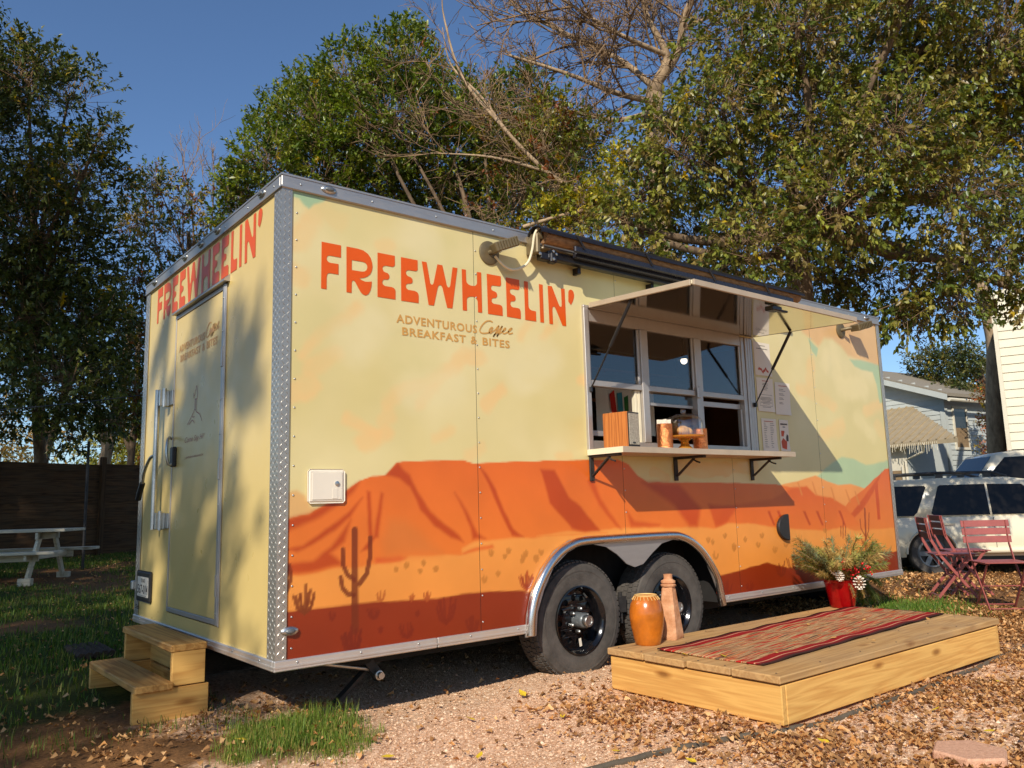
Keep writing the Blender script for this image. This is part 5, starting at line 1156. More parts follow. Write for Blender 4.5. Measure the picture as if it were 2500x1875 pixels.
# flood lamps
def flood(cx, cz, hx, hy, hz, yaw):
    o = MB().lathe([(.075, -.0015), (.075, -.008), (.066, -.014)], (cx, 0, cz), 28, 'Y').build('flood_lamp', 'bronze', T, smooth=40)
    MB().tube([(cx, -.012, cz), (cx + .01, -.06, cz + .005), (cx + .04, -.085, cz + .01)], .017, 10).build('arm', 'bronze', o, smooth=50)
    R = Matrix.Rotation(yaw, 3, 'Y') @ Matrix.Rotation(-.35, 3, 'Z')
    ctr = Vector((hx, hy, hz)); MB().box(ctr, (.155, .115, .06), R).build('head', 'bronze', o, bevel=.006)
    for k in range(8): MB().box(ctr + R @ Vector((-.055 + .018 * k, -.06, .0)), (.006, .014, .05), R).build('fin', 'bronze', o)
    MB().box(ctr + R @ Vector((.01, .0, -.0325)), (.12, .09, .004), R).build('lens', 'clear_glass', o)
flood(1.32, 2.287, 1.365, -.10, 2.318, -.38); flood(5.393, 2.27, 5.53, -.13, 2.30, -.30)
# --- awning
aw = MB().tube([(1.66, -.125, 2.425), (4.50, -.125, 2.425)], .046, 16).build('awning_roll', 'awning_fabric', T, smooth=60)
hood = [(.075 * math.cos(a), .075 * math.sin(a)) for a in np.linspace(.05, math.pi * .95, 14)]; hood += [(p * .9, q * .9) for p, q in hood[::-1]]
MB().prism(hood, 1.60, 4.53, lambda u, v, w: (w, -.115 - u * 1.0, 2.425 + v * .8)).build('hood', 'awning_black', aw, smooth=40)
MB().bb(1.87, 4.34, -.195, -.172, 2.345, 2.386).build('front_bar', 'awning_navy', aw, bevel=.006)
MB().bb(1.72, 3.20, -.105, -.05, 2.298, 2.352).build('folded_arm', 'awning_black', aw, bevel=.006)
MB().bb(1.92, 3.60, -.150, -.108, 2.325, 2.362).build('folded_arm', 'awning_navy', aw, bevel=.006)
MB().bb(1.615, 1.65, -.115, -.002, 2.315, 2.45).build('end_bracket', 'bronze', aw, bevel=.008); MB().bb(1.66, 1.76, -.10, -.05, 2.285, 2.335).build('elbow', 'awning_black', aw, bevel=.006)
MB().bb(1.735, 1.79, -.112, -.06, 2.275, 2.36).build('elbow', 'awning_black', aw, bevel=.008); MB().bb(4.44, 4.50, -.115, -.002, 2.30, 2.46).build('end_bracket', 'awning_black', aw, bevel=.008)
for x, z in ((1.752, 2.345), (1.752, 2.295), (1.775, 2.33), (1.635, 2.31)): MB().lathe([(.010, 0), (.010, -.008), (.004, -.010)], (x, -.113 if x > 1.7 else -.116, z), 8, 'Y').build('bolt', 'zinc', aw)
for x in (2.03, 2.75, 3.55): MB().bb(x - .014, x + .014, -.06, -.0015, 2.255, 2.30).build('wall_bracket', 'awning_black', aw, bevel=.004)
for x in (1.90, 2.55, 3.25, 3.95): MB().tube([(x, -.185, 2.455), (x + .05, -.199, 2.37)], .009, 8).build('clip', 'awning_black', aw, smooth=50)
cord = spline([(1.345, -.03, 2.265), (1.40, -.04, 2.215), (1.46, -.045, 2.195), (1.53, -.05, 2.215), (1.585, -.06, 2.26), (1.605, -.08, 2.34), (1.61, -.10, 2.43), (1.635, -.11, 2.475), (1.675, -.10, 2.47), (1.69, -.09, 2.43), (1.685, -.09, 2.36)], 6)
MB().tube(cord, .0085, 8).build('cable', 'white_cord', T, smooth=60)
cp = MB()
for k in range(3): cp.tube([(1.655 + .022 * math.cos(a) + .006 * k, -.115 - .005 * k, 2.44 + .03 * math.sin(a)) for a in np.linspace(0, 2 * math.pi, 14)], .006, 6, False)
cp.build('cable_coil', 'bronze', T, smooth=60)
# --- serving window
wf = MB().bb(WX0 - .012, WX0 + .030, -.022, .05, WZ0 - .01, WZ1 + .012).build('window_frame', 'alu_frame', T, bevel=.003)
MB().bb(WX1 - .165, WX1 - .125, -.010, .05, WZ0, WZ1).build('jamb', 'alu_frame', wf, bevel=.003)
for k in range(3): MB().bb(WX1 - .12 + k * .043, WX1 - .092 + k * .043, -.018 + .008 * k, .05, WZ0, WZ1).build('track', 'alu_frame', wf, bevel=.003)
MB().bb(WX0 - .012, WX1 + .012, -.020, .05, WZ1 + .0125, WZ1 + .03).build('head', 'alu_frame', wf, bevel=.003)
MB().bb(WX0 + .0305, WX1 - .166, -.006, .05, WZ1 - .075, WZ1 + .012).build('head', 'alu_frame', wf, bevel=.003)
MB().bb(WX0 + .0305, WX1 - .166, -.010, .05, WZ0, WZ0 + .055).build('sill', 'alu_frame', wf, bevel=.003)
for a, b_ in ((2.640, 2.705), (3.235, 3.305)): MB().bb(a, b_, -.014, .05, WZ0 + .056, WZ1 - .076).build('mullion', 'alu_frame', wf, bevel=.003)
bays = [(WX0 + .031, 2.640), (2.705, 3.235), (3.305, WX1 - .166)]
for i, (a, b_) in enumerate(bays):
    MB().bb(a + .001, b_ - .001, -.008, .04, 1.520, 1.560).build('transom', 'alu_frame', wf, bevel=.003)
    MB().bb(a + .001, b_ - .001, .016, .021, 1.561, WZ1 - .076).build('pane', 'pane', wf)
    for s_ in (0, 1):
        x_ = a + .001 if s_ == 0 else b_ - .023
        MB().bb(x_, x_ + .022, -.002, .012, 1.561, WZ1 - .077).build('stile', 'alu_frame', wf, bevel=.002)
MB().bb(bays[1][0] + .002, bays[1][1] - .002, .03, .044, 1.425, 1.447).build('sash_rail', 'alu_frame', wf, bevel=.002)
MB().bb(bays[1][0] + .002, bays[1][1] - .002, .036, .040, 1.448, 1.519).build('pane', 'pane', wf)
MB().bb(bays[2][0] + .002, bays[2][1] - .002, .03, .046, 1.452, 1.492).build('sash_rail', 'alu_frame', wf, bevel=.002)
for x_ in (bays[0][1] - .028, bays[0][1] - .058): MB().bb(x_, x_ + .024, .012, .046, WZ0 + .056, 1.519).build('track', 'white_trim', wf, bevel=.002)
for x_ in (bays[2][1] - .026,): MB().bb(x_, x_ + .024, .012, .046, WZ0 + .056, 1.45).build('track', 'alu_frame', wf, bevel=.002)
MB().bb(3.225, 3.262, -.03, -.0145, 1.50, 1.59).build('catch', 'alu_frame', wf, bevel=.006)
# --- lift-up hatch over the window
hy0, hz0, hy1, hz1 = -.02, 2.045, -.905, 2.000
hd = Vector((0, hy1 - hy0, hz1 - hz0)).normalized(); hu = Vector((1, 0, 0)).cross(hd)
if hu.z < 0: hu = -hu
hl = math.hypot(hy1 - hy0, hz1 - hz0)
HR = Matrix((Vector((1, 0, 0)), -hd, hu)).transposed(); hc = lambda s_, h, x=3.06: Vector((x, hy0, hz0)) + hd * s_ + hu * h
ht = MB().box(hc(hl / 2, .022), (1.83, hl, .026), HR).build('hatch', 'white_trim', T, bevel=.003)
MB().box(hc(hl / 2, .0015), (1.815, hl - .02, .003), HR).build('liner', 'mirror_alu', ht)
MB().box(hc(hl - .006, .017), (1.845, .016, .036), HR).build('edge_trim', 'shelf_edge', ht, bevel=.003)
for x in (2.137, 3.983): MB().box(hc(hl / 2 - .01, .017, x), (.014, hl - .03, .036), HR).build('edge_trim', 'shelf_edge', ht, bevel=.003)
for k, x in enumerate((2.25, 3.94)):
    a = hc(.36, -.004, 2.165 if k == 0 else 3.955); b_ = Vector((2.12 if k == 0 else 3.945, -.03, 1.50))
    md = a + (b_ - a) * .52
    st = MB().tube([a, md], .0115, 10).build('gas_strut', 'black_paint', ht, smooth=50)
    MB().tube([md, b_], .0055, 8).build('rod', 'black_paint', st, smooth=50)
    MB().box(b_ + Vector((0, .008, -.01)), (.02, .03, .035)).build('foot', 'black_paint', st, bevel=.003)
MB().box(hc(.83, -.022, 3.02), (.10, .07, .03), HR).build('latch_handle', 'black_paint', ht, bevel=.006); MB().box(hc(.845, -.03, 3.07), (.15, .03, .014), HR).build('latch_bar', 'black_paint', ht, bevel=.004)
# --- shelf on folding brackets
sh = MB().bb(2.090, 3.972, -.322, -.0045, 1.058, 1.092).build('shelf', 'shelf_edge', T, bevel=.003)
MB().bb(2.085, 3.977, -.327, -.3225, 1.057, 1.094).build('lip', 'shelf_edge', sh); MB().bb(2.0845, 2.0895, -.322, -.004, 1.057, 1.094).build('lip', 'white_trim', sh)
for x in (2.115, 2.95, 3.86):
    br = MB().bb(x - .019, x + .019, -.014, -.0015, .89, 1.057).build('shelf_bracket', 'dark_steel', sh, bevel=.003)
    MB().bb(x - .016, x + .016, -.27, -.0145, 1.040, 1.0575).build('arm', 'dark_steel', br, bevel=.003)
    MB().bar((x, -.02, .925), (x, -.175, 1.04), .024, .008, (1, 0, 0)).build('brace', 'dark_steel', br)
    MB().tube([(x, -.16, 1.035), (x, -.20, 1.015), (x, -.225, 1.008)], .006, 6).build('release', 'dark_steel', br)
# --- inside, seen through the openings
MB().bb(2.2, 4.6, 2.05, 2.49, .09, .95).build('back_counter', 'interior', T)
MB().bb(2.05, 2.40, .12, .55, .66, 1.01).build('counter', 'interior_pale', T)
MB().bb(2.06, 4.2, .06, .5, 1.02, 1.06).build('counter', 'interior', T)
for z in (1.12, 1.20): MB().bb(2.13, 2.45, .10, .13, z, z + .035).build('rack_rail', 'alu_frame', T)
MB().bb(2.3, 5.9, 1.9, 2.45, 1.75, 1.78).build('wall_shelf', 'interior_pale', T)
MB().bb(2.3, 5.9, 2.1, 2.45, 2.12, 2.15).build('wall_shelf', 'interior_pale', T)
pd = MB().tube([(4.60, 1.2, 2.44), (4.60, 1.2, 2.16)], .006, 6).build('pendant_lamp', 'black_paint', T)
MB().ball((4.60, 1.2, 2.10), .032, 16).build('globe', 'lamp_glow', pd, smooth=60)
MB().lathe([(.012, .05), (.03, .04), (.062, .0), (.064, -.004)], (4.60, 1.2, 2.115), 20, cap=False).build('shade', 'dark_steel', pd, smooth=60)
# ------------------------------------------------------------------ things on the shelf
ZS = 1.0945
t = thing('speaker_box', 'walnut speaker with grey cloth front on the serving shelf', 'speaker', (2.2, -.2, ZS))
cR = Matrix.Rotation(.18, 3, 'Z'); sc_ = Vector((2.192, -.27, ZS + .115)) + cR @ Vector((.066, .096, 0))
bd = board('cabinet', sc_, (.23, .19, .13), 'walnut', t, (0, math.pi / 2, .18), .003)
MB().box(sc_ + cR @ Vector((0, -.098, 0)), (.128, .005, .226), cR).build('front_frame', 'dark_plastic', t)
m, nt, b = base('grille'); b.inputs['Base Color'].default_value = lin(176, 170, 160); b.inputs['Roughness'].default_value = .9
tc = N(nt, 'ShaderNodeTexCoord'); nz = N(nt, 'ShaderNodeTexNoise'); nz.inputs['Scale'].default_value = 320; nt.links.new(tc.outputs['Object'], nz.inputs[0])
nt.links.new(ramp(nt, nz.outputs[0], [(.35, lin(110, 104, 100)), (.65, lin(206, 200, 190))]), b.inputs['Base Color'])
MB().box(sc_ + cR @ Vector((0, -.103, .003)), (.112, .005, .20), cR).build('grille', 'grille', t)
MB().box(sc_ + cR @ Vector((-.01, -.1065, -.085)), (.03, .002, .009), cR).build('badge', 'black_paint', t)
def cup(c, r, h, label, mat='copper'):
    t = thing('copper_canister', label, 'canister', c)
    MB().lathe([(r * .97, 0), (r, .01), (r, h - .005), (r * 1.04, h), (r * .96, h), (r * .95, .01)], c, 32).build('wall', mat, t, smooth=50); return t
t = cup((2.585, -.235, ZS), .052, .165, 'hammered copper canister full of white paper straws')
for k in range(60):
    a = random.uniform(0, 6.28); r = .045 * math.sqrt(random.random()); x, y = 2.585 + r * math.cos(a), -.235 + r * math.sin(a); h = .165 + random.uniform(.018, .032)
    MB().tube([(x, y, ZS + .02), (x + random.uniform(-.004, .004), y, ZS + h)], .0045, 6).build('straw', 'white_plastic', t)
cup((3.0, -.20, ZS), .050, .150, 'copper canister behind the glass cake dome')
t = thing('cake_stand', 'amber glass cake stand with domed cover on the shelf', 'cake stand', (2.80, -.225, ZS))
m, nt, b = base('amber_glass'); b.inputs['Base Color'].default_value = lin(236, 168, 70); b.inputs['Roughness'].default_value = .08; b.inputs['Transmission Weight'].default_value = .6; b.inputs['IOR'].default_value = 1.3
MB().lathe([(.055, 0), (.05, .01), (.030, .03), (.026, .055), (.045, .07)], (2.80, -.225, ZS), 28).build('foot', 'amber_glass', t, smooth=50)
MB().lathe([(.01, .07), (.12, .074), (.138, .082), (.14, .092), (.13, .088), (.01, .08)], (2.80, -.225, ZS), 36).build('plate', 'amber_glass', t, smooth=50)
dome = [(.128, .0), (.128, .075), (.122, .105), (.10, .13), (.06, .145), (.015, .15)]
MB().lathe(dome, (2.80, -.225, ZS + .094), 36, cap=False).build('dome', 'clear_glass', t, smooth=60)
MB().ball((2.80, -.225, ZS + .262), .019, 14, (1, 1, 1.1)).build('knob', 'clear_glass', t, smooth=60)
for k, (dx, dy, a) in enumerate(((-.045, -.03, .4), (.05, .03, 1.2))):
    o = MB().ball((0, 0, 0), .05, 16, (1.45, .8, .72)).build('croissant', 'bread', None, smooth=60)
    o.location = (2.80 + dx, -.225 + dy, ZS + .124); o.rotation_euler = (0, 0, a)
    tag(o, ['golden bread roll at the left under the glass dome', 'golden bread roll behind, under the glass dome'][k], 'bread roll', 'bread rolls under the dome')
# printed sheets taped beside the window
def scrib(mb, u0, u1, w, h, fp):
    u = u0
    while u < u1:
        d = random.uniform(.025, .05); mb.sheet([[(u, w - h), (min(u + d, u1), w - h * random.uniform(.5, 1)), (min(u + d, u1), w + h), (u, w + h * random.uniform(.5, 1))]], fp); u += d + .012
def sheet(x0, x1, z0, z1, label, kind, y=-.0035, skew=0):
    t = thing('paper_sheet', label, 'paper', ((x0 + x1) / 2, y, z0))
    n = 7; v = []; f = []
    fn = lambda u, w, d=0: (x0 + (x1 - x0) * u + skew * (w - .5), y - .012 * max(0, .25 - w) ** 1.5 * 4 * (.3 + u) - .0015 * math.sin(u * 3) - d, z0 + (z1 - z0) * w)
    for i in range(n + 1):
        for j in range(n + 1): v.append(fn(j / n, i / n))
    f = [(i * (n + 1) + j, i * (n + 1) + j + 1, (i + 1) * (n + 1) + j + 1, (i + 1) * (n + 1) + j) for i in range(n) for j in range(n)]
    MB().add(v, f).build('page', 'paper', t, smooth=80, fix=False)
    fp = lambda u, w: fn(u, w, .0012); mb = MB(); mr_ = MB()
    if kind == 'logo':
        scrib(mb, .34, .70, .905, .012, fp); scrib(mb, .16, .84, .81, .012, fp)
        ribbon(mr_, [(.2 + .6 * k / 12, .16 + .05 * math.sin(k * .9) + .03 * math.sin(k * 2.3)) for k in range(13)], .035, fp)
    elif kind == 'menu':
        scrib(mr_, .33, .70, .915, .014, fp)
        rows = [(.84, .3), (.80, .35), (.74, .28), (.70, .3), (.65, .2), (.42, .6), (.385, .7), (.35, .66), (.31, .5), (.27, .68), (.23, .4), (.13, .5)]
        for z_, w_ in rows: ribbon(mb, [(.5 - w_ / 2, z_), (.5 + w_ / 2, z_)], .006, fp)
        for p, q in (((.12, .50), (.88, .50)), ((.88, .50), (.88, .17)), ((.88, .17), (.12, .17)), ((.12, .17), (.12, .50))): ribbon(mb, [p, q], .004, fp)
    elif kind == 'coffee':
        scrib(mr_, .22, .80, .895, .014, fp)
        for z_ in (.79, .74, .65, .61, .52, .48, .38, .34): ribbon(mb, [(.25, z_), (.25 + random.uniform(.2, .5), z_)], .006, fp)
    elif kind == 'list':
        scrib(mr_, .17, .80, .915, .014, fp)
        for z_ in np.arange(.14, .86, .055):
            ribbon(mb, [(.14, z_), (.14 + random.uniform(.1, .25), z_)], .006, fp); ribbon(mb, [(.56, z_), (.56 + random.uniform(.1, .3), z_)], .006, fp)
    else:
        scrib(mb, .12, .86, .86, .028, fp); scrib(mb, .35, .62, .77, .018, fp)
        for a_ in ((.15, .62, .5, .62), (.15, .56, .45, .56), (.15, .5, .4, .5)): ribbon(mr_, [a_[:2], a_[2:]], .03, fp)
        mr_.sheet([[(.15, .1), (.6, .05), (.72, .3), (.3, .42), (.1, .3)]], fp); mb.sheet([[(.65, .32), (.9, .32), (.92, .5), (.75, .55), (.65, .45)]], fp)
    if mb.v: mb.build('print', 'ink', t, fix=False)
    if mr_.v: mr_.build('print', 'ink_red', t, fix=False)
sheet(4.004, 4.228, 1.742, 2.018, 'white sheet with small reddish drawing at its foot, topmost beside window', 'logo')
sheet(4.010, 4.236, 1.446, 1.722, 'white menu sheet with boxed text below the topmost sheet', 'menu')
sheet(4.258, 4.474, 1.430, 1.702, 'white menu sheet tilted, half in the hatch shadow', 'coffee', skew=.015)
sheet(4.038, 4.240, 1.120, 1.389, 'white two-column list sheet, lowest and nearest the window', 'list')
sheet(4.284, 4.414, 1.128, 1.388, 'narrow flyer with orange print, lowest sheet on the right', 'flyer')
# cloth inside the window
t = thing('printed_cloth', 'white cloth with red, yellow and blue print inside the left window bay', 'cloth', (3.0, .5, 1.3))
cs = lambda u, w: (2.68 + u, .50 - .04 * math.sin(u * 14) - .0, 1.26 + w)
n = 10; v = [cs(.62 * j / n, .36 * i / n) for i in range(n + 1) for j in range(n + 1)]
MB().add(v, [(i * (n + 1) + j, i * (n + 1) + j + 1, (i + 1) * (n + 1) + j + 1, (i + 1) * (n + 1) + j) for i in range(n) for j in range(n)]).build('fabric', 'white_plastic', t, smooth=80, fix=False)
cs2 = lambda u, w: (2.68 + u, .492 - .04 * math.sin(u * 14), 1.26 + w)
for nm, c_, pts in (('cloth_red', (200, 40, 24), [(.1, .3), (.16, .34), (.2, .18), (.14, .08), (.11, .2)]), ('cloth_yellow', (232, 170, 30), [(.17, .12), (.24, .16), (.28, .03), (.16, .02)]), ('cloth_blue', (60, 150, 180), [(.22, .32), (.32, .34), (.33, .1), (.25, .08)]), ('cloth_green', (50, 120, 50), [(.34, .3), (.38, .32), (.38, .15), (.345, .16)])):
    nmat(nm, lin(*c_), .8); MB().sheet([pts], cs2).build('patch', nm, t, fix=False)

# ------------------------------------------------------------------ deck, rug, pots
dz = -.095; dx0, dx1 = 1.915, 4.46
t = thing('deck_platform', 'low wooden deck platform of wide planks before the serving window', 'deck', (3.2, -.87, dz - .22))
wds = .287; y = -.285
for k in range(4):
    board('plank', ((dx0 + dx1) / 2 + (0, -.004, .006, 0)[k], y - wds / 2 + .0, dz - .019), (dx1 - dx0 + .02, wds - .006, .038), 'deck_wood', t, (0.004 * (k % 2), 0, 0), .005); y -= wds + .005
yb = y + .005
board('side_board', (dx0 + .027, (-.285 + yb) / 2, dz - .139), (abs(yb + .285) - .022, .038, .184), 'new_pine', t, (0, 0, math.pi / 2), .004)
board('side_board', (dx1 - .027, (-.285 + yb) / 2, dz - .139), (abs(yb + .285) - .022, .038, .184), 'new_pine', t, (0, 0, math.pi / 2), .004)
board('side_board', ((dx0 + dx1) / 2, yb + .028, dz - .139), (dx1 - dx0 - .085, .038, .184), 'new_pine', t, (0, 0, 0), .004)
board('side_board', ((dx0 + dx1) / 2, -.305, dz - .139), (dx1 - dx0 - .085, .038, .184), 'new_pine', t, (0, 0, 0), .004)
sw = MB()
for k in range(4):
    for x in np.arange(dx0 + .04, dx1, .4):
        for e in (.05, .23): sw.lathe([(.005, 0), (.004, .0015)], (x + random.uniform(-.01, .01), -.285 - k * .292 - e, dz + .0005), 8)
tag(sw.build('screws', 'dark_steel', t), None, kind='stuff')
# rug
def make_rug():
    n, m_ = 60, 16; Lr, Wr = 2.36, .675; v = []; f = []
    for i in range(m_ + 1):
        for j in range(n + 1):
            x = (j / n - .5) * Lr; y = (i / m_ - .5) * Wr
            v.append((x, y, .006 + .004 * math.sin(x * 5 + y * 3) ** 2 + .003 * math.sin(x * 17 + y * 7)))
    f = [(i * (n + 1) + j, i * (n + 1) + j + 1, (i + 1) * (n + 1) + j + 1, (i + 1) * (n + 1) + j) for i in range(m_) for j in range(n)]
    me = MB().add(v, f).mesh('rug', 0, 80, fix=False); me.materials.append(MATS['rug'])
    o = bpy.data.objects.new('rug', me); COL.objects.link(o)
    sm = o.modifiers.new('thick', 'SOLIDIFY'); sm.thickness = .006; sm.offset = -1
    o.location = (3.215, -.845, dz + .004); o.rotation_euler = (0, 0, .06); return o
tag(make_rug(), 'red bordered woven runner rug with striped field on the deck', 'rug')
# glazed jar and clay bottle
t = thing('glazed_jar', 'brown glazed jar with stitched rim at the deck corner', 'jar', (2.155, -.385, dz))
jp = [(.070, 0), (.075, .004), (.083, .04), (.096, .10), (.103, .16), (.102, .195), (.094, .235), (.080, .262), (.068, .277), (.063, .284), (.059, .282), (.057, .26), (.04, .1)]
MB().lathe(jp, (2.155, -.385, dz), 40).build('body', 'glaze', t, smooth=60)
MB().lathe([(.064, .279), (.068, .284), (.067, .290), (.061, .291), (.057, .284)], (2.155, -.385, dz), 40, cap=False).build('rim', 'pale_thread', t, smooth=60)
for k in range(22):
    a = 2 * math.pi * k / 22; ca, sa = math.cos(a), math.sin(a); w = .015
    MB().tube([(2.155 + (.0685) * ca, -.385 + .0685 * sa, dz + .282), (2.155 + .0835 * math.cos(a + .06), -.385 + .0835 * math.sin(a + .06), dz + .262)], .0022, 5).build('stitch', 'pale_thread', t)
t = thing('clay_bottle', 'tall square terracotta bottle with ringed neck behind the glazed jar', 'bottle', (2.40, -.355, dz))
def sqring(h, a, ch): return [(a, -a + ch, h), (a, a - ch, h), (a - ch, a, h), (-a + ch, a, h), (-a, a - ch, h), (-a, -a + ch, h), (-a + ch, -a, h), (a - ch, -a, h)]
rings = [sqring(.0, .056, .010), sqring(.012, .062, .013), sqring(.03, .061, .013), sqring(.30, .036, .012), sqring(.315, .033, .014)]
Rz_ = Matrix.Rotation(.25, 3, 'Z'); v = [Rz_ @ Vector(p) + Vector((2.40, -.355, dz)) for r in rings for p in r]
f = [(i * 8 + k, i * 8 + (k + 1) % 8, (i + 1) * 8 + (k + 1) % 8, (i + 1) * 8 + k) for i in range(len(rings) - 1) for k in range(8)] + [tuple(range(7, -1, -1)), tuple(range(32, 40))]
MB().add(v, f).build('body', 'clay', t, smooth=35)
MB().lathe([(.030, .312), (.046, .318), (.048, .328), (.037, .333), (.045, .338), (.045, .349), (.033, .356), (.027, .362), (.027, .385), (.029, .39), (.024, .39), (.022, .36)], (2.40, -.355, dz), 24).build('neck', 'clay', t, smooth=40)
# planter with evergreen, berries, cones
PX, PY = 4.36, -.385
t = thing('flower_pot', 'glossy red pot of evergreen sprigs, berries and cones on the deck', 'planter', (PX, PY, dz))
MB().lathe([(.080, 0), (.086, .004)] + [(.088 + .034 * k / 12 + (.0025 if k % 2 else 0), .01 + .18 * k / 12) for k in range(13)] + [(.130, .20), (.132, .212), (.124, .212), (.118, .19), (.10, .17)], (PX, PY, dz), 40).build('pot', 'red_pot', t, smooth=30)
NV, NF, NT = [], [], []
def sprig(p0, d, l, needle, nn, cols, droop=.25, sp_=.9):
    p = Vector(p0); d = Vector(d).normalized(); st = 9
    pts = []
    for i in range(st + 1): pts.append(p.copy()); d = (d + Vector((0, 0, -droop / st))).normalized(); p += d * l / st
    for k in range(nn):
        u = .12 + .88 * random.random(); i = min(int(u * st), st - 1); q = pts[i].lerp(pts[i + 1], u * st - i); ax = (pts[i + 1] - pts[i]).normalized()
        r = Vector((random.gauss(0, 1), random.gauss(0, 1), random.gauss(0, 1))); r = (r - ax * r.dot(ax)).normalized()
        nd = (ax * random.uniform(.4, 1.) + r * sp_).normalized(); ln = needle * random.uniform(.6, 1.1); w = ax.cross(nd).normalized() * .0016 * (1 + needle * 5)
        b0 = len(NV); NV.extend([q - w, q + w, q + nd * ln * .6 + w * .8 + Vector((0, 0, -ln * .04)), q + nd * ln + Vector((0, 0, -ln * .12))]); NF.append((b0, b0 + 1, b0 + 2)); NF.append((b0, b0 + 2, b0 + 3))
        c_ = np.array(lin(*random.choice(cols))[:3]) * random.uniform(.6, 1.3); NT.extend([c_] * 4)
    return pts
GREENS = [[(122, 136, 66), (146, 154, 80), (104, 120, 66)], [(158, 162, 88), (180, 174, 106)], [(120, 140, 104), (144, 158, 124)], [(196, 172, 112), (172, 154, 96)]]
stems = MB(); top = Vector((PX, PY, dz + .19))
for k in range(84):
    a = random.uniform(0, 6.28); up = random.uniform(1.0, 3.2); l = random.uniform(.20, .42)
    d = Vector((math.cos(a), math.sin(a), up)); pts = sprig(top + Vector((math.cos(a), math.sin(a), 0)) * .08, d, l, random.choice((.035, .05, .07)), 190, random.choice(GREENS), .8)
    stems.tube(pts, .0028, 4)
for k in range(7):
    d = Vector((-.5, random.uniform(-.6, .3), random.uniform(.5, 1.2))); pts = sprig(top + Vector((-.08, 0, 0)), d, random.uniform(.25, .42), .045, 160, random.choice(GREENS), .7); stems.tube(pts, .0028, 4)
for k in range(13):                                        # trailing cedar to the right
    a = random.uniform(-.5, .9); d = Vector((1.0, a * .7, random.uniform(-.1, .7))); l = random.uniform(.25, .5)
    pts = sprig(top + Vector((.11, a * .08, 0)), d, l, .06, 340, [(72, 92, 40), (96, 112, 50), (116, 122, 64)], 1.2, .8); stems.tube(pts, .0028, 4)
for k in range(3):
    a = random.uniform(3.6, 4.5); d = Vector((math.cos(a), math.sin(a), random.uniform(-.1, .2)))
    pts = sprig(top + Vector((math.cos(a), math.sin(a), 0)) * .14, d, random.uniform(.10, .18), .025, 70, [(170, 150, 80), (190, 160, 100)], 1.9); stems.tube(pts, .0025, 4)
npmesh('foliage', np.array([tuple(q) for q in NV]), np.array(NF), 'grass_blade', t, np.array(NT)); stems.build('stems', 'twig', t)
for k, (bx, by, bz) in enumerate(((-.13, -.14, .16), (-.14, -.12, .21), (-.09, -.17, .12), (-.03, -.22, .15))):
    bc = MB()
    for q in range(22): bc.ball((PX + bx + random.gauss(0, .018), PY + by + random.gauss(0, .018), dz + .19 + bz + random.gauss(0, .02) - .03), .0085, 7)
    bc.build('berry_cluster', 'berry_red', t, smooth=80)
for k, (bx, by, bz, r) in enumerate(((-.19, -.07, .11, .036), (-.18, -.10, .06, .03), (-.07, -.19, .01, .045))):
    o = MB().ball((PX + bx, PY + by, dz + .19 + bz), r * .6, 10, (1, 1, 1.2)).build('pine_cone', 'cone', t, smooth=80)
    tips = MB(); ctr = Vector((PX + bx, PY + by, dz + .19 + bz))
    for i in range(6):
        for j in range(8):
            ph = math.pi * (.12 + .76 * i / 5); a = 2 * math.pi * (j + .5 * (i % 2)) / 8; d = Vector((math.sin(ph) * math.cos(a), math.sin(ph) * math.sin(a), math.cos(ph) * 1.15))
            tips.box(ctr + d * r * .9, (.012, .011, .005), d.to_track_quat('X', 'Z').to_matrix())
    tips.build('scales', 'snow_tip', o)

# ------------------------------------------------------------------ steps at the rear door
t = thing('wooden_steps', 'two-step raw pine stairs under the rear door', 'steps', (-.24, 1.32, -.31))
def ln(p0, y): return y
YN, YF = .80, 1.84
up_z, lo_z = .062, -.122
board('tread', (-.155, (YN + YF) / 2, up_z - .019), (YF - YN, .19, .038), 'tread_wood', t, (0, 0, math.pi / 2), .006)
board('tread', (-.335, (YN + YF) / 2 - .02, lo_z - .019), (YF - YN, .19, .038), 'tread_wood', t, (0, 0, math.pi / 2 + .01), .006)
for yy in (YN + .024, YF - .024):
    board('side_board', (-.152, yy, -.057), (.172, .036, .184), 'new_pine', t, (0, 0, 0), .003)
    board('side_board', (-.237, yy + .001, -.247), (.385, .036, .184), 'new_pine', t, (0, 0, 0), .003)
board('riser', (-.075, (YN + YF) / 2, -.06), (YF - YN - .1, .034, .18), 'new_pine', t, (0, 0, math.pi / 2), .003)
board('riser', (-.075, (YN + YF) / 2, -.25), (YF - YN - .1, .034, .18), 'new_pine', t, (0, 0, math.pi / 2), .003)
o = MB()
for k in range(5):
    for j in range(1):
        o.tube([(-.30 + .05 * k, 2.75 + .55 * u, G(-.2, 2.9) + .025 + .05 * j + .006 * math.sin(u * 60 + k * 3.1 + j)) for u in np.linspace(0, 1, 24)], .026, 6)
tag(o.build('woven_mat', 'mat_dark', None, smooth=60), 'dark woven mat bundle on the grass behind the steps', 'mat')

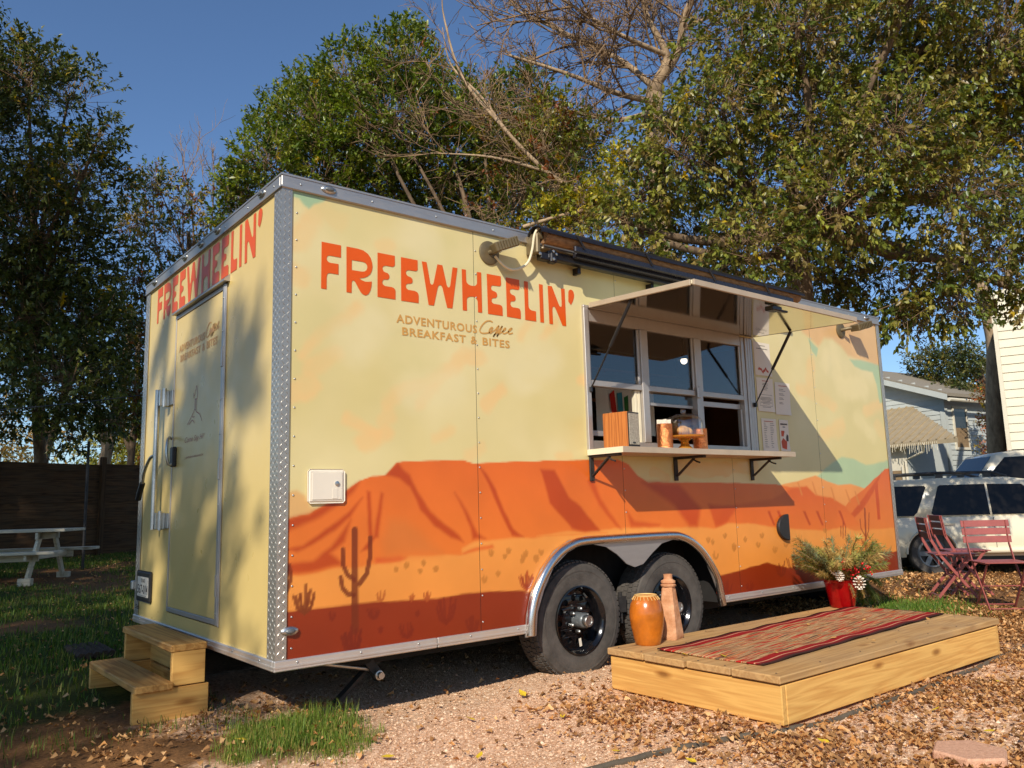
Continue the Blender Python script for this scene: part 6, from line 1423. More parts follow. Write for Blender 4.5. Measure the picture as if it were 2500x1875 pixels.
# ------------------------------------------------------------------ left: fence, picnic table, string light
f0, f1 = Vector((-3.6, 10.9, 0)), Vector((7.5, 16.0, 0)); fd_ = (f1 - f0); fl = fd_.length; fd_.normalize(); fa = math.atan2(fd_.y, fd_.x)
t = thing('wooden_fence', 'tall dark board fence along the left lawn', 'fence', (f0 + f1) / 2 + Vector((0, 0, 0)))
nseg = 6; seg = fl / nseg
for s_ in range(nseg):
    c = f0 + fd_ * seg * (s_ + .5); zb = G(c.x, c.y)
    for k in range(12):
        board('board', (c.x + .004 * (k % 2), c.y - .006 * (k % 3), zb + .06 + .1462 * k), (seg - .01, .02, .147), 'fence_wood', t, (0, 0, fa), .002)
for s_ in range(nseg + 1):
    c = f0 + fd_ * seg * s_ + Vector((fd_.y, -fd_.x, 0)) * .055; zb = G(c.x, c.y)
    board('post', (c.x, c.y, zb + .93), (1.9, .09, .09), 'fence_wood', t, (0, math.pi / 2, fa), .004)
o = MB().tube([(1.15, 10.5, G(1.15, 10.5)), (1.15, 10.5, 1.95)], .022, 8).build('metal_pole', 'dark_steel', None, smooth=60); tag(o, 'thin grey metal pole standing before the fence', 'pole')
pa = Vector((.86, -.51, 0)); pp_ = Vector((.51, .86, 0)); pe = Vector((.50, 8.95, 0)); ang = math.atan2(pa.y, pa.x)
pz = G(.6, 8.6)
t = thing('picnic_table', 'white painted picnic table with benches on the lawn', 'picnic table', (pe - pa * .9) + Vector((0, 0, pz)))
ctr = pe - pa * .72
for k in range(5): q = ctr + pp_ * (k - 2) * .147; board('table_board', (q.x, q.y, pz + .70), (1.95, .14, .038), 'white_wood', t, (0, 0, ang), .004)
for s_ in (-1, 1):
    for k in range(2): q = ctr + pp_ * (s_ * .66 + (k - .5) * .145); board('bench_board', (q.x + pa.x * .05, q.y + pa.y * .05, pz + .42), (1.95, .138, .038), 'white_wood', t, (0, 0, ang), .004)
    q = ctr + pp_ * s_ * .56; board('bench_rail', (q.x, q.y, pz + .355), (1.5, .035, .09), 'white_wood', t, (0, 0, ang), .003)
for e in (-.62, .62):
    q = ctr + pa * e
    board('crosspiece', (q.x, q.y, pz + .63), (.7, .038, .09), 'white_wood', t, (0, 0, ang + math.pi / 2), .003)
    board('crosspiece', (q.x + pa.x * .04, q.y + pa.y * .04, pz + .375), (1.5, .038, .09), 'white_wood', t, (0, 0, ang + math.pi / 2), .003)
    for s_ in (-1, 1):
        mb = MB(); a = q + pp_ * s_ * .22 + Vector((0, 0, pz + .67)); b_ = q + pp_ * s_ * .58 + Vector((0, 0, pz + .03)); mb.bar(a, b_, .09, .038, pp_)
        mb.build('leg', 'white_wood', t, bevel=.003)
        fq = q + pp_ * s_ * .6; board('foot', (fq.x, fq.y, pz + .05), (.16, .1, .10), 'white_wood', t, (0, 0, ang), .006)
wire = spline([(-.2, 6.0, 2.35), (.6, 4.6, 2.02), (1.1, 3.6, 2.10)], 8)
wire = [tuple(Vector((.06, 2.62, 1.66)).lerp(Vector((-4.2, 11.0, 2.6)), u) + Vector((0, 0, -.55 * u * (1 - u) * 2))) for u in np.linspace(0, 1, 24)]
t = thing('string_light', 'thin string light with clear bulb left of the trailer', 'string light', (0, 4, 1.5))
MB().tube(wire, .0035, 5).build('wire', 'black_paint', t)
for u in (5, 14):
    p = Vector(wire[u]); MB().tube([p, p + Vector((0, 0, -.05))], .011, 8).build('socket', 'black_paint', t); MB().ball(p + Vector((0, 0, -.085)), .027, 12, (1, 1, 1.35)).build('bulb', 'clear_glass', t, smooth=80)

# ------------------------------------------------------------------ right: bistro set
def bistro_chair(loc, rot, label):
    t = thing('folding_chair', label, 'chair', loc, 'red folding bistro chairs'); kids = []
    # local: faces +x, back at -x
    def K(name, mb): o = put(name, mb.mesh(name, .002), 'chair_paint'); o.parent = t; o.location = (0, 0, 0); kids.append(o)
    for s_ in (-1, 1):
        y = s_ * .185
        K('upright', MB().bar((-.235, y, .83), (-.205, y, .62), .028, .010, (1, 0, 0)).bar((-.205, y, .62), (-.12, y, .44), .028, .010, (1, 0, 0)).bar((-.12, y, .44), (.20, y, .0), .028, .010, (1, 0, 0)))
        K('leg', MB().bar((.17, y * .9, .45), (-.20, y * .9, .0), .028, .010, (1, 0, 0)))
    for k in range(3): K('back_slat', MB().box((-.232 + .011 * k, 0, .80 - .075 * k), (.008, .43, .062), (0, -.14, 0)))
    for k in range(7): K('seat_slat', MB().box((-.15 + .058 * k, 0, .458), (.050, .40, .010)))
    for s_ in (-1, 1): K('seat_rail', MB().box((.02, s_ * .16, .446), (.36, .012, .016)))
    K('crossbar', MB().tube([(.17, -.17, .05), (.17, .17, .05)], .006, 6)); K('crossbar', MB().tube([(-.17, -.16, .05), (-.17, .16, .05)], .006, 6))
    K('crossbar', MB().tube([(.0, -.185, .235), (.0, .185, .235)], .006, 6))
    t.rotation_euler = (0, 0, rot); return t
bistro_chair((6.72, -.62, G(6.72, -.62) - .005), math.radians(222), 'red folding chair nearest the deck, backrest square to the camera')
bistro_chair((7.22, .04, G(7.22, .04) - .005), math.radians(-52), 'red folding chair at the left of the set, seen from its side')
bistro_chair((7.66, .10, G(7.66, .1) - .005), math.radians(-48), 'red folding chair standing just behind the leftmost chair')
t = thing('bistro_table', 'red slatted folding table beside the red chairs', 'table', (7.75, -.85, G(7.75, -.85)))
tz = G(7.75, -.85); tr_ = Matrix.Rotation(math.radians(-39), 3, 'Z'); tc_ = Vector((7.72, -1.05, tz))
for k in range(8):
    MB().box(tc_ + tr_ @ Vector((0, -.3 + .086 * k, .71)), (.66, .074, .012), tr_).build('table_slat', 'chair_paint', t, bevel=.002)
for s_ in (-1, 1):
    MB().box(tc_ + tr_ @ Vector((s_ * .27, 0, .695)), (.03, .66, .016), tr_).build('rail', 'chair_paint', t)
    for q in (-1, 1): MB().bar(tc_ + tr_ @ Vector((s_ * .26, q * .28, .69)), tc_ + tr_ @ Vector((s_ * .26, -q * .28, .0)), .026, .012, tr_ @ Vector((1, 0, 0))).build('leg', 'chair_paint', t)
MB().tube([tc_ + tr_ @ Vector((-.26, .28, .04)), tc_ + tr_ @ Vector((.26, .28, .04))], .007, 6).build('crossbar', 'chair_paint', t)

# ------------------------------------------------------------------ vehicles
def car(name, label, loc, yaw, Lp, roofz, white='car_white', rack=True, belt=.98, tail=-.95):
    """local: x forward from the rear axle, y left, z up; side profile lofted across the width"""
    t = thing(name, label, 'car', loc); M4 = Matrix.Translation(loc) @ Matrix.Rotation(yaw, 4, 'Z')
    X = lambda p: tuple(M4 @ Vector(p))
    hw = .90; wb = 2.70; nose = Lp + tail
    # body lower: stations along x -> section half widths
    def section(x):
        tp = 1 - .10 * smst(nose - .9, nose, x) - .05 * smst(tail + .3, tail, x)
        return [(hw * .93 * tp, .30), (hw * tp, .42), (hw * 1.005 * tp, .62), (hw * .995 * tp, .82), (hw * .965 * tp, belt)]
    def arch(x, z):
        for c in (0, wb):
            r = .415
            if abs(x - c) < r: z = max(z, .36 + math.sqrt(r * r - (x - c) ** 2))
        return z
    xs = np.linspace(tail, nose, 90); v = []; f = []
    for x in xs:
        sc = section(x); top = belt - .10 * smst(wb - .2, nose, x)
        ring = []
        for (y, z) in sc: ring.append((y, min(arch(x, z), top)))
        for (y, z) in ring: v.append(X((x, y, z)))
        for (y, z) in reversed(ring): v.append(X((x, -y, z)))
    n = 10
    for i in range(len(xs) - 1):
        for k in range(n):
            if k == 4 and False: continue
            f.append((i * n + k, i * n + (k + 1) % n, (i + 1) * n + (k + 1) % n, (i + 1) * n + k))
    f += [tuple(range(n)), tuple(range((len(xs) - 1) * n, len(xs) * n))]
    body = MB().add(v, f).build('body', white, t, smooth=35)
    # cabin
    r0, r1, w0 = tail + .16, 1.75, 2.32
    prof = [(tail + .03, belt - .002), (r0, roofz - .10), (r0 + .14, roofz - .02), (.4, roofz), (r1 - .35, roofz - .01), (r1, roofz - .06), (w0, belt - .002)]
    cab = MB(); yb_, yt = hw * .955, hw * .80
    def yy(z): return yb_ + (yt - yb_) * max(0, (z - belt)) / (roofz - belt)
    vv = [X((x, yy(z), z)) for x, z in prof] + [X((x, -yy(z), z)) for x, z in prof]; m_ = len(prof)
    tri = tessellate_polygon([[Vector((p[0], p[1], 0)) for p in prof]])
    cab.add(vv, [tuple(q) for q in tri] + [tuple(i + m_ for i in reversed(q)) for q in tri] + [(i, (i + 1) % m_, (i + 1) % m_ + m_, i + m_) for i in range(m_)])
    cb_ = cab.build('cabin', white, t, bevel=.035, smooth=50)
    rb = roofz - .13
    wins = [[(tail + .16, belt + .05), (tail + .18, belt + .03), (-.24, belt + .03), (-.17, belt + .09), (.04, rb - .03), (.02, rb), (tail + .30, rb), (tail + .26, rb - .03)], [(.10, belt + .03), (.06, belt + .07), (.24, rb - .02), (.28, rb + .005), (1.02, rb + .005), (1.02, belt + .03)], [(1.055, belt + .03), (1.055, rb + .005), (1.62, rb - .01), (2.16, belt + .06), (2.16, belt + .03)]]
    for s_ in (-1, 1):
        for w in wins:
            MB().sheet([w], lambda u, q: X((u, s_ * (yy(q) + .006), q))).build('side_window', 'car_glass', t)
        for x in (.20, 1.05, 2.0): MB().bb(-.003, .003, -.003, .003, 0, .01); MB().tube([X((x, s_ * (hw * 1.008), .45)), X((x, s_ * (hw * .99), belt - .02))], .004, 4).build('door_gap', 'car_black', t)
        MB().tube([X((.42, s_ * hw * 1.0, .40)), X((2.28, s_ * hw * 1.0, .40))], .055, 8).build('side_step', white, t, smooth=60)
        for x in (.32, 1.20): MB().box(X((x, s_ * hw * 1.01, .86)), (.18, .03, .03), Matrix.Rotation(yaw, 3, 'Z')).build('door_handle', white, t)
        for c in (0, wb):
            MB().tube([X((c + .42 * math.cos(a), s_ * hw * .995, .36 + .42 * math.sin(a))) for a in np.linspace(0, math.pi, 16)], .022, 6).build('arch_trim', white, t, smooth=60)
            wl = MB(); prof_w = [(.20, -.0), (.34, .0), (.365, .03), (.365, .20), (.34, .22)]
            ww = []
            for r, h in prof_w:
                for k in range(28): a = 2 * math.pi * k / 28; ww.append(X((c + r * math.cos(a), s_ * (hw - .02 - h), .36 + r * math.sin(a))))
            wl.add(ww, [(i * 28 + k, i * 28 + (k + 1) % 28, (i + 1) * 28 + (k + 1) % 28, (i + 1) * 28 + k) for i in range(4) for k in range(28)]); wh = wl.build('wheel', 'rubber', t, smooth=40)
            rm = MB()
            for k in range(6):
                a = 2 * math.pi * k / 6; rm.bar(X((c, s_ * (hw - .05), .36)), X((c + .22 * math.cos(a), s_ * (hw - .03), .36 + .22 * math.sin(a))), .075, .03, M4.to_3x3() @ Vector((-math.sin(a), 0, math.cos(a))))
            rm.tube([X((c + .225 * math.cos(a), s_ * (hw - .03), .36 + .225 * math.sin(a))) for a in np.linspace(0, 2 * math.pi, 29)], .022, 6, False)
            rm.build('rim', 'hub_grey', wh, smooth=40)
            MB().add([X((c + .2 * math.cos(a), s_ * (hw - .09), .36 + .2 * math.sin(a))) for a in np.linspace(0, 2 * math.pi, 20, endpoint=False)], [tuple(range(20))]).build('disc', 'car_black', wh)
    # glass fore and aft, lamps, bumpers
    MB().add([X((r1 + .06, .62, roofz - .11)), X((r1 + .06, -.62, roofz - .11)), X((w0 - .04, -.76, belt + .04)), X((w0 - .04, .76, belt + .04))], [(0, 1, 2, 3)]).build('windscreen', 'car_glass', t)
    MB().add([X((tail + .05, .66, belt + .06)), X((tail + .05, -.66, belt + .06)), X((tail + .135, -.6, roofz - .14)), X((tail + .135, .6, roofz - .14))], [(0, 1, 2, 3)]).build('rear_window', 'car_glass', t)
    for s_ in (-1, 1):
        MB().box(X((tail - .005, s_ * .74, .86)), (.05, .16, .26), Matrix.Rotation(yaw, 3, 'Z')).build('tail_lamp', 'red_sign', t); MB().box(X((nose - .06, s_ * .62, .72)), (.1, .3, .14), Matrix.Rotation(yaw, 3, 'Z')).build('headlamp', 'clear_glass', t)
    MB().box(X((tail - .03, 0, .48)), (.14, 1.7, .2), Matrix.Rotation(yaw, 3, 'Z')).build('bumper', white, t, bevel=.03); MB().box(X((nose + .0, 0, .46)), (.14, 1.6, .2), Matrix.Rotation(yaw, 3, 'Z')).build('bumper', white, t, bevel=.03)
    MB().box(X((wb / 2, 0, .33)), (wb, 1.5, .2), Matrix.Rotation(yaw, 3, 'Z')).build('underbody', 'car_black', t)
    if rack:
        for s_ in (-1, 1):
            y = s_ * .56
            MB().tube([X((tail + .30, y, roofz - .01)), X((tail + .42, y, roofz + .07)), X((.3, y, roofz + .095)), X((1.25, y, roofz + .08)), X((1.48, y, roofz))], .027, 8).build('roof_rail', 'car_black', t, smooth=60)
            for x in (tail + .5, .35, 1.15): MB().box(X((x, y, roofz + .03)), (.12, .05, .08), Matrix.Rotation(yaw, 3, 'Z')).build('rail_foot', 'car_black', t)
        for x in (-.25, .75): MB().tube([X((x, -.56, roofz + .075)), X((x, .56, roofz + .075))], .024, 8).build('crossbar', 'car_black', t)
    return t
cy = math.atan2(-.72, .69)
cx_, cyy = 13.62, 3.44
car('parked_car', 'white sport utility vehicle with black roof rack behind the red chairs', (cx_, cyy, G(cx_, cyy) + .0), cy, 4.75, 1.66)
c2 = (17.6, 1.95); car('parked_car', 'white car farther back, only its roof and windscreen showing', (c2[0], c2[1], G(*c2)), cy + math.pi, 4.6, 1.86, rack=False, belt=1.12)

# ------------------------------------------------------------------ houses on the right
hc0 = Vector((29.6, 9.45, -.62)); vd = Vector((.92, .39, 0)).normalized(); rd = Vector((vd.y, -vd.x, 0)); a = math.radians(30)
e1 = (-rd * math.cos(a) + vd * math.sin(a)).normalized(); e2 = (rd * math.sin(a) + vd * math.cos(a)).normalized()
t = thing('blue_house', 'pale blue clapboard two-storey house with gable roof behind the cars', 'house', hc0)
EV = 5.05; RG = 6.7; LW = 9.0; RW = 7.5
n1 = -e2; n2 = -e1
P3 = lambda u, w, z: hc0 + e1 * u + e2 * w + Vector((0, 0, z))
MB().add([P3(0, 0, 0), P3(LW, 0, 0), P3(LW, 0, EV), P3(LW / 2, 0, RG), P3(0, 0, EV), P3(0, RW, 0), P3(LW, RW, 0), P3(LW, RW, EV), P3(LW / 2, RW, RG), P3(0, RW, EV)],
         [(0, 1, 2, 3, 4), (5, 9, 8, 7, 6), (0, 4, 9, 5), (1, 6, 7, 2)]).build('wall', 'house_blue', t)
lap = .19
k = 0; z = .1
while z < RG - .35:                                        # lap boards on both seen walls
    u1 = LW if z < EV else LW - (z - EV) / (RG - EV) * LW / 2; u0 = 0.0 if z < EV else (z - EV) / (RG - EV) * LW / 2
    MB().add([P3(u0, -.004, z), P3(u1, -.004, z), P3(u1, -.004, z + lap), P3(u0, -.004, z + lap), P3(u0, -.03, z), P3(u1, -.03, z), P3(u1, -.008, z + lap), P3(u0, -.008, z + lap)], [(4, 5, 6, 7), (0, 4, 7, 3), (1, 2, 6, 5), (0, 1, 5, 4), (3, 7, 6, 2)]).build('clapboard', 'house_blue', t)
    if z < EV - .1: MB().add([P3(-.004, .0, z), P3(-.004, RW, z), P3(-.004, RW, z + lap), P3(-.004, .0, z + lap), P3(-.03, .0, z), P3(-.03, RW, z), P3(-.008, RW, z + lap), P3(-.008, .0, z + lap)], [(4, 7, 6, 5), (0, 3, 7, 4), (1, 5, 6, 2), (0, 4, 5, 1), (3, 2, 6, 7)]).build('clapboard', 'house_blue', t)
    z += lap
MB().add([P3(-.05, -.05, 0), P3(.13, -.05, 0), P3(.13, -.05, EV - .15), P3(-.05, -.05, EV - .15), P3(-.05, .13, 0), P3(-.05, .13, EV - .15)], [(0, 1, 2, 3), (0, 3, 5, 4)]).build('corner_board', 'house_blue', t)
ov = .45
for s_ in (0, 1):
    u_e = -ov if s_ == 0 else LW + ov; ze = EV - ov * (RG - EV) / (LW / 2)
    rf = MB().add([P3(u_e, -ov, ze), P3(LW / 2, -ov, RG), P3(LW / 2, RW + ov, RG), P3(u_e, RW + ov, ze), P3(u_e, -ov, ze + .12), P3(LW / 2, -ov, RG + .12), P3(LW / 2, RW + ov, RG + .12), P3(u_e, RW + ov, ze + .12)], [(0, 1, 2, 3), (4, 7, 6, 5), (0, 4, 5, 1), (0, 3, 7, 4), (3, 2, 6, 7)]).build('roof', 'shingle', t)
    MB().add([P3(u_e, -ov - .02, ze - .16), P3(LW / 2, -ov - .02, RG - .16), P3(LW / 2, -ov - .02, RG + .06), P3(u_e, -ov - .02, ze + .06)], [(0, 1, 2, 3)]).build('barge_board', 'house_blue', rf)
MB().tube([P3(-ov - .04, -ov, EV - .3), P3(-ov - .04, RW + ov, EV - .3)], .07, 8).build('gutter', 'house_white', t)
MB().tube([P3(-.12, RW - .15, EV - .35), P3(-.12, RW - .15, 0)], .05, 6).build('downpipe', 'house_white', t)
def hwin(w0, w1, z0, z1, face='r', u=None):
    fr = MB()
    if face == 'r':
        for a0, a1, b0, b1 in ((w0 - .09, w0, z0 - .09, z1 + .09), (w1, w1 + .09, z0 - .09, z1 + .09), (w0, w1, z1, z1 + .09), (w0, w1, z0 - .09, z0)):
            fr.add([P3(-.02, a0, b0), P3(-.02, a1, b0), P3(-.02, a1, b1), P3(-.02, a0, b1), P3(-.06, a0, b0), P3(-.06, a1, b0), P3(-.06, a1, b1), P3(-.06, a0, b1)], [(4, 7, 6, 5), (0, 4, 5, 1), (1, 5, 6, 2), (2, 6, 7, 3), (3, 7, 4, 0)])
        o = fr.build('window', 'house_white', t); MB().add([P3(-.035, w0, z0), P3(-.035, w0, z1), P3(-.035, w1, z1), P3(-.035, w1, z0)], [(0, 1, 2, 3)]).build('pane', 'window_dark', o)
        MB().add([P3(-.039, w0, z0), P3(-.039, w0, (z0 + z1) / 2), P3(-.039, w1, (z0 + z1) / 2), P3(-.039, w1, z0)], [(0, 1, 2, 3)]).build('blind', 'curtain', o)
for w0, w1, z0, z1 in ((.55, 1.35, 3.05, 4.5), (4.9, 5.7, 3.05, 4.4), (.6, 1.4, .6, 2.0), (2.6, 3.3, .6, 2.0), (5.9, 6.7, .6, 2.0)): hwin(w0, w1, z0, z1)
# porch in front of the gable wall
t2 = thing('porch', 'low porch with ribbed metal roof and curtains before the blue house', 'porch', hc0 + e1 * 3 - e2 * 1.6)
pz0, pz1 = 3.15, 4.1
MB().add([P3(-2.1, -3.0, pz0), P3(7, -3.0, pz0), P3(7, -.06, pz1 + .6), P3(1.2, -.06, pz1 + .6), P3(-2.1, -3.0, pz0 - .14), P3(7, -3.0, pz0 - .14), P3(7, -.06, pz1 + .4), P3(1.2, -.06, pz1 + .4)], [(0, 1, 2, 3), (4, 7, 6, 5), (0, 4, 5, 1), (0, 3, 7, 4), (1, 5, 6, 2)]).build('roof', 'metal_roof', t2)
for k in range(29):
    u = -2.0 + .31 * k; w1 = -3.0; tt = 0 if u > 1.2 else (1.2 - u) / 3.3
    zt = lambda f_: pz0 + (pz1 + .6 - pz0) * f_
    fe = 1 - tt
    MB().bar(P3(u, -3.02, pz0 + .02), P3(u, -3.0 + 2.94 * fe, zt(fe) + .02), .05, .04, e1).build('roof_rib', 'metal_roof', t2)
MB().add([P3(.0, -2.6, 0), P3(7, -2.6, 0), P3(7, -2.6, pz0 - .1), P3(.0, -2.6, pz0 - .1)], [(0, 1, 2, 3)]).build('wall', 'house_white', t2)
MB().add([P3(.0, -2.6, 0), P3(.0, -.1, 0), P3(.0, -.1, pz0 + .6), P3(.0, -2.6, pz0 - .1)], [(0, 1, 2, 3)]).build('wall', 'house_blue', t2)
for k in range(9):
    u = .15 + k * .62
    MB().add([P3(u + .04, -2.63, .15), P3(u + .58, -2.63, .15), P3(u + .58, -2.63, 2.2), P3(u + .04, -2.63, 2.2)], [(0, 1, 2, 3)]).build('curtain', 'curtain', t2); MB().box(P3(u, -2.66, 1.2), (.07, .07, 2.4)).build('post', 'house_white', t2)
for u in (-1.1,): MB().tube([P3(u + .2, -3.0, pz0 - .1), P3(u + .35, -2.8, pz0 - .35), P3(.02, -2.66, pz0 - .6), P3(.02, -2.66, .1)], .045, 6).build('downpipe', 'house_white', t2)
il = thing('icicle_lights', 'white icicle string lights hanging from the porch eave', 'string light', P3(3, -3.05, pz0)); mb = MB()
for k in range(60):
    u = -1.4 + k * .07; h = random.uniform(.08, .42); p = P3(u, -3.06, pz0 - .05); mb.tube([p, p + Vector((random.uniform(-.05, .05), 0, -h / 2)), p + Vector((random.uniform(-.06, .06), 0, -h))], .009, 4)
mb.build('strands', 'cool_white', il)
MB().box(P3(-.9, -2.4, 1.3), (1.6, .06, .10), Matrix((-e2, e1, Vector((0, 0, 1)))).transposed()).build('railing', 'house_white', t2)
# white clad upper storey at the far right
b0 = Vector((19.42, 3.76, 0)); u_ = Vector((.34, -.94, 0)).normalized(); w_ = Vector((u_.y * -1, u_.x, 0)); w_ = Vector((.94, .34, 0))
t = thing('white_building', 'white clapboard building corner jutting in at the right edge', 'building', b0 + Vector((0, 0, -.7)))
Q3 = lambda u, w, z: b0 + u_ * u + w_ * w + Vector((0, 0, z))
z0_, z1_ = 1.72, 5.5
MB().add([Q3(0, 0, z0_), Q3(9, 0, z0_), Q3(9, 0, z1_), Q3(0, 0, z1_), Q3(0, 6, z0_), Q3(9, 6, z0_), Q3(9, 6, z1_), Q3(0, 6, z1_)], [(0, 1, 2, 3), (0, 3, 7, 4), (4, 7, 6, 5), (1, 5, 6, 2), (3, 2, 6, 7), (0, 4, 5, 1)]).build('wall', 'brown_trim', t)
z = z0_
while z < z1_ - .1:
    MB().add([Q3(.06, -.03, z), Q3(9, -.03, z), Q3(9, -.008, z + .2), Q3(.06, -.008, z + .2), Q3(.06, -.003, z), Q3(9, -.003, z), Q3(9, -.003, z + .2), Q3(.06, -.003, z + .2)], [(0, 1, 2, 3), (0, 4, 5, 1), (3, 2, 6, 7), (0, 3, 7, 4), (1, 5, 6, 2)]).build('clapboard', 'cool_white', t); z += .2025
MB().add([Q3(-.03, -.045, z0_ - .02), Q3(.058, -.045, z0_ - .02), Q3(.058, -.045, z1_), Q3(-.03, -.045, z1_), Q3(-.03, .1, z0_ - .02), Q3(-.03, .1, z1_)], [(0, 1, 2, 3), (0, 3, 5, 4)]).build('corner_board', 'house_white', t)
MB().add([Q3(.5, .8, -.9), Q3(9, .8, -.9), Q3(9, .8, z0_), Q3(.5, .8, z0_), Q3(.5, 5, -.9), Q3(.5, 5, z0_)], [(0, 1, 2, 3), (0, 3, 5, 4)]).build('lower_wall', 'car_black', t)
MB().add([Q3(1.0, -2, -.9), Q3(1.12, -2, -.9), Q3(1.12, -2, .3), Q3(1.0, -2, .3)], [(0, 1, 2, 3)]) 
# short orange fence by the cars
t = thing('wooden_fence', 'short reddish board fence between the house and white building', 'fence', (25.5, 5.9, -.7))
for k in range(9): board('board', (25.2 + .14 * k, 6.9 - .28 * k, .22 + .0 * k), (1.9, .3, .03), 'red_fence', t, (0, math.pi / 2, math.atan2(-.28, .14) + math.pi / 2 + math.pi / 2), .003)
# red shed roof glimpsed behind the left fence
t = thing('red_shed', 'bright red shed glimpsed behind the left fence', 'shed', (5.1, 19.0, 0)); 
MB().bb(4.4, 6.8, 19, 21, .0, 2.35).build('wall', 'red_sign', t); MB().prism([(0, 0), (1.3, .5), (2.6, 0), (2.6, -.06), (1.3, .42), (0, -.06)], 18.9, 21.1, lambda u, v, w: (4.3 + u, w, 2.37 + v)).build('roof', 'red_sign', t)
# pavers, edging, scrap
hexp = [(.155 * math.cos(a_ + .35), .155 * math.sin(a_ + .35)) for a_ in np.linspace(0, 2 * math.pi, 6, endpoint=False)]
PV = (2.13, -2.185); o = MB().prism([(PV[0] + p * 1.0, PV[1] + q * 1.0) for p, q in hexp], G(*PV) - .02, G(*PV) + .045, lambda u, v, w: (u, v, w)).build('hexagon_paver', 'paver', None, bevel=.008); tag(o, 'pink hexagonal paving stone lying among the leaves', 'paver')
ep = spline([(-.6, -.92, 0), (.3, -1.13, 0), (.95, -1.262, 0), (1.48, -1.315, 0), (2.41, -1.50, 0), (3.35, -1.50, 0), (5.0, -1.38, 0), (7.5, -1.2, 0)], 14)
ep = spline([(.2, -1.15, 0), (.95, -1.262, 0), (1.48, -1.33, 0), (1.90, -1.455, 0), (2.41, -1.505, 0), (3.35, -1.505, 0), (5.0, -1.40, 0), (7.5, -1.25, 0)], 14)
tag(MB().tube([(p[0], p[1], G(p[0], p[1]) + .006) for p in ep], .015, 8).build('garden_edging', 'edging', None, smooth=60), 'grey plastic edging strip winding along the deck front', 'edging')
sx0, sy0 = 3.25, -2.08; v = [(sx0 + .12 * (j / 6 - .5) + .02 * (i % 2), sy0 + .05 * (i / 3 - .5), G(sx0, sy0) + .022 + .012 * math.sin(j * 2.1 + i)) for i in range(4) for j in range(7)]
tag(MB().add(v, [(i * 7 + j, i * 7 + j + 1, (i + 1) * 7 + j + 1, (i + 1) * 7 + j) for i in range(3) for j in range(6)]).build('paper_scrap', 'paper', None, fix=False), 'crumpled white paper scrap on the leaves right of the deck', 'paper scrap')
# ------------------------------------------------------------------ trees
def leaf_mesh(name, P, D, U, S, colr, parent, mat='leaf', aspect=.46, fold=.18, curl=.25, lod=0):
    """P base points, D direction, U up hint, S length: pointed, folded leaves"""
    n = len(P); D = D / np.linalg.norm(D, axis=1, keepdims=True); sd = np.cross(D, U); sd /= np.maximum(np.linalg.norm(sd, axis=1, keepdims=True), 1e-6); up = np.cross(sd, D)
    S = S[:, None]; w = S * aspect * .5
    if lod == 0:
        v = [P, P + D * S * .33 + sd * w + up * w * fold * 2, P + D * S * .33 - sd * w + up * w * fold * 2, P + D * S * .36 - up * S * .02, P + D * S * .70 + sd * w * .62 - up * S * curl * .25, P + D * S * .70 - sd * w * .62 - up * S * curl * .25, P + D * S * .98 - up * S * curl * .5]
        f = [(0, 3, 1), (0, 2, 3), (1, 3, 4), (3, 2, 5), (3, 6, 4), (3, 5, 6)]
    elif lod == 1:
        v = [P, P + D * S * .42 + sd * w + up * w * fold * 2, P + D * S * .42 - sd * w + up * w * fold * 2, P + D * S * .45 - up * S * .02, P + D * S * .98 - up * S * curl * .5]; f = [(0, 3, 1), (0, 2, 3), (1, 3, 4), (3, 2, 4)]
    else:
        v = [P, P + D * S * .45 + sd * w, P + D * S * .45 - sd * w, P + D * S * .98 - up * S * curl * .4]; f = [(0, 2, 1), (1, 2, 3)]
    k = len(v); v = np.stack(v, 1); b = (np.arange(n) * k)[:, None, None]; f = np.array(f)[None] + b
    return npmesh(name, v.reshape(-1, 3), f.reshape(-1, 3), mat, parent, np.repeat(colr, k, 0))
def in_trailer(P): return (P[:, 0] > -.15) & (P[:, 0] < 6.25) & (P[:, 1] > -.4) & (P[:, 1] < 2.75) & (P[:, 2] < 2.56)
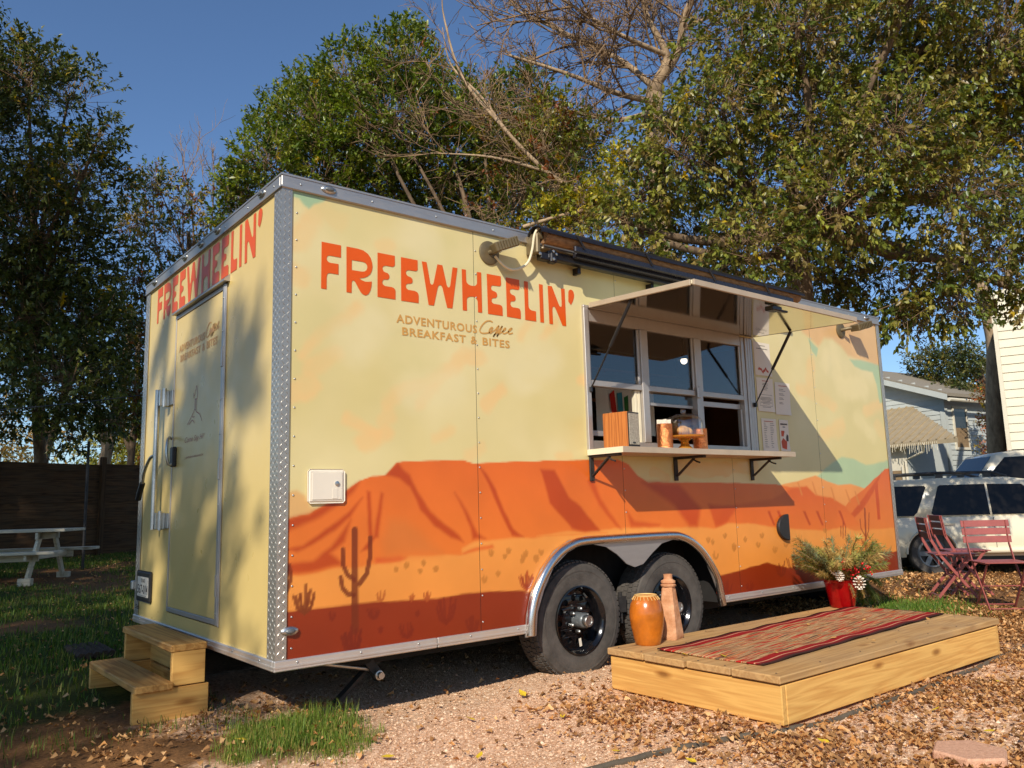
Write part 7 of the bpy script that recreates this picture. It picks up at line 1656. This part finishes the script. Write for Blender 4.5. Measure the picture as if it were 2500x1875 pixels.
def crown(name, lobes, parent, nleaf, size, cols, seed, droop=.2, upright=.3, per=12, yellow=.03, aspect=.46, shell=.45, ycol=(186, 160, 40), twigs=True, sprayl=2.6, dead=0., holes=.0, lod=1):
    r = np.random.default_rng(seed); L_ = np.array(lobes); wgt = L_[:, 3] ** 2; wgt /= wgt.sum(); ns = nleaf // per
    li = r.choice(len(L_), ns, p=wgt); d = r.normal(size=(ns, 3)); d /= np.linalg.norm(d, axis=1, keepdims=True)
    rad = L_[li, 3] * (shell + (1.12 - shell) * r.random(ns) ** .6); c = L_[li, :3] + d * rad[:, None] * np.array([1, 1, .92])
    # thin out sprays with a lumpy field so that gaps and dark hollows appear
    fld = vnoise(c[:, 0] + c[:, 1] * .7, c[:, 2] + c[:, 1] * .3, 1.15, seed) * .45 + vnoise(c[:, 0] - c[:, 2], c[:, 1] + c[:, 2], 1.9, seed + 5) * .35 + vnoise(c[:, 0] * 1.3 + c[:, 1], c[:, 2] * 1.2 - c[:, 1], 4.2, seed + 9) * .2
    kp = fld > holes; c, d, li = c[kp], d[kp], li[kp]; ns = len(c)
    ax = d + r.normal(0, .45, (ns, 3)) + np.array([0, 0, upright]); ax /= np.linalg.norm(ax, axis=1, keepdims=True)
    tone = np.clip(r.normal(1., .18, ns), .55, 1.6); ci = r.integers(0, len(cols), ns); isy = r.random(ns) < yellow; isd = r.random(ns) < dead
    u = r.random((ns, per)); s0 = np.repeat(c, per, 0) + np.repeat(ax, per, 0) * (u.reshape(-1, 1) - .3) * size * sprayl
    dv = np.repeat(ax, per, 0) * .75 + r.normal(0, .62, (ns * per, 3)) + np.array([0, 0, -droop]); S = size * r.uniform(.75, 1.2, ns).repeat(per) * r.uniform(.55, 1.2, ns * per)
    C = 1.7 * np.array([lin(*q)[:3] for q in cols])[np.repeat(ci, per)] * (np.repeat(tone, per) * r.uniform(.75, 1.25, ns * per))[:, None]
    ym = np.repeat(isy, per) | (r.random(ns * per) < yellow * .4); C[ym] = np.array(lin(*ycol)[:3]) * r.uniform(.6, 1.1, (ym.sum(), 1))
    dm = np.repeat(isd, per); C[dm] = np.array(lin(150, 92, 56)[:3]) * r.uniform(.5, 1.1, (dm.sum(), 1))
    ok = ~in_trailer(s0)
    U = r.normal(0, .5, (ns * per, 3)) + np.array([0, 0, 1.])
    leaf_mesh(name, s0[ok], dv[ok], U[ok], S[ok], C[ok], parent, aspect=aspect, lod=lod)
    if twigs:
        k = np.arange(ns)[::2]; a_ = c[k] - ax[k] * size * 3.2 - d[k] * L_[li[k], 3:4] * .25; b_ = c[k] + ax[k] * size * sprayl * .6
        o2 = ~in_trailer(a_) & ~in_trailer(b_); a_, b_ = a_[o2], b_[o2]; t_ = b_ - a_; sd = np.cross(t_, r.normal(size=t_.shape)); sd /= np.linalg.norm(sd, axis=1, keepdims=True); s2 = np.cross(t_, sd); s2 /= np.linalg.norm(s2, axis=1, keepdims=True); w = .0055
        V = np.stack([a_ + sd * w, a_ - sd * w * .5 + s2 * w, a_ - sd * w * .5 - s2 * w, b_], 1).reshape(-1, 3); b4 = (np.arange(len(a_)) * 4)[:, None, None]
        npmesh('twigs', V, (np.array([(0, 1, 3), (1, 2, 3), (2, 0, 3)])[None] + b4).reshape(-1, 3), 'twig', parent)
def limb(mb, path, r0, r1, n=8): 
    p = spline(path, 5); mb.tube(p, list(np.linspace(r0, r1, len(p))), n)
def branchlets(mb, path, depth, l, r, rg, n=5, spread=.7, up=.2, minr=.004, trailer=False):
    p = spline(path, 4) if len(path) > 2 else path
    for k in range(n):
        u = rg.uniform(.15, 1); i = min(int(u * (len(p) - 1)), len(p) - 2); q = Vector(p[i]).lerp(Vector(p[i + 1]), rg.random()); t_ = (Vector(p[i + 1]) - Vector(p[i])).normalized()
        d = (t_ * .8 + Vector(rg.normal(0, spread, 3)) + Vector((0, 0, up))).normalized(); ll = l * rg.uniform(.55, 1.15)
        pts = [q]; 
        for s_ in range(4): d = (d + Vector(rg.normal(0, .16, 3)) + Vector((0, 0, .04))).normalized(); pts.append(pts[-1] + d * ll / 4)
        mb.tube(pts, list(np.linspace(r, max(r * .45, minr * .6), 5)), 5 if r > .012 else 3, False)
        if depth > 0: branchlets(mb, [tuple(x) for x in pts], depth - 1, ll * .62, max(r * .55, minr), rg, max(n - 1, 3), spread, up, minr)
def tree(name, label, base_pt, trunk, limbs, lobes, seed, nleaf, size, cols, bark='bark', r0=.14, r1=.07, group='trees around the trailer', **kw):
    t = thing(name, label, 'tree', base_pt, group)
    mb = MB(); limb(mb, trunk, r0, r1, 10); tr = mb.build('trunk', bark, t, smooth=60)
    if limbs:
        mb = MB()
        for l in limbs: limb(mb, l, r1 * .8, r1 * .22, 7)
        mb.build('limbs', bark, t, smooth=60)
    if lobes: crown('crown', lobes, t, nleaf, size, cols, seed, **kw)
    return t
def auto_limbs(fork, lobes, seed, n=10):
    r = np.random.default_rng(seed); o = []; f = Vector(fork)
    for i in r.permutation(len(lobes))[:n]:
        e = Vector(lobes[i][:3]); m_ = f.lerp(e, .5) + Vector(r.normal(0, .12, 3)) + Vector((0, 0, .1)); o.append([tuple(f), tuple(m_), tuple(e)])
    return o
PV_ = [(66, 84, 30), (84, 98, 38), (50, 68, 26), (98, 108, 44)]
DK_ = [(56, 68, 30), (68, 82, 36), (84, 94, 42)]
# right privet, hung with dark berries
LB = LOBES['right']; gt = PATHS['right_trunk']
bp_ = (gt[0][0], gt[0][1], G(gt[0][0], gt[0][1]))
t = tree('privet_tree', 'big glossy evergreen tree with dark berries overhanging the trailer front', bp_, [bp_] + gt[1:], [PATHS['right_l%d' % i] for i in range(1, 7)] + auto_limbs(gt[-1], LB, 4, 8), LB, 61, 108000, .080, [(82, 90, 36), (102, 106, 44), (68, 80, 34), (118, 114, 56), (102, 90, 52)], r0=.17, r1=.12, droop=.55, upright=.0, per=11, lod=0, yellow=.008, shell=.35, holes=.36, aspect=.5, sprayl=2.8)
r = np.random.default_rng(77); bc = []; L_ = np.array(LB)
for k in range(300):
    i = r.integers(len(L_)); d = r.normal(size=3); d /= np.linalg.norm(d); d[1] = -abs(d[1]) * .7; c = L_[i, :3] + d * L_[i, 3] * r.uniform(.85, 1.1)
    if in_trailer(c[None])[0]: continue
    ax = np.array([r.normal(0, .3), r.normal(0, .3), -1.]); q = r.normal(0, .034, (26, 3)) + np.outer(r.random(26), ax) * .15 + c; bc.append(q)
bc = np.concatenate(bc); o6 = np.array([(1, 0, 0), (-1, 0, 0), (0, 1, 0), (0, -1, 0), (0, 0, 1), (0, 0, -1)]) * .0085
V = (bc[:, None] + o6[None]).reshape(-1, 3); f8 = np.array([(0, 2, 4), (2, 1, 4), (1, 3, 4), (3, 0, 4), (2, 0, 5), (1, 2, 5), (3, 1, 5), (0, 3, 5)]); 
tag(npmesh('berries', V, (f8[None] + (np.arange(len(bc)) * 6)[:, None, None]).reshape(-1, 3), 'berry_dark', t), None, kind='stuff')
# middle evergreen
LB = LOBES['mid']; c0 = (7.1, 6.9); bz_ = G(*c0)
tree('privet_tree', 'dense rounded evergreen tree rising behind the trailer roof', (c0[0], c0[1], bz_), [(c0[0], c0[1], bz_), (7.0, 7.0, 2.0), (6.9, 7.0, 3.6)], auto_limbs((6.9, 7.0, 3.6), LB, 5, 14), LB, 62, 100000, .098, [(76, 92, 32), (92, 106, 38), (60, 76, 28), (108, 114, 46)], droop=.05, upright=.75, per=11, yellow=.008, shell=.45, holes=.33, dead=.012)
# left evergreen
LB = LOBES['left']; c0 = (1.0, 13.6); bz_ = G(*c0)
tree('privet_tree', 'tall dark evergreen tree at the left edge over the fence', (c0[0], c0[1], bz_), [(c0[0], c0[1], bz_), (.9, 13.3, 1.6), (.6, 12.6, 3.4), (.2, 11.6, 5)], auto_limbs((.5, 12.4, 3.6), LB, 6, 14), LB, 63, 80000, .102, [(46, 56, 26), (56, 66, 30), (70, 78, 36), (88, 92, 46)], droop=.25, upright=.35, per=11, yellow=.012, shell=.4, holes=.35, r0=.12, r1=.08)
LB = LOBES['slim']; c0 = (3.6, 13.2); bz_ = G(*c0)
t = tree('slender_tree', 'slender half-bare tree with seed heads left of the trailer', (c0[0], c0[1], bz_), [(c0[0], c0[1], bz_), (3.5, 13.1, 3), (3.4, 13, 5.0), (3.3, 13, 6.6)], auto_limbs((3.5, 13.1, 4.2), LB, 7, 8), LB, 64, 20000, .10, DK_ + [(110, 96, 50)], r0=.07, r1=.04, droop=.3, per=9, yellow=.05, shell=.2, holes=.42, dead=.08)
mb = MB(); rg = np.random.default_rng(5)
for e in ((3.1, 13.0, 8.4), (3.8, 13.0, 8.2), (4.5, 12.9, 7.7), (4.9, 12.8, 7.4), (2.7, 13.2, 7.6)):
    pth = [(3.4, 13., 5.2), tuple((Vector((3.4, 13, 5.2)) + Vector(e)) / 2 + Vector((.15, 0, -.1))), e]; limb(mb, pth, .03, .008, 5); branchlets(mb, pth, 2, .9, .012, rg, 6, .45, .35)
mb.build('bare_twigs', 'twig', t)
# bare tree behind
P_ = PATHS; t0 = P_['bare_trunk']; gb = (t0[0][0], t0[0][1], G(t0[0][0], t0[0][1]))
t = thing('bare_tree', 'leafless winter tree with spreading grey branches above the trailer', 'tree', gb, 'trees around the trailer')
mb = MB(); limb(mb, [gb] + t0[1:], .2, .13, 10); mb.build('trunk', 'bark_pale', t, smooth=60)
mb = MB(); tw = MB(); rg = np.random.default_rng(9)
for k_, r_ in (('a', .09), ('b', .10), ('c', .065), ('d', .06), ('e', .05), ('f', .05), ('g', .05)):
    limb(mb, P_['bare_' + k_], r_, .02, 8); branchlets(tw, P_['bare_' + k_], 3, 1.6, .022, rg, 7, .5, .12, .006)
mb.build('limbs', 'bark_pale', t, smooth=60); tw.build('twigs', 'twig', t)
# fallen, twiggy limb tangle with yellow leaves
t = thing('tangled_tree', 'twiggy tangled tree with brown vines between the evergreens', 'tree', (9.2, 5.2, G(9.2, 5.2)), 'trees around the trailer')
mb = MB(); limb(mb, [(9.2, 5.2, G(9.2, 5.2)), (8.9, 5.1, 3.0), P_['limb'][0]], .12, .08, 8); mb.build('trunk', 'bark', t, smooth=60)
mb = MB(); tw = MB(); rg = np.random.default_rng(10)
for k_, r_, e_ in (('limb', .05, .006), ('limb2', .03, .006), ('limb3', .03, .008), ('limb4', .03, .005)): limb(mb, P_[k_], r_, e_, 7)
for k_ in ('limb', 'limb2', 'limb3'): branchlets(tw, P_[k_], 2, 1.0, .009, rg, 7, .6, .05, .004)
L_ = np.array(LOBES['brush'])
for i in range(120):
    l = L_[rg.integers(len(L_))]; d = rg.normal(size=3); d /= np.linalg.norm(d); q = Vector(l[:3] + d * l[3] * rg.uniform(.3, 1.1)); dd = Vector(rg.normal(0, 1, 3)).normalized(); pts = [q]
    for s_ in range(4): dd = (dd + Vector(rg.normal(0, .4, 3))).normalized(); pts.append(pts[-1] + dd * .16)
    tw.tube(pts, .0055, 3, False)
mb.build('limbs', 'bark_pale', t, smooth=60); tw.build('twigs', 'twig', t)
crown('crown', LOBES['brush'], t, 13000, .09, [(88, 94, 36), (104, 100, 42), (72, 82, 32)], 65, yellow=.08, dead=.12, holes=.42, shell=.25, per=9)
crown('yellow_leaves', LOBES['yellow'], t, 5000, .085, [(124, 124, 42), (144, 138, 48), (98, 106, 38)], 66, yellow=.12, holes=.40, shell=.2, per=9, ycol=(200, 180, 56))
# pale trunk at right, with its shaded lower stem
pt = P_['pale_trunk']; gb = (pt[0][0], pt[0][1], G(pt[0][0], pt[0][1]) - .1)
t = thing('pale_tree', 'pale barked tree trunk forking beside the white building', 'tree', gb, 'trees around the trailer')
mb = MB(); limb(mb, [gb] + pt[1:], .27, .19, 10); mb.build('trunk', 'bark_pale', t, smooth=60)
mb = MB(); limb(mb, P_['pale_a'], .15, .09, 8); limb(mb, P_['pale_b'], .16, .08, 8); mb.build('limbs', 'bark_pale', t, smooth=60)
LB = LOBES['ever']; gb = (34.5, 9.8, -.7)
tree('cedar_tree', 'dark bushy evergreen behind the blue house roof', gb, [gb, (34.5, 9.8, 3), (34.5, 9.9, 6)], [], LB, 67, 22000, .17, [(56, 66, 32), (70, 76, 40), (86, 84, 50)], r0=.25, r1=.1, lod=2, shell=.3, holes=.25, per=10, twigs=False)
t = thing('red_vine', 'rust brown vine hanging over the end of the blue house', 'vine', (30.0, 8.2, 0)); crown('foliage', LOBES['vine'], t, 2000, .13, [(140, 84, 50), (120, 70, 44), (100, 92, 50)], 68, holes=.4, shell=.1, per=8, yellow=.05)
# shrubs and trunks beyond the left fence
for i, (u, c_) in enumerate((((3.7, 20.5, 2.2, 2.0), [(120, 118, 56), (98, 104, 48)]), ((5.6, 22.5, 2.4, 2.2), [(66, 80, 36), (84, 94, 44)]), ((1.0, 22, 2.6, 2.6), [(134, 112, 70), (110, 100, 60)]), ((8.0, 23.5, 2.8, 2.4), [(58, 72, 32), (76, 86, 40)]))):
    t = thing('shrub', ['pale olive shrub seen behind the left fence', 'mid green shrub seen behind the fence near the red shed', 'brownish shrub behind the fence at the left edge', 'dark green shrub behind the fence near the trailer corner'][i], 'shrub', (u[0], u[1], G(u[0], u[1])), 'shrubs behind the fence')
    rr = np.random.default_rng(90 + i); lobes = [(u[0] + rr.normal(0, .7), u[1] + rr.normal(0, .5), u[2] + rr.normal(0, .5), u[3] * rr.uniform(.4, .75)) for _ in range(7)]
    crown('foliage', lobes, t, 11000, .13, c_, 91 + i, lod=2, twigs=False, per=9, shell=.3, holes=.2)
for i, (x, y, lean, r_) in enumerate(((2.35, 16.2, .5, .15), (3.3, 17.2, .12, .10), (4.6, 16.6, -.25, .16), (.9, 14.9, .65, .10))):
    t = thing('tree_trunk', ['thick leaning trunk behind the fence', 'thin pale upright trunk behind the fence', 'forked rough trunk behind the fence near the trailer', 'dark slanting trunk behind the fence at far left'][i], 'tree', (x, y, G(x, y)), 'trees around the trailer')
    mb = MB(); limb(mb, [(x, y, G(x, y)), (x + lean * .4, y, 1.8), (x + lean, y, 3.6), (x + lean * 1.5, y + .3, 5.6)], r_, r_ * .6, 9); limb(mb, [(x + lean * .5, y, 2.2), (x + lean - .6, y, 3.8), (x + lean - .9, y, 5.2)], r_ * .6, r_ * .3, 8); mb.build('trunk', 'bark_pale' if i in (0, 2) else 'bark', t, smooth=60)
# trees behind and beside the photographer: they throw the dappled shade
def shade_tree(label, c, rad, n, hgt, seed, holes=.45, size=.16, per=10):
    g = G(c[0], c[1]); t = thing('oak_tree', label, 'tree', (c[0], c[1], g), 'trees out of view that shade the yard'); rr = np.random.default_rng(seed)
    lobes = []
    for _ in range(16):
        d = rr.normal(size=3); d /= np.linalg.norm(d); d[2] *= .6; lobes.append((c[0] + d[0] * rad * .72, c[1] + d[1] * rad * .72, hgt + d[2] * rad * .7, rad * rr.uniform(.28, .45)))
    mb = MB(); limb(mb, [(c[0], c[1], g), (c[0], c[1], hgt * .4), (c[0], c[1], hgt * .75)], .3, .18, 9); mb.build('trunk', 'bark', t, smooth=60)
    mb = MB()
    for l in auto_limbs((c[0], c[1], hgt * .6), lobes, seed, 10): limb(mb, l, .12, .03, 6)
    mb.build('limbs', 'bark', t, smooth=60); crown('crown', lobes, t, n, size, DK_, seed, holes=holes, per=per, twigs=False, shell=.2, sprayl=2.0, lod=2)
s_h = Vector((SUN.x, SUN.y)); s_h.normalize(); tanE = SUN.z / math.hypot(SUN.x, SUN.y)
def toward(p, dist): return (p[0] + s_h.x * dist, p[1] + s_h.y * dist, p[2] + tanE * dist)
q = toward((-.2, 2.35, 1.25), 14); shade_tree('sparse oak behind the camera dappling the trailer door', q[:2], 1.95, 6800, q[2], 301, .51, .18, 26)
q = toward((.3, 6.6, -.2), 12); shade_tree('oak at the left shading the lawn', q[:2], 3.2, 20000, q[2], 302, .36)
q = toward((0., 10.5, .4), 12); shade_tree('oak at the left shading the picnic table and fence', q[:2], 3.4, 24000, q[2], 303, .32)
q = toward((4.0, 14.4, .9), 13); shade_tree('oak at the far left shading the fence', q[:2], 3.8, 30000, q[2], 304, .28)
q = toward((-1.5, 1.9, -.3), 13); shade_tree('oak left of the camera shading the ground by the steps', q[:2], 2.3, 12000, q[2], 305, .36)

# ------------------------------------------------------------------ ground cover
def scatter(n, x0, x1, y0, y1, dens, seed):
    r = np.random.default_rng(seed); x = r.uniform(x0, x1, n); y = r.uniform(y0, y1, n); k = r.random(n) < dens(x, y); return x[k], y[k], r
def blocked(x, y):
    m_ = (x > 1.9) & (x < 4.47) & (y > -1.46) & (y < -.28)
    m_ |= (x > -.43) & (x < -.05) & (y > .8) & (y < 1.84)
    return m_
def infront(x, y):   # roughly inside the picture
    dx, dy = x + 1.566, y + 3.802; a_ = np.arctan2(dx, dy); return (a_ > .02) & (a_ < 1.32)
# gravel
def dg(x, y): g_, s_ = zones(x, y); return g_ ** 2 * smst(.35, .65, g_) * ~blocked(x, y) * infront(x, y) * np.clip(1.25 - .16 * np.hypot(x + 1.5, y + 3.8), .1, 1)
x, y, r = scatter(230000, -.8, 6.2, -3.0, .9, dg, 401); n = len(x)
s = r.uniform(.0035, .0078, n) * (1 + .9 * (r.random(n) < .05)); o6 = np.array([(1, 0, 0), (-1, 0, 0), (0, 1, 0), (0, -1, 0), (0, 0, 1)], float); f4 = np.array([(0, 2, 4), (2, 1, 4), (1, 3, 4), (3, 0, 4)])
V = o6[None] * s[:, None, None] * r.uniform(.55, 1.25, (n, 5, 1)); V[:, :, 2] *= .8; a_ = r.uniform(0, 6.28, n); ca, sa = np.cos(a_)[:, None], np.sin(a_)[:, None]
V = np.stack([V[:, :, 0] * ca - V[:, :, 1] * sa + x[:, None], V[:, :, 0] * sa + V[:, :, 1] * ca + y[:, None], V[:, :, 2] + (gz(x, y) + s * .15)[:, None]], -1)
pal = np.array([lin(*c_)[:3] for c_ in ((222, 182, 154), (234, 198, 172), (206, 164, 136), (240, 212, 190), (190, 150, 124))]); C = pal[r.integers(0, 5, n)] * r.uniform(.82, 1.12, (n, 1))
tag(npmesh('gravel', V.reshape(-1, 3), (f4[None] + (np.arange(n) * 5)[:, None, None]).reshape(-1, 3), 'stone', None, np.repeat(C, 5, 0)), 'pale pink crushed gravel spread around the trailer and deck', 'gravel', kind='stuff')
# fallen leaves
def dl(x, y):
    n_ = fbm(x, y, 1.7, 61); n3 = fbm(x, y, .9, 62)
    right = smst(-1.05, -1.5, y) * smst(.9, 1.9, x) * (.25 + .9 * smst(.40, .58, n_))
    deckf = np.exp(-(((x - 1.6) / .5) ** 2 + ((y + 1.0) / .55) ** 2)) * (.4 + .8 * smst(.38, .55, n_))
    far = smst(4.6, 5.4, x) * (.25 + .55 * smst(.35, .6, n3)) * (1 - .85 * np.exp(-(((x - 5.95) / .8) ** 2 + ((y - .0) / .45) ** 2)))
    corner_ = .55 * np.exp(-(((x + .15) / .5) ** 2 + ((y - .3) / .5) ** 2)) * (.3 + smst(.4, .6, n_))
    leftg = smst(.8, 1.4, y) * .22 * smst(.4, .65, n_) + smst(.0, -.6, x) * .25 * smst(.35, .6, n3)
    return np.clip(np.maximum.reduce([right, deckf, far, corner_, leftg, .035 + 0 * x]), 0, 1) * ~blocked(x, y) * infront(x, y)
LEAFC = [(176, 134, 90), (196, 152, 106), (150, 110, 72), (208, 168, 124), (130, 96, 64), (190, 138, 86)]
def litter(x, y, r, smin, smax, cols, name, label):
    n = len(x); D = r.normal(size=(n, 3)); D[:, 2] = np.abs(D[:, 2]) * .2; U = r.normal(0, .3, (n, 3)) + np.array([0, 0, 1.]); P = np.stack([x, y, gz(x, y) + r.uniform(.004, .028, n)], -1)
    C = np.array([lin(*c_)[:3] for c_ in cols])[r.integers(0, len(cols), n)] * r.uniform(.85, 1.3, (n, 1))
    tag(leaf_mesh(name, P, D, U, smin + (smax - smin) * r.random(n) ** 1.7, C, None, 'dead_leaf', .66, .4, .55), label, 'leaves', kind='stuff')
x, y, r = scatter(98000, -1.2, 7.0, -3.2, 1.2, dl, 402); litter(x, y, r, .015, .048, LEAFC, 'leaf_litter', 'dry brown fallen leaves drifted over the gravel')
x, y, r = scatter(30000, 5.0, 15, -5.0, 5, lambda x, y: dl(x, y) * .9 * infront(x, y), 403); litter(x, y, r, .035, .07, LEAFC, 'leaf_litter', 'dry leaves strewn around the red chairs')
x, y, r = scatter(16000, -2.5, 3.2, .8, 14, lambda x, y: (.16 + .3 * smst(.5, .7, fbm(x, y, .8, 66))) * ~blocked(x, y) * infront(x, y) * ~((x > 0) & (y < 2.6)), 404); litter(x, y, r, .022, .048, LEAFC, 'leaf_litter', 'dry leaves scattered over the left lawn')
# single yellow leaves that stand out
YL = [(1.25, -.62), (1.05, -1.15), (1.85, -1.72), (2.75, -1.75), (3.3, -2.0), (2.6, -2.05), (1.5, -1.6), (.55, -.85), (.9, -.35), (.25, -.55), (-.15, -.05), (-.2, .45), (2.2, -1.62), (3.6, -1.75), (1.2, -1.5), (.65, -1.35), (1.35, -.2)]
rr = random.Random(4)
def one_leaf(x, y, z, s, cname, label, group=None):
    me = bpy.data.meshes.new('fallen_leaf'); v = [(0, 0, 0), (.33, .28, .05), (.33, -.28, .07), (.36, 0, -.0), (.7, .2, .10), (.7, -.18, .06), (1, 0, .14), (-.3, .02, .02)]
    me.from_pydata([tuple(c_ * s for c_ in p) for p in v], [], [(0, 3, 1), (0, 2, 3), (1, 3, 4), (3, 2, 5), (3, 6, 4), (3, 5, 6)]); me.materials.append(MATS[cname])
    o = bpy.data.objects.new('fallen_leaf', me); COL.objects.link(o); o.location = (x, y, z); o.rotation_euler = (rr.uniform(-.3, .3), rr.uniform(-.3, .1), rr.uniform(0, 6.28)); tag(o, label, 'leaf', group)
nmat('yellow_leaf', lin(206, 178, 44), .6, 0, .15, 30); nmat('orange_leaf', lin(206, 120, 44), .6, 0, .15, 30); nmat('tan_leaf', lin(186, 140, 80), .7, 0, .15, 30)
for x, y in YL: one_leaf(x, y, G(x, y) + .02, rr.uniform(.045, .07), 'yellow_leaf', 'single yellow leaf fallen on the gravel', 'yellow leaves on the gravel')
one_leaf(2.10, -1.02, dz + .006, .075, 'yellow_leaf', 'bright yellow leaf at the near end of the deck'); one_leaf(2.02, -.80, dz + .006, .06, 'yellow_leaf', 'small yellow leaf by the rug corner on the deck')
one_leaf(3.35, -2.35, G(3.35, -2.35) + .02, .10, 'orange_leaf', 'large orange leaf among the brown litter at right'); one_leaf(4.6, -1.9, G(4.6, -1.9) + .02, .10, 'orange_leaf', 'orange leaf at the far right of the litter')
for x, y in ((2.6, -.8), (2.95, -1.1), (3.3, -.75), (3.7, -.9), (2.35, -1.15), (3.05, -1.33), (4.0, -1.2)): one_leaf(x, y, dz + .018, rr.uniform(.03, .05), 'tan_leaf', 'small tan leaf dropped on the deck or rug', 'tan leaves on the deck')
# grass
def grass(name, label, n, x0, x1, y0, y1, dens, seed, hmin, hmax, cols, wid=.0022):
    x, y, r = scatter(n, x0, x1, y0, y1, dens, seed); n = len(x); h = r.uniform(hmin, hmax, n); a_ = r.uniform(0, 6.28, n); ln_ = r.uniform(.1, .7, n) * h; w = wid * r.uniform(.7, 1.4, n)
    dx, dy = np.cos(a_), np.sin(a_); sx, sy = -dy * w, dx * w; z = gz(x, y) - .003
    V = np.stack([np.stack([x - sx, y - sy, z], -1), np.stack([x + sx, y + sy, z], -1), np.stack([x + dx * ln_ * .35 + sx * .8, y + dy * ln_ * .35 + sy * .8, z + h * .6], -1), np.stack([x + dx * ln_ * .35 - sx * .8, y + dy * ln_ * .35 - sy * .8, z + h * .6], -1), np.stack([x + dx * ln_, y + dy * ln_, z + h * (1 - .25 * (ln_ / h) ** 2)], -1)], 1)
    b_ = (np.arange(n) * 5)[:, None, None]; f_ = (np.array([(0, 1, 2), (0, 2, 3), (3, 2, 4)])[None] + b_).reshape(-1, 3)
    C = np.array([lin(*c_)[:3] for c_ in cols])[r.integers(0, len(cols), n)] * r.uniform(.7, 1.25, (n, 1))
    tag(npmesh(name, V.reshape(-1, 3), f_, 'grass_blade', None, np.repeat(C, 5, 0)), label, 'grass', kind='stuff')
GC = [(84, 112, 40), (104, 128, 50), (70, 98, 34), (140, 138, 70)]
dgs = lambda x, y: zones(x, y)[1] * ~blocked(x, y) * infront(x, y) * ~((x > .0) & (x < 6.1) & (y > .35) & (y < 2.5))
tuft = lambda x, y, a_, b_: smst(.32, .75, np.exp(-(((x - .08) / .42) ** 2 + ((y + .10) / .40) ** 2)) * (.15 + 1.6 * fbm(x, y, 4.5, 71, 3)))
grass('grass_tuft', 'green grass tuft at the near trailer corner', 60000, -.8, .9, -.9, .6, lambda x, y: tuft(x, y, 0, 0) * (.3 + .7 * (vnoise(x, y, 14, 74) > .42)), 501, .015, .06, [(104, 132, 50), (124, 148, 60), (88, 116, 44), (168, 158, 90)], .0012)
grass('tall_grass', 'longer grass blades against the trailer corner', 7000, -.5, .8, -.35, .45, lambda x, y: tuft(x, y, 0, 0) * (vnoise(x, y, 9, 75) > .5) * smst(-.25, .0, y), 506, .05, .13, [(104, 132, 50), (124, 148, 60), (140, 150, 76)], .0013)
grass('lawn_grass', 'shaded lawn grass between the steps and the fence', 150000, -3.0, 4.5, 1.2, 14.5, lambda x, y: dgs(x, y) * (.35 + .65 * smst(.35, .6, fbm(x, y, 1.1, 72))), 502, .025, .075, GC, .0032)
grass('grass_patch', 'bright green grass patch beside the deck and red chairs', 60000, 4.4, 7.6, -.9, 1.2, lambda x, y: dgs(x, y) * np.exp(-(((x - 5.95) / .95) ** 2 + ((y - .0) / .5) ** 2)) * ~((x < 6.1) & (y > .1)), 503, .03, .085, [(96, 128, 46), (120, 146, 60), (84, 114, 42)], .003)
grass('sparse_grass', 'thin dry grass around the red chairs', 14000, 5.5, 13, -3, 5, lambda x, y: dgs(x, y) * .6, 504, .03, .08, [(120, 128, 60), (150, 140, 76), (104, 116, 52)], .0035)
grass('weed_grass', 'thin grass among the leaves by the steps', 5000, -1.3, .1, -.3, 1.6, lambda x, y: .5 * smst(.5, .7, fbm(x, y, 2.2, 73)) * ~blocked(x, y), 505, .02, .07, GC, .0018)
